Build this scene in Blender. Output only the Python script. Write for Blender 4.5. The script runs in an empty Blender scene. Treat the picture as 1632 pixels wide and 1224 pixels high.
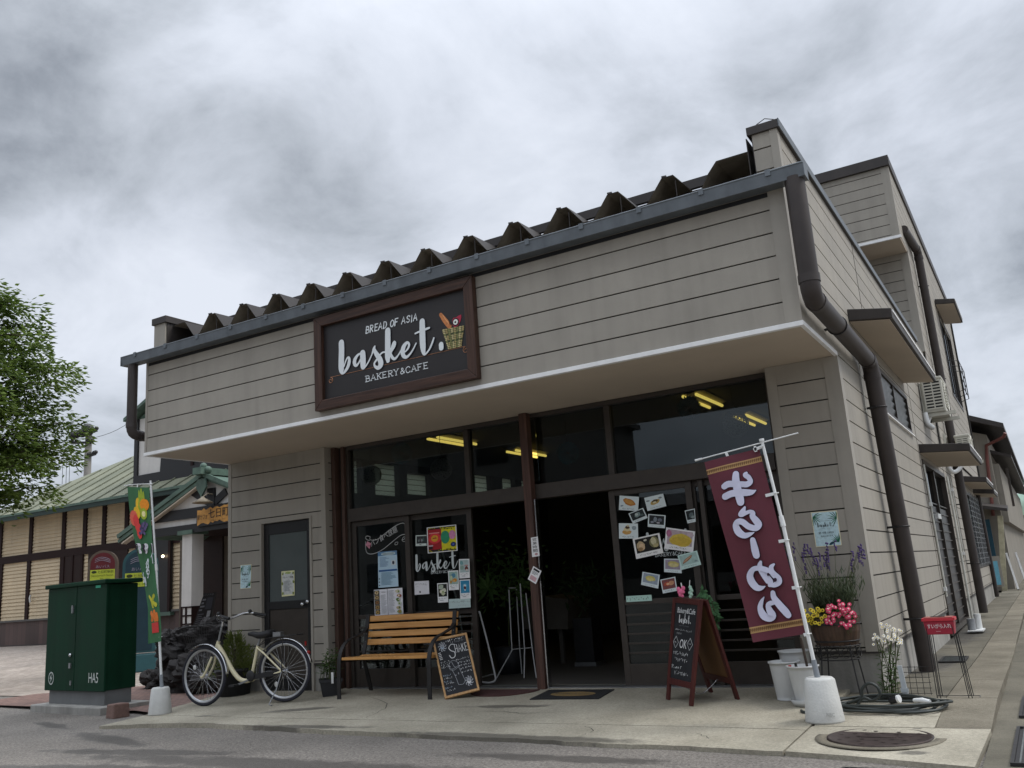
import bpy, bmesh, math, random
from mathutils import Vector, Matrix, noise
from mathutils.geometry import tessellate_polygon
R_ = math.radians
rnd = random.Random(7)
scene = bpy.context.scene
COL = scene.collection

# ------------------------------------------------------------------ camera
CAM_POS = Vector((1.259, -7.647, 1.067))
YAW, PITCH, ROLL, FPX = -0.5230, 0.2223, -0.0697, 1415.93
_f = Vector((math.sin(YAW)*math.cos(PITCH), math.cos(YAW)*math.cos(PITCH), math.sin(PITCH)))
_r = Vector((math.cos(YAW), -math.sin(YAW), 0)); _u = _r.cross(_f)
CR = math.cos(ROLL)*_r + math.sin(ROLL)*_u
CU = -math.sin(ROLL)*_r + math.cos(ROLL)*_u
cd = bpy.data.cameras.new('camera'); cam = bpy.data.objects.new('camera', cd); COL.objects.link(cam)
cd.sensor_width = 36; cd.lens = FPX/1632*36; cd.clip_start = 0.05; cd.clip_end = 3000
m = Matrix((CR, CU, -_f)).transposed().to_4x4(); m.translation = CAM_POS
cam.matrix_world = m; scene.camera = cam

# ------------------------------------------------------------------ sky, sun, exposure
SUN_EL, SUN_AZ = R_(52), R_(62)          # azimuth measured from +y towards +x
world = bpy.data.worlds.new('World'); scene.world = world; world.use_nodes = True
wt = world.node_tree; wn = wt.nodes; wl = wt.links; wn.clear()
def N(tree, typ, **kw):
    n = tree.nodes.new(typ)
    for k, v in kw.items(): setattr(n, k, v)
    return n
def setin(n, name, v): n.inputs[name].default_value = v
sky = N(wt, 'ShaderNodeTexSky', sky_type='NISHITA', sun_disc=False)
sky.sun_elevation = SUN_EL; sky.sun_rotation = SUN_AZ
tc = N(wt, 'ShaderNodeTexCoord')
sep = N(wt, 'ShaderNodeSeparateXYZ'); wl.new(tc.outputs['Generated'], sep.inputs[0])
def wmath(op, a, b=None, clamp=False):
    n = N(wt, 'ShaderNodeMath', operation=op, use_clamp=clamp)
    for i, x in enumerate((a, b)):
        if x is None: continue
        if isinstance(x, (int, float)): n.inputs[i].default_value = x
        else: wl.new(x, n.inputs[i])
    return n.outputs[0]
zc = wmath('ADD', wmath('MAXIMUM', sep.outputs['Z'], 0.0), 0.42)
comb = N(wt, 'ShaderNodeCombineXYZ')
wl.new(wmath('DIVIDE', sep.outputs['X'], zc), comb.inputs[0]); wl.new(wmath('DIVIDE', sep.outputs['Y'], zc), comb.inputs[1])
def wnoise(scale, detail, rough, dist, off):
    mp = N(wt, 'ShaderNodeMapping'); setin(mp, 'Location', off); wl.new(comb.outputs[0], mp.inputs['Vector'])
    n = N(wt, 'ShaderNodeTexNoise'); setin(n, 'Scale', scale); setin(n, 'Detail', detail); setin(n, 'Roughness', rough); setin(n, 'Distortion', dist)
    wl.new(mp.outputs[0], n.inputs['Vector']); return n.outputs['Fac']
big = wnoise(1.5, 3, .5, .15, (3.1, 7.7, 0)); mid = wnoise(3.6, 8, .58, .35, (1.2, 4.4, 2)); fine = wnoise(9.0, 8, .6, .4, (5, 1, 7))
dens = wmath('ADD', wmath('ADD', wmath('MULTIPLY', big, .40), wmath('MULTIPLY', mid, .50)), wmath('MULTIPLY', fine, .10))
def blob(d, width, amp):                  # a heavy or a thin patch of cloud around one direction
    dv = Vector(d).normalized()
    vm = N(wt, 'ShaderNodeVectorMath', operation='DISTANCE'); wl.new(tc.outputs['Generated'], vm.inputs[0]); vm.inputs[1].default_value = dv
    t = wmath('SUBTRACT', 1.0, wmath('DIVIDE', vm.outputs['Value'], width), True)
    return wmath('MULTIPLY', wmath('MULTIPLY', t, t), amp)
def dirpx(u, v): return _f*FPX + CR*(u-816) - CU*(v-612)
for d, w_, a_ in ((dirpx(130, 120), .34, -.115), (dirpx(420, 210), .30, -.07), (dirpx(60, 300), .25, -.045), (dirpx(560, 330), .22, -.04), (dirpx(1600, 330), .25, -.04), (dirpx(1000, 130), .5, .07), (dirpx(250, 520), .3, .08), (dirpx(700, 60), .3, .03)):
    dens = wmath('ADD', dens, blob(d, w_, a_))
ramp = N(wt, 'ShaderNodeValToRGB'); wl.new(dens, ramp.inputs['Fac'])
els = ramp.color_ramp.elements
els[0].position = .30; els[0].color = (.155, .172, .20, 1)
els[1].position = .64; els[1].color = (.68, .715, .785, 1)
e = els.new(.43); e.color = (.40, .43, .475, 1)
e = els.new(.53); e.color = (.56, .595, .66, 1)
lum = wmath('ADD', wmath('MULTIPLY', wmath('POWER', wmath('MAXIMUM', sep.outputs['Z'], 0.0), 6.0), 6.0), 1.0)   # brighter overhead, as under real overcast
cl = N(wt, 'ShaderNodeVectorMath', operation='SCALE'); wl.new(ramp.outputs['Color'], cl.inputs[0]); wl.new(wmath('MULTIPLY', lum, 7.1), cl.inputs['Scale'])
mx = N(wt, 'ShaderNodeMix', data_type='RGBA'); mx.inputs[0].default_value = .93
wl.new(sky.outputs['Color'], mx.inputs[6]); wl.new(cl.outputs[0], mx.inputs[7])
bg = N(wt, 'ShaderNodeBackground'); setin(bg, 'Strength', .1); wl.new(mx.outputs[2], bg.inputs['Color'])
wo = N(wt, 'ShaderNodeOutputWorld'); wl.new(bg.outputs[0], wo.inputs['Surface'])

sd = bpy.data.lights.new('sun', 'SUN'); sd.energy = 1.1; sd.angle = R_(20); sd.color = (1, .96, .9)
sun = bpy.data.objects.new('sun', sd); COL.objects.link(sun); sun.location = (20, 20, 40)
_sd = Vector((math.sin(SUN_AZ)*math.cos(SUN_EL), math.cos(SUN_AZ)*math.cos(SUN_EL), math.sin(SUN_EL)))
sun.rotation_euler = _sd.to_track_quat('Z', 'Y').to_euler()
vs = scene.view_settings; vs.view_transform = 'Standard'; vs.look = 'None'; vs.exposure = .75; vs.gamma = 1
scene.cycles.max_bounces = 8; scene.cycles.transparent_max_bounces = 16; scene.cycles.use_denoising = True

# ------------------------------------------------------------------ points from the survey of the photograph
def ray(u, v): return _f + CR*((u-816)/FPX) - CU*((v-612)/FPX)
def at(u, v, ax, val):
    d = ray(u, v); return CAM_POS + d*((val-CAM_POS[ax])/d[ax])
def padz(y): return min(.095, max(0, .09*(y+1.9)/2.1))
def gp(u, v):
    z = 0
    for _ in range(25):
        p = at(u, v, 2, z); z = padz(p.y)
    return p
def crop(ox, oy, k): return lambda x, y: (ox+x*k, oy+y*k)

# ------------------------------------------------------------------ materials
MATS = {}
def lin(c):
    if isinstance(c, str):
        c = [int(c[i:i+2], 16)/255 for i in (1, 3, 5)]
        return tuple(x/12.92 if x <= .04045 else ((x+.055)/1.055)**2.4 for x in c)
    return c
def mk(name, c, rough=.7, var=.12, scale=6, metal=0, bump=0, bscale=60, streak=0, spec=.4, c2=None, detail=5, island=0):
    """a plain surface: colour that wanders a little, its own gloss and a fine relief"""
    if name in MATS: return MATS[name]
    mt = bpy.data.materials.new(name); mt.use_nodes = True; t = mt.node_tree; nd = t.nodes; lk = t.links
    b = nd['Principled BSDF']; c = lin(c)
    setin(b, 'Metallic', metal); setin(b, 'Specular IOR Level', spec); setin(b, 'Roughness', rough)
    g = N(t, 'ShaderNodeNewGeometry')
    if var > 0:
        n1 = N(t, 'ShaderNodeTexNoise'); setin(n1, 'Scale', scale); setin(n1, 'Detail', detail); setin(n1, 'Roughness', .6)
        lk.new(g.outputs['Position'], n1.inputs['Vector'])
        r = N(t, 'ShaderNodeValToRGB'); r.color_ramp.elements[0].position = .3; r.color_ramp.elements[1].position = .7
        lo = tuple(x*(1-var) for x in c); hi = tuple(min(1, x*(1+var)) for x in c)
        if c2: hi = lin(c2)
        r.color_ramp.elements[0].color = (*lo, 1); r.color_ramp.elements[1].color = (*hi, 1)
        lk.new(n1.outputs['Fac'], r.inputs['Fac']); out = r.outputs['Color']
        if streak:
            mp = N(t, 'ShaderNodeMapping'); setin(mp, 'Scale', (9, 9, .7)); lk.new(g.outputs['Position'], mp.inputs['Vector'])
            n2 = N(t, 'ShaderNodeTexNoise'); setin(n2, 'Scale', 1.0); setin(n2, 'Detail', 6); lk.new(mp.outputs[0], n2.inputs['Vector'])
            r2 = N(t, 'ShaderNodeMapRange'); setin(r2, 'From Min', .45); setin(r2, 'From Max', .75); setin(r2, 'To Min', 1.0); setin(r2, 'To Max', 1-streak)
            lk.new(n2.outputs['Fac'], r2.inputs['Value'])
            s = N(t, 'ShaderNodeVectorMath', operation='SCALE'); lk.new(out, s.inputs[0]); lk.new(r2.outputs[0], s.inputs['Scale']); out = s.outputs[0]
        if island:                                            # each board its own tone
            mi_ = N(t, 'ShaderNodeMapRange'); setin(mi_, 'To Min', 1-island); setin(mi_, 'To Max', 1+island); lk.new(g.outputs['Random Per Island'], mi_.inputs['Value'])
            s3 = N(t, 'ShaderNodeVectorMath', operation='SCALE'); lk.new(out, s3.inputs[0]); lk.new(mi_.outputs[0], s3.inputs['Scale']); out = s3.outputs[0]
        lk.new(out, b.inputs['Base Color'])
        r3 = N(t, 'ShaderNodeMapRange'); setin(r3, 'To Min', max(.03, rough-.1)); setin(r3, 'To Max', min(1, rough+.12)); lk.new(n1.outputs['Fac'], r3.inputs['Value']); lk.new(r3.outputs[0], b.inputs['Roughness'])
    else: setin(b, 'Base Color', (*c, 1))
    if bump:
        n3 = N(t, 'ShaderNodeTexNoise'); setin(n3, 'Scale', bscale); setin(n3, 'Detail', 4); lk.new(g.outputs['Position'], n3.inputs['Vector'])
        bp = N(t, 'ShaderNodeBump'); setin(bp, 'Strength', bump); setin(bp, 'Distance', .01); lk.new(n3.outputs['Fac'], bp.inputs['Height']); lk.new(bp.outputs[0], b.inputs['Normal'])
    MATS[name] = mt; return mt
def ink(c, rough=.6):
    """printed or painted colour"""
    key = 'ink ' + (c if isinstance(c, str) else '%.2f %.2f %.2f' % c)
    return mk(key, c, rough, .16, 45)
def wood(name, c, c2, axis=0, k=1.0, rough=.5):
    if name in MATS: return MATS[name]
    mt = bpy.data.materials.new(name); mt.use_nodes = True; t = mt.node_tree; lk = t.links; b = t.nodes['Principled BSDF']
    g = N(t, 'ShaderNodeNewGeometry'); mp = N(t, 'ShaderNodeMapping'); s = [28*k, 28*k, 28*k]; s[axis] = 1.6*k; setin(mp, 'Scale', s)
    lk.new(g.outputs['Position'], mp.inputs['Vector'])
    n = N(t, 'ShaderNodeTexNoise'); setin(n, 'Scale', 1.4); setin(n, 'Detail', 8); setin(n, 'Distortion', .6); lk.new(mp.outputs[0], n.inputs['Vector'])
    r = N(t, 'ShaderNodeValToRGB'); r.color_ramp.elements[0].position = .32; r.color_ramp.elements[1].position = .68
    r.color_ramp.elements[0].color = (*lin(c), 1); r.color_ramp.elements[1].color = (*lin(c2), 1)
    lk.new(n.outputs['Fac'], r.inputs['Fac']); lk.new(r.outputs[0], b.inputs['Base Color']); setin(b, 'Roughness', rough); setin(b, 'Specular IOR Level', .35)
    bp = N(t, 'ShaderNodeBump'); setin(bp, 'Strength', .25); setin(bp, 'Distance', .004); lk.new(n.outputs['Fac'], bp.inputs['Height']); lk.new(bp.outputs[0], b.inputs['Normal'])
    MATS[name] = mt; return mt
def glass(name, tint=(.62, .66, .65), rough=.0):
    if name in MATS: return MATS[name]
    mt = bpy.data.materials.new(name); mt.use_nodes = True; t = mt.node_tree; t.nodes.clear(); lk = t.links
    tr = N(t, 'ShaderNodeBsdfTransparent'); setin(tr, 'Color', (*tint, 1)); gl = N(t, 'ShaderNodeBsdfGlossy'); setin(gl, 'Roughness', rough); setin(gl, 'Color', (.75, .8, .84, 1))
    fr = N(t, 'ShaderNodeFresnel'); setin(fr, 'IOR', 1.5); mi = N(t, 'ShaderNodeMixShader'); o = N(t, 'ShaderNodeOutputMaterial')
    lk.new(fr.outputs[0], mi.inputs[0]); lk.new(tr.outputs[0], mi.inputs[1]); lk.new(gl.outputs[0], mi.inputs[2]); lk.new(mi.outputs[0], o.inputs['Surface'])
    MATS[name] = mt; return mt
def glow(name, c, s):
    if name in MATS: return MATS[name]
    mt = bpy.data.materials.new(name); mt.use_nodes = True; b = mt.node_tree.nodes['Principled BSDF']
    setin(b, 'Base Color', (*lin(c), 1)); setin(b, 'Emission Color', (*lin(c), 1)); setin(b, 'Emission Strength', s)
    MATS[name] = mt; return mt
def leafmat(name, c, c2, tr=.35):
    if name in MATS: return MATS[name]
    mt = bpy.data.materials.new(name); mt.use_nodes = True; t = mt.node_tree; lk = t.links; b = t.nodes['Principled BSDF']
    g = N(t, 'ShaderNodeNewGeometry'); n = N(t, 'ShaderNodeTexNoise'); setin(n, 'Scale', 1.3); setin(n, 'Detail', 3); lk.new(g.outputs['Position'], n.inputs['Vector'])
    ad = N(t, 'ShaderNodeMath', operation='ADD'); ml = N(t, 'ShaderNodeMath', operation='MULTIPLY'); ml.inputs[1].default_value = .45
    lk.new(g.outputs['Random Per Island'], ml.inputs[0]); lk.new(n.outputs['Fac'], ad.inputs[0]); lk.new(ml.outputs[0], ad.inputs[1])
    r = N(t, 'ShaderNodeValToRGB'); r.color_ramp.elements[0].position = .35; r.color_ramp.elements[1].position = 1.0
    r.color_ramp.elements[0].color = (*lin(c), 1); r.color_ramp.elements[1].color = (*lin(c2), 1); lk.new(ad.outputs[0], r.inputs['Fac'])
    lk.new(r.outputs[0], b.inputs['Base Color']); setin(b, 'Roughness', .6); setin(b, 'Specular IOR Level', .25)
    tl = N(t, 'ShaderNodeBsdfTranslucent'); lk.new(r.outputs[0], tl.inputs['Color']); mi = N(t, 'ShaderNodeMixShader'); mi.inputs[0].default_value = tr
    lk.new(b.outputs[0], mi.inputs[1]); lk.new(tl.outputs[0], mi.inputs[2]); lk.new(mi.outputs[0], t.nodes['Material Output'].inputs['Surface'])
    MATS[name] = mt; return mt

# ------------------------------------------------------------------ mesh builder
class MB:
    def __init__(s, mat=None): s.v = []; s.f = []; s.fm = []; s.sm = []; s.mats = []; s.c = 0; s.mat(mat) if mat else None
    def mat(s, m):
        if m not in s.mats: s.mats.append(m)
        s.c = s.mats.index(m); return s
    def add(s, vs, fs, smooth=False):
        o = len(s.v); s.v += [Vector(p) for p in vs]
        for f in fs: s.f.append([i+o for i in f]); s.fm.append(s.c); s.sm.append(smooth)
        return s
    def box(s, x0, x1, y0, y1, z0, z1):
        x0, x1 = sorted((x0, x1)); y0, y1 = sorted((y0, y1)); z0, z1 = sorted((z0, z1))
        return s.add([(x0,y0,z0),(x1,y0,z0),(x1,y1,z0),(x0,y1,z0),(x0,y0,z1),(x1,y0,z1),(x1,y1,z1),(x0,y1,z1)],
                     [(0,3,2,1),(4,5,6,7),(0,1,5,4),(1,2,6,5),(2,3,7,6),(3,0,4,7)])
    def hexa(s, lo, hi):                                     # two rings of four points
        return s.add(list(lo)+list(hi), [(0,3,2,1),(4,5,6,7),(0,1,5,4),(1,2,6,5),(2,3,7,6),(3,0,4,7)])
    def bar(s, p0, p1, w, h, up=(0,0,1)):
        p0 = Vector(p0); p1 = Vector(p1); d = (p1-p0).normalized(); up = Vector(up)
        if abs(d.dot(up)) > .98: up = Vector((0,1,0))
        a = d.cross(up).normalized()*w/2; b = a.cross(d).normalized()*h/2
        return s.hexa([p0-a-b, p0+a-b, p0+a+b, p0-a+b], [p1-a-b, p1+a-b, p1+a+b, p1-a+b])
    def prism(s, pts, d):                                    # any flat outline pushed along d
        d = Vector(d); P = [Vector(p) for p in pts]; n = len(P)
        tri = tessellate_polygon([P]); o = len(s.v)
        s.add(P+[p+d for p in P], [(i, (i+1) % n, n+(i+1) % n, n+i) for i in range(n)])
        for t in tri:
            s.f.append([o+i for i in t]); s.f.append([o+n+i for i in reversed(t)]); s.fm += [s.c]*2; s.sm += [False]*2
        return s
    def flat(s, pts):
        P = [Vector(p) for p in pts]; tri = tessellate_polygon([P]); return s.add(P, [tuple(t) for t in tri])
    def tube(s, pts, r, n=8, cap=True, smooth=True):
        P = [Vector(p) for p in pts]; k = len(P); rr = r if isinstance(r, (list, tuple)) else [r]*k
        vs = []; prev = None
        for i in range(k):
            d = (P[min(i+1, k-1)]-P[max(i-1, 0)]).normalized()
            if prev is None: a = d.orthogonal().normalized()
            else:
                a = prev-d*prev.dot(d); a = a.normalized() if a.length > 1e-6 else d.orthogonal().normalized()
            prev = a; b = d.cross(a)
            vs += [P[i]+(a*math.cos(2*math.pi*j/n)+b*math.sin(2*math.pi*j/n))*rr[i] for j in range(n)]
        fs = [(i*n+j, i*n+(j+1) % n, (i+1)*n+(j+1) % n, (i+1)*n+j) for i in range(k-1) for j in range(n)]
        s.add(vs, fs, smooth)
        if cap: s.add(vs[:n], [tuple(range(n))[::-1]]); s.add(vs[-n:], [tuple(range(n))])
        return s
    def cyl(s, p0, p1, r0, r1=None, n=16): return s.tube([p0, p1], [r0, r0 if r1 is None else r1], n)
    def ring(s, c, R, r, ax, n=40, m=8):                     # torus
        c = Vector(c); ax = Vector(ax).normalized(); a = ax.orthogonal().normalized(); b = ax.cross(a)
        vs = []
        for i in range(n):
            e_ = a*math.cos(2*math.pi*i/n)+b*math.sin(2*math.pi*i/n)
            for j in range(m): vs.append(c+e_*(R+r*math.cos(2*math.pi*j/m))+ax*r*math.sin(2*math.pi*j/m))
        return s.add(vs, [(i*m+j, ((i+1) % n)*m+j, ((i+1) % n)*m+(j+1) % m, i*m+(j+1) % m) for i in range(n) for j in range(m)], True)
    def lathe(s, c, prof, n=28, smooth=True, sx=1, sy=1):
        c = Vector(c); vs = []
        for r, z in prof: vs += [c+Vector((r*sx*math.cos(2*math.pi*j/n), r*sy*math.sin(2*math.pi*j/n), z)) for j in range(n)]
        return s.add(vs, [(i*n+j, i*n+(j+1) % n, (i+1)*n+(j+1) % n, (i+1)*n+j) for i in range(len(prof)-1) for j in range(n)], smooth)
    def disc(s, c, r, ax=(0,0,1), n=20, k=1.0):
        c = Vector(c); ax = Vector(ax).normalized(); a = ax.orthogonal().normalized(); b = ax.cross(a)
        return s.add([c+a*r*math.cos(2*math.pi*j/n)+b*r*k*math.sin(2*math.pi*j/n) for j in range(n)], [tuple(range(n))])
    def ball(s, c, r, n=12, m=8, k=(1,1,1)):
        c = Vector(c)
        prof = [(math.sin(math.pi*i/m)*1.0, -math.cos(math.pi*i/m)) for i in range(m+1)]
        vs = []
        for a, z in prof: vs += [c+Vector((r*k[0]*max(a,1e-4)*math.cos(2*math.pi*j/n), r*k[1]*max(a,1e-4)*math.sin(2*math.pi*j/n), r*k[2]*z)) for j in range(n)]
        return s.add(vs, [(i*n+j, i*n+(j+1) % n, (i+1)*n+(j+1) % n, (i+1)*n+j) for i in range(m) for j in range(n)], True)
    def build(s, name, parent=None, loc=None, bevel=0):
        me = bpy.data.meshes.new(name); base = Vector((0,0,0))
        if parent is not None:
            o_ = parent
            while o_ is not None: base = base+o_.location; o_ = o_.parent
        elif loc is not None: base = Vector(loc)
        me.from_pydata([tuple(v-base) for v in s.v], [], s.f)
        for m_ in s.mats: me.materials.append(m_)
        me.polygons.foreach_set('material_index', s.fm); me.polygons.foreach_set('use_smooth', s.sm); me.update()
        bm = bmesh.new(); bm.from_mesh(me); bmesh.ops.recalc_face_normals(bm, faces=bm.faces); bm.to_mesh(me); bm.free()
        o = bpy.data.objects.new(name, me); COL.objects.link(o)
        if parent is not None: o.parent = parent
        elif loc is not None: o.location = loc
        if bevel:
            b = o.modifiers.new('bevel', 'BEVEL'); b.width = bevel; b.segments = 2; b.limit_method = 'ANGLE'; b.angle_limit = R_(40)
        return o
def tag(o, label=None, cat=None, group=None, kind=None):
    for k, v in (('label', label), ('category', cat), ('group', group), ('kind', kind)):
        if v: o[k] = v
    return o
def each(name, parent, mat, boxes, bevel=0):
    for b in boxes: MB(mat).box(*b).build(name, parent, bevel=bevel)
def thing(name, label, cat, loc, group=None):
    o = bpy.data.objects.new(name, None); COL.objects.link(o); o.location = loc; o.empty_display_size = .1
    return tag(o, label, cat, group)
def copy_tree(o, parent=None):
    c = o.copy(); COL.objects.link(c); c.parent = parent
    for ch in [x for x in bpy.data.objects if x.parent == o]: copy_tree(ch, c)
    return c

# ------------------------------------------------------------------ lettering
_tx = {}
def text_geo(st):
    if st not in _tx:
        c = bpy.data.curves.new('t', 'FONT'); c.body = st; c.size = 1; c.resolution_u = 3
        o = bpy.data.objects.new('t', c); COL.objects.link(o); bpy.context.view_layer.update()
        me = bpy.data.meshes.new_from_object(o.evaluated_get(bpy.context.evaluated_depsgraph_get()))
        vs = [(v.co.x, v.co.y) for v in me.vertices]; fs = [tuple(p.vertices) for p in me.polygons]
        bpy.data.objects.remove(o); bpy.data.curves.remove(c); bpy.data.meshes.remove(me)
        x0 = min(v[0] for v in vs); x1 = max(v[0] for v in vs); y0 = min(v[1] for v in vs); y1 = max(v[1] for v in vs)
        _tx[st] = ([((x-x0)/(x1-x0), (y-y0)/(y1-y0)) for x, y in vs], fs)
    return _tx[st]
def crm(pts, n=5):
    """smooth curve through points of any dimension"""
    if len(pts) < 3: return [tuple(p) for p in pts]
    out = []
    for i in range(len(pts)-1):
        a = pts[max(i-1, 0)]; b = pts[i]; c = pts[i+1]; d = pts[min(i+2, len(pts)-1)]
        for k in range(n):
            t = k/n
            out.append(tuple(.5*(2*b[j]+(c[j]-a[j])*t+(2*a[j]-5*b[j]+4*c[j]-d[j])*t*t+(3*b[j]-a[j]-3*c[j]+d[j])*t**3) for j in range(len(b))))
    out.append(tuple(pts[-1])); return out
class Sheet:
    """a flat printed surface: s runs right, t runs up, both 0..1 between four corners (top left, top right, bottom right, bottom left)"""
    def __init__(s, mb, corners, lift=.0008):
        s.mb = mb; s.TL, s.TR, s.BR, s.BL = [Vector(c) for c in corners]; s.lift = lift; s.k = 1
        s.n = (s.TR-s.TL).cross(s.TL-s.BL).normalized()
        if s.n.dot(CAM_POS-s.TL) < 0: s.n = -s.n
        s.asp = (s.TR-s.TL).length/max(1e-6, (s.TL-s.BL).length)
    def p(s, a, b, k=None):
        q = (s.BL*(1-a)+s.BR*a)*(1-b)+(s.TL*(1-a)+s.TR*a)*b
        return q+s.n*s.lift*(s.k if k is None else k)
    def rect(s, a0, b0, a1, b1, m): s.mb.mat(m).add([s.p(a0,b0), s.p(a1,b0), s.p(a1,b1), s.p(a0,b1)], [(0,1,2,3)]); s.k += 1
    def poly(s, pts, m): s.mb.mat(m).flat([s.p(*q) for q in pts]); s.k += 1
    def ell(s, a, b, ra, rb, m, n=18, rot=0, jag=0):
        q = []
        for j in range(n):
            w = 2*math.pi*j/n; e_ = 1+jag*(rnd.random()-.5)*2; x = ra*math.cos(w)*e_; y = rb*math.sin(w)*e_
            q.append(s.p(a+(x*math.cos(rot)-y*math.sin(rot)/s.asp), b+(x*math.sin(rot)*s.asp+y*math.cos(rot))))
        s.mb.mat(m).add(q, [tuple(range(n))]); s.k += 1
    def text(s, st, a0, b0, a1, b1, m, shear=0, mirror=False):
        vs, fs = text_geo(st)
        s.mb.mat(m).add([s.p(a0+(a1-a0)*((1-x) if mirror else x)+shear*(y-.5), b0+(b1-b0)*y) for x, y in vs], fs); s.k += 1
    def stroke(s, pts, m, smooth=5, k=1.0):
        """brush stroke: points (a, b, width) with the width in units of the sheet's height"""
        P = crm(pts, smooth) if smooth > 1 else pts; q = [s.p(x[0], x[1]) for x in P]; H = (s.TL-s.BL).length; n = len(q); L = []; Rr = []
        for i in range(n):
            d = (q[min(i+1, n-1)]-q[max(i-1, 0)]); d = d.normalized() if d.length > 1e-9 else Vector((1,0,0))
            w = s.n.cross(d)*P[i][2]*H*k/2; off = s.n*(s.lift*.5*i/n)
            L.append(q[i]+w+off); Rr.append(q[i]-w+off)
        c0 = []; c1 = []
        d0 = (q[0]-q[1]).normalized(); d1 = (q[-1]-q[-2]).normalized(); w0 = (L[0]-Rr[0])/2; w1 = (L[-1]-Rr[-1])/2
        for j in range(1, 6):
            t = math.pi*j/6; c0.append(q[0]+w0*math.cos(t)+d0*w0.length*math.sin(t)); c1.append(q[-1]-w1*math.cos(t)+d1*w1.length*math.sin(t)+s.n*s.lift*.5)
        s.mb.mat(m).add(L+Rr, [(i, i+1, n+i+1, n+i) for i in range(n-1)])
        s.mb.add([L[0]]+c0+[Rr[0]], [tuple(range(7))]); s.mb.add([Rr[-1]]+c1+[L[-1]], [tuple(range(7))]); s.k += 1
    def scrib(s, a0, a1, b, h, m, n=None, seed=1):
        """small handwriting that cannot be read"""
        g = random.Random(seed); x = a0; st = h*.62/s.asp; k0 = s.k; c_ = 0
        while x < a1:
            c_ += 1; s.k = k0+2*(c_ % 2)
            for _ in range(g.choice((1, 2, 2))):
                y = b+h*g.uniform(-.45, .45); s.stroke([(x+st*g.uniform(-.3, .3), y, h*.16), (x+st*g.uniform(-.1, .4), b+h*g.uniform(-.5, .5), h*.13)], m, 1)
            x += st*g.uniform(.8, 1.5)
        s.k = k0
    def lines(s, a0, a1, b0, b1, n, m, fill=.45, seed=1):
        g = random.Random(seed)
        for i in range(n):
            y = b0+(b1-b0)*(i+.5)/n; s.k -= 1 if i else 0
            s.rect(a0, y-(b1-b0)/n*fill/2, a0+(a1-a0)*g.uniform(.55, 1), y+(b1-b0)/n*fill/2, m)
# hand-drawn letters of the shop's name, traced as brush strokes: (x, y, width)
BASKET = [
 [(265,510,60),(268,600,62),(265,720,62),(265,820,60),(272,866,40),(285,880,20),(310,858,26),(345,800,34),(362,735,34),(358,692,24),(338,694,16),(316,740,14),(300,795,12)],
 [(505,640,18),(470,655,22),(432,710,36),(427,762,38),(448,786,26),(480,750,18),(512,685,16)],
 [(525,635,60),(530,700,62),(530,775,60),(527,808,40),(542,816,20),(580,770,15),(612,710,14),(640,645,14),(662,585,30),(674,552,16)],
 [(664,585,30),(690,640,44),(733,705,54),(748,768,56),(718,812,40),(680,800,26),(668,762,20),(692,722,20),(738,655,16),(770,627,16),(808,622,14)],
 [(832,362,60),(832,450,62),(832,560,62),(832,680,60),(836,728,40)],
 [(850,640,14),(880,562,18),(908,506,30),(918,518,32),(903,560,34),(876,606,30),(868,642,26),(890,690,30),(920,704,26),(960,660,16),(1000,590,14)],
 [(1012,622,14),(1045,618,14),(1083,570,22),(1092,525,24),(1065,508,28),(1026,560,46),(1014,630,48),(1034,676,38),(1072,678,26),(1130,610,16),(1178,515,14)],
 [(1252,250,60),(1254,340,64),(1256,450,66),(1262,560,62),(1272,632,40),(1290,648,20),(1338,592,18),(1374,512,20),(1394,450,16)],
 [(1168,397,16),(1250,361,22),(1338,328,20)],
 [(1484,530,52),(1486,572,52)]]
Y_F = -1.206; W = 7.262; HS = 2.76; HB = .381; ZG = .5833; C = .18195; ZF = 2.957; Y_G = .22
_q = crop(510, 480, 210/1606)
BK = []
for st in BASKET:
    w_ = []
    for x, y, k in st:
        p = at(*_q(x, y), 1, Y_F-.03); p2 = at(*_q(x+k, y), 1, Y_F-.03); w_.append((p.x, p.z, abs(p2.x-p.x)))
    BK.append(w_)
_x0 = min(p[0] for s in BK for p in s); _x1 = max(p[0] for s in BK for p in s); _z0 = min(p[1] for s in BK for p in s); _z1 = max(p[1] for s in BK for p in s)
def basket_on(sh, a0, b0, a1, b1, m, k=1.0):
    H = (sh.TL-sh.BL).length
    for s in BK: sh.stroke([(a0+(x-_x0)/(_x1-_x0)*(a1-a0), b0+(z-_z0)/(_z1-_z0)*(b1-b0), w_/(_z1-_z0)*abs(b1-b0)) for x, z, w_ in s], m, 4, k)

# ------------------------------------------------------------------ shared materials
M_sid = mk('fibre cement siding', (.325, .300, .256), .62, .08, 2.2, streak=.12, bump=.15, bscale=140, island=.045)
M_joint = mk('siding joint', (.030, .029, .027), .9, .1)
M_trim = mk('corner trim', (.328, .303, .259), .5, .07, 3, streak=.12)
M_soffit = mk('soffit board', (.49, .415, .33), .8, .06, 1.5, bump=.1, bscale=40)
M_white = mk('white trim', (.84, .84, .83), .45, .05, 5, streak=.1)
M_conc = mk('foundation concrete', (.30, .29, .265), .85, .22, 3, streak=.3, bump=.35, bscale=45)
M_brown = mk('brown sheet metal', (.040, .034, .031), .5, .2, 4, streak=.15, bump=.05)
M_pipe = mk('brown rain pipe', (.046, .037, .034), .5, .16, 5, streak=.12)
M_gut = mk('zinc gutter', (.14, .157, .172), .45, .15, 6, metal=.3, streak=.2)
M_frame = mk('bronze window frame', (.056, .047, .040), .42, .12, 10, metal=.3)
M_frame2 = mk('red brown window frame', (.075, .043, .032), .5, .15, 10)
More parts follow.
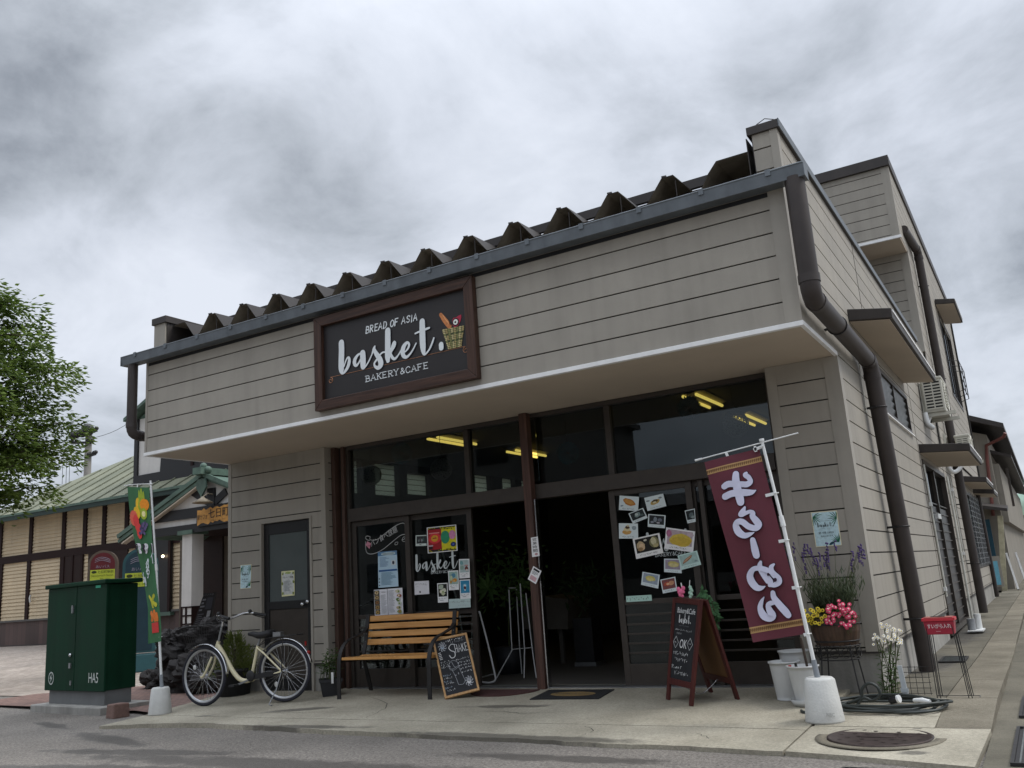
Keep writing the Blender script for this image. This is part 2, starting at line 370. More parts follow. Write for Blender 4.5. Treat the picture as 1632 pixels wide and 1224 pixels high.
M_dark = mk('interior wall', (.085, .08, .073), .85, .15, 2)
M_black = mk('black paint', (.012, .012, .013), .45, .2, 12)
M_iron = mk('black iron', (.018, .017, .017), .5, .25, 20)
M_chrome = mk('bright steel', (.62, .63, .65), .22, .05, 20, metal=1)
M_steel = mk('grey steel', (.30, .31, .32), .4, .12, 20, metal=.8)
M_wplast = mk('white plastic', (.72, .73, .72), .38, .06, 12)
G_win = glass('window glass')
M_post = wood('weathered red timber', (.045, .023, .017), (.105, .052, .038), 2)

# ------------------------------------------------------------------ ground
def ground_mat(name, c, c2, scale, bump, bscale, wet=(), speck=0, rough=.88):
    mt = bpy.data.materials.new(name); mt.use_nodes = True; t = mt.node_tree; lk = t.links; b = t.nodes['Principled BSDF']
    g = N(t, 'ShaderNodeNewGeometry')
    def noise(sc, det, ro=.6):
        n = N(t, 'ShaderNodeTexNoise'); setin(n, 'Scale', sc); setin(n, 'Detail', det); setin(n, 'Roughness', ro); lk.new(g.outputs['Position'], n.inputs['Vector']); return n.outputs['Fac']
    r = N(t, 'ShaderNodeValToRGB'); r.color_ramp.elements[0].position = .3; r.color_ramp.elements[1].position = .7
    r.color_ramp.elements[0].color = (*lin(c), 1); r.color_ramp.elements[1].color = (*lin(c2), 1); lk.new(noise(scale, 6), r.inputs['Fac']); out = r.outputs[0]
    def m2(op, a, b_, cl=False):
        n = N(t, 'ShaderNodeMath', operation=op, use_clamp=cl)
        for i, x in enumerate((a, b_)):
            if isinstance(x, (int, float)): n.inputs[i].default_value = x
            else: lk.new(x, n.inputs[i])
        return n.outputs[0]
    if speck:
        sp = N(t, 'ShaderNodeMapRange'); setin(sp, 'From Min', .35); setin(sp, 'From Max', .68); setin(sp, 'To Min', 1-speck); setin(sp, 'To Max', 1+speck); lk.new(noise(48, 6, .9), sp.inputs['Value'])
        s = N(t, 'ShaderNodeVectorMath', operation='SCALE'); lk.new(out, s.inputs[0]); lk.new(sp.outputs[0], s.inputs['Scale']); out = s.outputs[0]
    rg = rough
    if wet:                                                   # damp patches lying on the surface
        tot = None; wob = noise(4.0, 7, .7)
        for x, y, rx, ry, rot in wet:
            mp = N(t, 'ShaderNodeMapping', vector_type='TEXTURE'); setin(mp, 'Location', (x, y, 0)); setin(mp, 'Rotation', (0, 0, rot)); setin(mp, 'Scale', (rx, ry, 100))
            lk.new(g.outputs['Position'], mp.inputs['Vector']); ln = N(t, 'ShaderNodeVectorMath', operation='LENGTH'); lk.new(mp.outputs[0], ln.inputs[0])
            d = m2('MULTIPLY', m2('SUBTRACT', m2('ADD', 1.55, 0), m2('ADD', ln.outputs['Value'], m2('MULTIPLY', wob, 1.5))), 3.2, True)
            tot = d if tot is None else m2('MAXIMUM', tot, d)
        mi = N(t, 'ShaderNodeMix', data_type='RGBA'); mi.inputs[7].default_value = (.050, .046, .042, 1); lk.new(out, mi.inputs[6]); lk.new(m2('MULTIPLY', tot, .66), mi.inputs[0]); out = mi.outputs[2]
        rr = N(t, 'ShaderNodeMapRange'); setin(rr, 'To Min', rough); setin(rr, 'To Max', .5); lk.new(tot, rr.inputs['Value']); lk.new(rr.outputs[0], b.inputs['Roughness'])
    else: setin(b, 'Roughness', rough)
    lk.new(out, b.inputs['Base Color']); setin(b, 'Specular IOR Level', .3)
    bp = N(t, 'ShaderNodeBump'); setin(bp, 'Strength', bump); setin(bp, 'Distance', .012); lk.new(noise(bscale, 5, .7), bp.inputs['Height']); lk.new(bp.outputs[0], b.inputs['Normal'])
    return mt
M_asph = ground_mat('asphalt', (.150, .136, .120), (.232, .210, .184), .7, .8, 70,
    [(-3.5, -2.9, 3.0, .28, .02), (-1.7, -2.35, 1.2, .16, .0), (-6.2, -2.3, 1.2, .2, -.25), (-5.3, -2.75, 1.5, .18, .1), (-7.9, -1.75, .8, .12, -.3), (-4.9, -3.3, 2.0, .2, .15)], .75)
M_slab = ground_mat('apron concrete', (.225, .205, .157), (.435, .40, .318), .9, .4, 90,
    [(-6.1, -1.33, .17, .05, .5), (.42, -2.02, .12, .07, .1), (-2.3, -1.86, 1.5, .13, -.05), (-4.6, -1.70, 1.2, .10, .05), (.36, -1.35, .05, .03, 0), (-5.2, -1.0, .5, .12, .4), (-3.0, -.75, .6, .10, .1)], .34)
M_kerb = ground_mat('kerb concrete', (.105, .092, .067), (.235, .21, .16), 1.3, .45, 80, [], .34)
M_lane = ground_mat('mossy lane concrete', (.070, .064, .047), (.19, .172, .132), .9, .45, 70, [(.05, 2.3, .35, 1.6, 0), (.05, 6, .4, 2.5, 0)], .25)
def plaza_h(x, y):
    if x > -7.0: return 0
    t = min(1, max(0, (y-1.2)/8)); return .25*t*min(1, (-7.0-x)/1.5)
def brick_mat(name, c1, c2, mort, scale, off=.5, bw=.5, rh=.25):
    mt = bpy.data.materials.new(name); mt.use_nodes = True; t = mt.node_tree; lk = t.links; b = t.nodes['Principled BSDF']
    g = N(t, 'ShaderNodeNewGeometry'); mp = N(t, 'ShaderNodeMapping'); setin(mp, 'Scale', (scale,)*3); lk.new(g.outputs['Position'], mp.inputs['Vector'])
    br = N(t, 'ShaderNodeTexBrick'); br.offset = off; setin(br, 'Color1', (*lin(c1), 1)); setin(br, 'Color2', (*lin(c2), 1)); setin(br, 'Mortar', (*lin(mort), 1)); setin(br, 'Mortar Size', .018); setin(br, 'Brick Width', bw); setin(br, 'Row Height', rh); setin(br, 'Scale', 1)
    lk.new(mp.outputs[0], br.inputs['Vector'])
    n = N(t, 'ShaderNodeTexNoise'); setin(n, 'Scale', .8); setin(n, 'Detail', 6); lk.new(g.outputs['Position'], n.inputs['Vector'])
    mr = N(t, 'ShaderNodeMapRange'); setin(mr, 'To Min', .6); setin(mr, 'To Max', 1.4); lk.new(n.outputs['Fac'], mr.inputs['Value'])
    s = N(t, 'ShaderNodeVectorMath', operation='SCALE'); lk.new(br.outputs['Color'], s.inputs[0]); lk.new(mr.outputs[0], s.inputs['Scale']); lk.new(s.outputs[0], b.inputs['Base Color'])
    bp = N(t, 'ShaderNodeBump'); setin(bp, 'Strength', .6); setin(bp, 'Distance', .008); lk.new(br.outputs['Fac'], bp.inputs['Height']); bp.invert = True; lk.new(bp.outputs[0], b.inputs['Normal'])
    setin(b, 'Roughness', .8); return mt
M_pave = brick_mat('plaza setts', (.27, .225, .185), (.38, .325, .275), (.06, .052, .045), 4.6, .5, .6, .42)
M_redpave = brick_mat('red edge pavers', (.15, .085, .068), (.23, .135, .105), (.06, .05, .045), 5, .5, .5, .25)
def sheet(name, x0, x1, y0, y1, nx, ny, h, mat, lift):
    mb = MB(mat); vs = []; xs = [x0+(x1-x0)*i/nx for i in range(nx+1)]; ys = [y0+(y1-y0)*i/ny for i in range(ny+1)]
    for y in ys: vs += [(x, y, h(x, y)+lift) for x in xs]
    mb.add(vs, [(j*(nx+1)+i, j*(nx+1)+i+1, (j+1)*(nx+1)+i+1, (j+1)*(nx+1)+i) for j in range(ny) for i in range(nx)], True)
    return mb
mb = MB(M_asph)                                               # one sheet out to the horizon, finer near the shop
xs = [-900, -300, -120, -70]+[-56+2*i for i in range(24)]+[-8.5, -7, -5, -3, -1, 0, .8, .95, 1.4, 3, 8, 30, 120, 300, 900]; ys = [-900, -300, -100, -40, -20, -12, -8, -6, -4, -3, -2.4, -1.9, -1, 0, 1.2, 2.2, 3.2, 4.2, 5.2, 6.2, 7.2, 8.2, 9.2, 12, 20, 40, 120, 300, 900]
gz = lambda x, y: plaza_h(x, y)-(.024 if x > -12 else .004)-(.02 if y > -1.85 and -6.9 < x < .78 else 0)
mb.add([(x, y, gz(x, y)) for y in ys for x in xs], [(j*len(xs)+i, j*len(xs)+i+1, (j+1)*len(xs)+i+1, (j+1)*len(xs)+i) for j in range(len(ys)-1) for i in range(len(xs)-1)], True)
tag(mb.build('road'), kind='structure')
mb = sheet('paved_plaza', -54, -7.35, .2, 11.2, 56, 22, plaza_h, M_pave, .006)
tag(mb.build('plaza_paving'), kind='structure')
mb = MB(M_redpave)
mb.add([(-11.6, -.62, .012), (-7.6, -.98, .012), (-7.02, -1.15, .012), (-7.02, .0, .012), (-7.3, .6, .012), (-7.4, 1.6, .022), (-9.4, 1.6, .022), (-11.6, .35, .012)], [tuple(range(8))])
tag(mb.build('red_paving'), kind='structure')
mb = MB(M_redpave); mb.box(-54, -20, 9.35, 9.6, .27, .30); tag(mb.build('plaza_border'), kind='structure')
PH = lambda x, y: padz(y)+.004
ap = MB(M_slab)
def strip(mb, A, B, h):                                       # a slab between two edges drawn point for point
    k = len(A); top = [(x, y, h(x, y)) for x, y in A+B]; lo = [(x, y, z-.1) for x, y, z in top]
    mb.add(top, [(i, i+1, k+i+1, k+i) for i in range(k-1)]); mb.add(lo+top, [(i, 2*k+i, 2*k+i+1, i+1) for i in range(k-1)]+[(k+i, k+i+1, 3*k+i+1, 3*k+i) for i in range(k-1)]+[(0, k, 3*k, 2*k), (k-1, 3*k-1, 4*k-1, 2*k-1)])
J = [(-6.97, -1.36), (-6.4, -1.33), (-5.6, -1.36), (-4.2, -1.37), (-2.55, -1.385), (-1.18, -1.40), (-.50, -1.42), (-.30, -1.45)]
strip(ap, J, [(-7.27, .32), (-6.4, .32), (-5.6, .32), (-4.2, .32), (-2.55, .32), (-1.18, .32), (-.5, .32), (-.28, .32)], PH)
def lerp_line(P, x):
    for (x0, y0), (x1, y1) in zip(P[:-1], P[1:]):
        if x0 <= x <= x1: return y0+(y1-y0)*(x-x0)/(x1-x0)
    return P[-1][1] if x > P[-1][0] else P[0][1]
E0 = [(-7.0, -1.88), (-6.45, -1.70), (-5.7, -1.63), (-4.3, -1.76), (-2.6, -1.88), (-1.2, -1.98), (-.55, -2.03), (-.30, -2.05)]
xe_ = [-6.97+6.67*i/66 for i in range(67)]
strip(ap, [(x, lerp_line(E0, x)+rnd.uniform(-.014, .014)+.012*math.sin(x*5)) for x in xe_], [(x, lerp_line(J, x)-.012-.004*math.sin(7*x)) for x in xe_], PH)
strip(ap, [(-.285, -2.05), (.1, -2.12), (.44, -2.22), (.74, -2.30)], [(-.285, -1.33), (.1, -1.33), (.44, -1.33), (.77, -1.33)], PH)
strip(ap, [(-.275, -1.315), (.1, -1.315), (.455, -1.315)], [(-.275, -.35), (.1, -.35), (.445, -.35)], PH)
ap.mat(mk('crack dirt', (.055, .05, .038), .95, .2, 20)); gk = random.Random(3)
for pts in ([(-3.3, -1.05), (-2.95, -.98), (-2.6, -1.04), (-2.3, -.93)], [(-2.35, -.72), (-2.2, -.62), (-2.12, -.55)], [(-5.9, -1.36), (-5.5, -1.2), (-5.0, -1.12), (-4.4, -1.05)], [(-1.0, -1.6), (-.85, -1.75), (-.8, -1.95)], [(-4.9, -.3), (-4.3, -.75), (-4.1, -1.3)], [(.15, -1.05), (.3, -.95), (.45, -.98)], [(-1.9, -1.45), (-1.75, -1.62), (-1.8, -1.8)]):
    P = crm(pts, 7); P = [(x+gk.uniform(-.012, .012), y+gk.uniform(-.012, .012)) for x, y in P]; vs = []
    for i, (x, y) in enumerate(P): w_ = .0035*(1-abs(2*i/len(P)-1))+.0012; vs += [(x-w_*.4, y-w_, PH(x, y)+.0022), (x+w_*.4, y+w_, PH(x, y)+.0022)]
    ap.add(vs, [(2*i, 2*i+1, 2*i+3, 2*i+2) for i in range(len(P)-1)])
tag(ap.build('concrete_apron'), kind='structure')
LH = lambda x, y: padz(min(y, -.3))*(1 if y < .2 else max(.35, 1-(y-.2)*.25))
ln = MB(M_lane); ysl = [-.34, 1.1, 2.55, 4.0, 5.5, 7.2, 9.2, 12, 15.5, 20, 30]
for a, b in zip(ysl[:-1], ysl[1:]): strip(ln, [(-.27 if a < 0 else -.02, a), (.2, a), (.43, a)], [(-.27 if a < 0 else -.02, b-.012), (.2, b-.012), (.43, b-.012)], LH)
tag(ln.build('lane_paving'), kind='structure')
ln = MB(M_kerb); ysl = [-1.31, -.3, .8, 2, 3.3, 4.8, 6.5, 9, 13, 20, 30]
for a, b in zip(ysl[:-1], ysl[1:]):
    xr = lambda y: .77-.004*(y+1.3) if y < 4 else .74-.008*(y-4)
    strip(ln, [(.462 if a < -.35 else .44, a), (xr(a), a)], [(.462 if b < -.35 else .44, b-.01), (xr(b), b-.01)], LH)
tag(ln.build('kerb_paving'), kind='structure')
ch = MB(M_lane)                                                # gutter beside the kerb
ch.add([(.775, -2.3, .001), (1.75, -2.6, .001), (1.6, 30, .001), (.60, 30, .001)], [(0, 1, 2, 3)])
tag(ch.build('gutter_channel'), kind='structure')
def grate(name, label, x0, x1, y0, y1, z, nb, along):
    t = thing(name, label, 'drain grate', ((x0+x1)/2, (y0+y1)/2, z), None); f = MB(M_iron); b_ = MB(mk('worn iron', (.16, .17, .165), .45, .3, 30, metal=.6))
    w_ = .018; f.box(x0, x1, y0, y0+w_, z, z+.016); f.box(x0, x1, y1-w_, y1, z, z+.016); f.box(x0, x0+w_, y0+w_, y1-w_, z, z+.016); f.box(x1-w_, x1, y0+w_, y1-w_, z, z+.016); f.box(x0+w_, x1-w_, y0+w_, y1-w_, z+.0005, z+.004)
    f.build('frame', t)
    for i in range(nb):
        if along == 'y': x = x0+w_+(x1-x0-2*w_)*(i+.5)/nb; b_.box(x-.0045, x+.0045, y0+w_, y1-w_, z+.005, z+.014)
        else: y = y0+w_+(y1-y0-2*w_)*(i+.5)/nb; b_.box(x0+w_, x1-w_, y-.007, y+.007, z+.005, z+.014)
    b_.build('bars', t); return t
grate('drain_grate', 'dark barred drain grate in the road at the bottom edge below the manhole', .10, .72, -2.75, -2.36, -.022, 14, 'y')
grate('drain_grate', 'long dark drain grate in the gutter nearest the bottom right corner', .90, 1.20, -2.25, -1.15, .004, 5, 'y')
grate('drain_grate', 'second drain grate further up the gutter along the lane kerb', .90, 1.17, -.75, .15, .004, 5, 'y')
grate('drain_grate', 'small greenish drain grate set in the side lane behind the red box', .12, .36, 2.35, 2.85, LH(.2, 2.5)+.004, 7, 'x')
t = thing('manhole_cover', 'dark brown round iron manhole cover in the concrete corner', 'manhole cover', (.18, -1.63, padz(-1.63)+.004))
mb = MB(M_kerb); mb.lathe((.18, -1.63, padz(-1.63)+.0), [(.375, .004), (.375, .009), (.312, .009), (.312, .004)], 48); mb.build('rim', t)
mb = MB(mk('manhole iron', (.05, .036, .032), .5, .3, 18, metal=.5, bump=.3, bscale=60)); zz = padz(-1.63)+.006
mb.lathe((.18, -1.63, zz), [(.305, 0), (.305, .008), (.29, .010), (.285, .006), (.0001, .006)], 48)
for k in range(24):
    a = 2*math.pi*k/24; mb.disc((.18+(.12+.06*(k % 3))*math.cos(a), -1.63+(.12+.06*(k % 3))*math.sin(a), zz+.0085), .014, (0, 0, 1), 8)
mb.box(.08, .28, -1.66, -1.60, zz+.004, zz+.0088); mb.build('lid', t)
# ------------------------------------------------------------------ the bakery
shop = thing('bakery_building', 'grey sided bakery shop with overhanging front, folded metal roof and upper storey', 'building', (-W/2, 0, 0))
def planks(mb, ax, face, sgn, a0, a1, z0, z1, base, holes=(), thick=.014, back=.09, gap=.0058):
    """horizontal siding: boards with open joints over a dark backing; holes are (a0, a1, z0, z1); sgn = side the face looks to"""
    def bx(u0, u1, f0, f1, w0, w1):
        if u1-u0 < .002 or w1-w0 < .002: return
        (mb.box(u0, u1, f0, f1, w0, w1) if ax == 'x' else mb.box(f0, f1, u0, u1, w0, w1))
    def cut(w0, w1, u0, u1):
        segs = [(u0, u1)]
        for h in holes:
            if h[2] < w1-1e-6 and h[3] > w0+1e-6:
                segs = [s_ for a, b in segs for s_ in ((a, min(b, h[0])), (max(a, h[1]), b)) if s_[1]-s_[0] > .001]
        return segs
    zs = sorted({z0, z1} | {round(base+k*C, 5) for k in range(-4, 60) if z0+.01 < base+k*C < z1-.01})
    hz = sorted({h[i] for h in holes for i in (2, 3)})
    mb.mat(M_sid)
    for a, b in zip(zs[:-1], zs[1:]):
        lo = a+(gap if a > z0 else 0); hi = b-(gap if b < z1 else 0)
        cuts = [lo]+[h for h in hz if lo < h < hi]+[hi]
        for c, d in zip(cuts[:-1], cuts[1:]):
            for u0, u1 in cut(c, d, a0, a1): bx(u0, u1, face, face-sgn*thick, c, d)
    mb.mat(M_joint); cuts = [z0]+[h for h in hz if z0 < h < z1]+[z1]
    for c, d in zip(cuts[:-1], cuts[1:]):
        for u0, u1 in cut(c, d, a0, a1): bx(u0, u1, face-sgn*thick, face-sgn*back, c, d)
TW = .115
# front fascia over the overhang
mb = MB(M_sid); planks(mb, 'x', Y_F, -1, -W+.03, -TW, HS+.035, 3.90, ZF); mb.build('fascia_wall', shop)
for bs in (((-TW, .006, Y_F-.006, Y_F+.10, HS+.035, 3.90), (-.06, .006, Y_F+.10, Y_F+.20, HS+.035, 3.9)), ((-TW, .006, -.006, .09, HB-.01, HS-.002), (-.05, .006, .09, .115, HB-.01, HS-.002))):
    mb = MB(M_trim); [mb.box(*b) for b in bs]; mb.build('corner_trim', shop)
each('corner_trim', shop, M_trim, [(-W-.004, -W+.03, Y_F-.006, Y_F+.1, HS+.035, 3.90), (-W-.004, -W+.05, -.006, .06, HB-.01, HS-.002), (-5.76, -5.694, -.006, .055, HB-.01, HS-.002), (-.606, -.52, -.006, .06, HB-.01, HS-.002)])
# soffit and white drip edge
mb = MB(M_soffit); mb.box(-W+.02, -.02, Y_F+.03, .25, HS, HS+.03); mb.build('soffit', shop)
mb = MB(M_white); mb.box(-W-.006, .012, Y_F-.016, Y_F+.028, HS-.006, HS+.031); mb.box(-.02, .012, Y_F+.028, .0, HS-.006, HS+.031); mb.box(-W-.006, -W+.02, Y_F+.028, 0, HS-.006, HS+.031); mb.build('soffit_edge', shop, bevel=.003)
# ground floor front: left pier, its return, right pier
DX0, DX1 = -6.70, -5.94
mb = MB(M_sid); planks(mb, 'x', 0, -1, -W+.05, -5.76, HB, HS-.002, ZG, [(DX0-.03, DX1+.03, 0, 2.0)]); mb.build('front_wall', shop)
mb = MB(M_sid); planks(mb, 'y', -5.70, 1, .055, .235, HB, HS-.002, ZG); mb.build('return_wall', shop)
mb = MB(M_sid); planks(mb, 'x', 0, -1, -.52, -TW, HB, HS-.002, ZG); mb.build('front_wall', shop)
each('foundation', shop, M_conc, [(-W+.02, DX0-.03, .018, .09, -.05, HB-.022), (DX1+.03, -5.715, .018, .23, -.05, HB-.022), (-.585, -.02, .018, .23, -.05, HB-.022), (-.12, -.018, .23, 5.22, -.05, HB-.022), (-.12, -.018, 8.2, 16.4, -.05, HB-.022)])
each('base_flashing', shop, M_brown, [(-W, DX0-.03, -.004, .02, HB-.024, HB-.001), (DX1+.03, -5.69, -.004, .02, HB-.024, HB-.001), (-.6, .004, -.004, .02, HB-.024, HB-.001), (-.02, .004, .02, 5.22, HB-.024, HB-.001), (-.02, .004, 8.2, 16.4, HB-.024, HB-.001)])
# east side wall, ground floor and parapet
mb = MB(M_sid)
holes = [(2.25, 4.62, 2.58, 3.09), (5.26, 8.15, 0, 2.33), (12.4, 16.0, .78, 2.28)]
planks(mb, 'y', 0, 1, .115, 16.4, HB, HS, ZG, holes)
planks(mb, 'y', 0, 1, 0, 8.3, HS, 4.36, ZF, [(2.25, 4.62, 2.58, 3.09)]); planks(mb, 'y', 0, 1, Y_F+.2, 0, HS+.035, 4.36, ZF)
mb.build('side_wall', shop)
each('panel_joint', shop, M_joint, [(.0005, .003, y-.005, y+.005, a, b) for y, a, b in ((1.95, 3.4, 4.36), (5.05, HB, 4.36), (8.2, HB, 4.3))])
# parapets with metal caps
mb = MB(M_sid); planks(mb, 'x', -1.12, -1, -.19, -.055, 3.90, 4.36, ZF); mb.mat(M_brown).box(-.20, -.19, -1.1, 7.3, 3.9, 4.36); mb.mat(M_trim).box(-.055, .004, -1.126, -1.03, 3.9, 4.36); mb.build('parapet', shop)
mb = MB(M_sid).box(-7.26, -7.07, -1.12, 7.3, 3.9, 4.30); mb.mat(M_brown).box(-7.07, -7.06, -1.1, 7.3, 3.9, 4.30); mb.build('parapet', shop)
mb = MB(M_brown); mb.box(-.225, .02, -1.14, 7.34, 4.36, 4.43); mb.mat(M_gut).box(.02, .03, -1.14, 7.34, 4.36, 4.435); mb.build('parapet_cap', shop, bevel=.004); each('parapet_cap', shop, M_brown, [(-7.285, -7.04, -1.14, 7.3, 4.30, 4.38)], .004)
mb = MB(M_brown); mb.tube([(-7.2, -1.0, 4.38), (-7.16, -1.0, 4.42), (-7.1, -1.0, 4.38)], .004, 6); mb.build('lightning_wire', shop); mb = MB(M_brown); mb.tube([(-.18, -1.0, 4.43), (-.17, -1.0, 4.50), (-.1, -1.0, 4.53), (-.03, -1.0, 4.50), (-.02, -1.0, 4.43)], .004, 6); mb.build('lightning_wire', shop)
# folded metal roof
M_roof = mk('roof brown paint', (.026, .022, .020), .6, .2, 4, streak=.15, spec=.2)
mb = MB(M_roof); R0 = -.94; P_ = .497; y0, y1, rise = -1.02, 7.2, .03
prof = []
x = R0+.497+.02
prof = [(-.235, 4.29), (-.52, 4.29), (-.60, 4.20), (-.665, 4.095)]
for k in range(13):
    xr = R0-P_*k
    if xr < -6.8: prof += [(xr+.20, 4.095), (xr+.05, 4.285), (-7.05, 4.285)]; break
    prof += [(xr+.20, 4.095), (xr+.05, 4.285), (xr-.05, 4.285), (xr-.20, 4.095)]
n = len(prof); vs = []
for dz in (0, -.006):
    for yy in (y0, y1): vs += [(px, yy, pz+dz+(yy-y0)*rise) for px, pz in prof]
fs = []; fu = []
for i in range(n-1): fs += [(i, i+1, n+i+1, n+i), (i, 2*n+i, 2*n+i+1, i+1)]; fu += [(i, n+i, n+i+1, i+1)]
mb.add(vs, fs); mb.mat(mk('roof underside brightened', (.30, .26, .20), .75, .25, 5, streak=.3)).add(vs[2*n:], fu); mb.mat(M_brown); mb.box(-.245, -.238, -1.10, -.9, 3.93, 4.36); mb.box(-7.065, -7.058, -1.06, -.5, 3.93, 4.33)  # underside colour lightened, standing in for daylight reaching under the plates
mb.build('folded_roof', shop)
for k in range(12):
    xr = R0-P_*k; mb = MB(M_brown); mb.bar((xr-.045, -1.03, 4.289), (xr-.015, -1.0, 4.300), .010, .012); mb.build('ridge_clip', shop)
    mb = MB(M_brown); mb.cyl((xr+.06, -1.0, 3.9), (xr+.06, -1.0, 4.24), .005, None, 6); mb.build('roof_stay', shop)
mb = MB(M_brown); mb.box(-7.0, -.3, -.62, -.58, 4.302, 4.385); mb.build('snow_rail', shop)
# eaves gutter
mb = MB(M_gut); gx0, gx1, gy0, gy1 = -7.55, .19, Y_F-.135, Y_F-.004
mb.prism([(gx0, gy1, 3.83), (gx0, gy0+.012, 3.83), (gx0, gy0, 3.925), (gx0, gy0+.012, 3.925), (gx0, gy0+.022, 3.842), (gx0, gy1-.01, 3.842), (gx0, gy1-.01, 3.93), (gx0, gy1, 3.93)], (gx1-gx0, 0, 0))
mb.box(gx0-.006, gx0, gy0, gy1, 3.828, 3.928); mb.box(gx1, gx1+.006, gy0, gy1, 3.828, 3.928); mb.cyl((gx0, gy0+.004, 3.93), (gx1, gy0+.004, 3.93), .009, None, 8)
g_ = mb.build('gutter', shop)
for k in range(15):
    b_ = MB(M_gut); x = -7.3+k*P_*1.04; b_.box(x-.012, x+.012, gy0-.006, gy1, 3.925, 3.945); b_.box(x-.02, x+.02, gy0-.008, gy0-.002, 3.895, 3.945); b_.build('gutter_clip', g_)
mb = MB(M_black); mb.box(-W, 0, Y_F-.003, Y_F+.1, 3.79, 3.826); mb.build('painted_eaves_shade', shop)  # solid black strip, the shade under the gutter put in as colour
# rain pipes with elbows and straps
def pipe(pts, r, straps, nm='downspout'):
    P = [Vector(p) for p in pts]; q = [P[0]]
    for i in range(1, len(P)-1):
        a = (P[i-1]-P[i]).normalized(); b = (P[i+1]-P[i]).normalized(); k = r*1.5
        for t in (0, .25, .5, .75, 1): q.append((P[i]+a*k)*(1-t)**2+P[i]*2*t*(1-t)+(P[i]+b*k)*t*t)
    q.append(P[-1]); mb = MB(M_pipe); mb.tube(q, r, 18)
    for i in range(1, len(P)-1):
        for d in (P[i-1]-P[i], P[i+1]-P[i]):
            d = d.normalized(); c = P[i]+d*r*1.9; mb.tube([c-d*.03, c+d*.03], r+.006, 18)
    o = mb.build(nm, shop)
    for s_, w_ in straps:
        b_ = MB(M_iron); s_ = Vector(s_); b_.ring(s_, r+.004, .006, (0, 0, 1) if w_ != 'y' else (0, 1, 0), 20, 6)
        if w_ == 'x': b_.bar(s_+Vector((-r-.05, -.05, 0)), s_+Vector((.0, -r, 0)), .012, .02)
        else: b_.bar(s_, s_+Vector((-.1, 0, -.02)), .012, .02)
        b_.build('pipe_strap', o)
    return o
pipe([(.105, -1.272, 3.85), (.105, -1.272, 2.93), (.105, 1.10, 2.88), (.115, 1.52, .06)], .072, [((.107, 1.16, 2.45), 'x'), ((.112, 1.33, 1.35), 'x'), ((.114, 1.45, .52), 'x'), ((.105, -.4, 2.91), 'y')])
pipe([(-7.42, -1.272, 3.84), (-7.42, -1.272, 3.02), (-7.42, .4, 2.95)], .056, [])
pipe([(.05, 8.1, 6.5), (.12, 9.3, 6.45), (.12, 9.66, .08)], .07, [((.12, 9.4, 5.8), 'x'), ((.12, 9.5, 4.1), 'x'), ((.12, 9.6, 1.9), 'x'), ((.12, 9.6, .9), 'x')])
pipe([(.06, 15.3, 2.5), (.06, 15.5, .08)], .045, [])
# upper storey
mb = MB(M_sid); yb = 8.32
planks(mb, 'x', 7.45, -1, -W+.1, -.02, 6.2, 7.42, ZF); planks(mb, 'x', yb, -1, -W+.1, -.02, 4.3, 6.2, ZF)
planks(mb, 'y', 0.03, 1, 7.53, 17.4, 6.2, 7.42, ZF); planks(mb, 'y', 0.03, 1, yb+.09, 17.4, 2.78, 6.2, ZF, [(13.4, 16.2, 4.4, 6.3)])
mb.mat(M_sid).box(-W+.1, -W+.2, 7.5, 17.4, 4.3, 7.42); mb.box(-W+.1, .0, 17.3, 17.4, .0, 7.42)
mb.build('upper_storey', shop)
mb = MB(M_brown); mb.box(-W+.05, .06, 7.40, 17.5, 7.42, 7.60); mb.mat(M_joint).box(-.06, .07, 17.4, 17.46, 2.5, 7.42); mb.build('upper_roof_cap', shop, bevel=.005)
mb = MB(M_soffit); mb.box(-W+.1, .025, 7.47, yb-.002, 6.16, 6.197); mb.mat(M_white).box(-W+.1, .05, 7.43, 7.469, 6.155, 6.2); mb.build('upper_soffit', shop)
mb = MB(M_trim); mb.box(-.09, .036, 7.444, 7.52, 6.2, 7.42); mb.box(-.09, .036, yb-.006, yb+.08, 4.4, 6.155); mb.build('upper_corner_trim', shop)
# small roofs over side openings
def canopy(y0, y1, z, out, th=.085, x0=.0):
    mb = MB(M_brown); mb.hexa([(x0, y0, z-th-.0), (x0+out, y0, z-th-.05), (x0+out, y1, z-th-.05), (x0, y1, z-th)], [(x0, y0, z+.03), (x0+out, y0, z-.04), (x0+out, y1, z-.04), (x0, y1, z+.03)])
    c = mb.build('side_canopy', shop, bevel=.006)
    s_ = MB(M_soffit); s_.hexa([(x0+.004, y0+.03, z-th-.012), (x0+out-.03, y0+.03, z-th-.062), (x0+out-.03, y1-.03, z-th-.062), (x0+.004, y1-.03, z-th-.012)], [(x0+.004, y0+.03, z-th-.001), (x0+out-.03, y0+.03, z-th-.051), (x0+out-.03, y1-.03, z-th-.051), (x0+.004, y1-.03, z-th-.001)]); s_.build('canopy_lining', c)
    w_ = MB(M_white); w_.bar((x0+out+.004, y0+.05, z-.055), (x0+out+.004, y1-.05, z-.055), .008, .02); w_.build('drip_edge', c)
canopy(.95, 4.65, 3.36, .38); canopy(5.15, 7.5, 2.49, .60); canopy(12.2, 14.6, 2.55, .42, x0=.0); canopy(14.7, 16.3, 2.45, .42); canopy(12.9, 14.9, 6.42, .38, x0=.04)
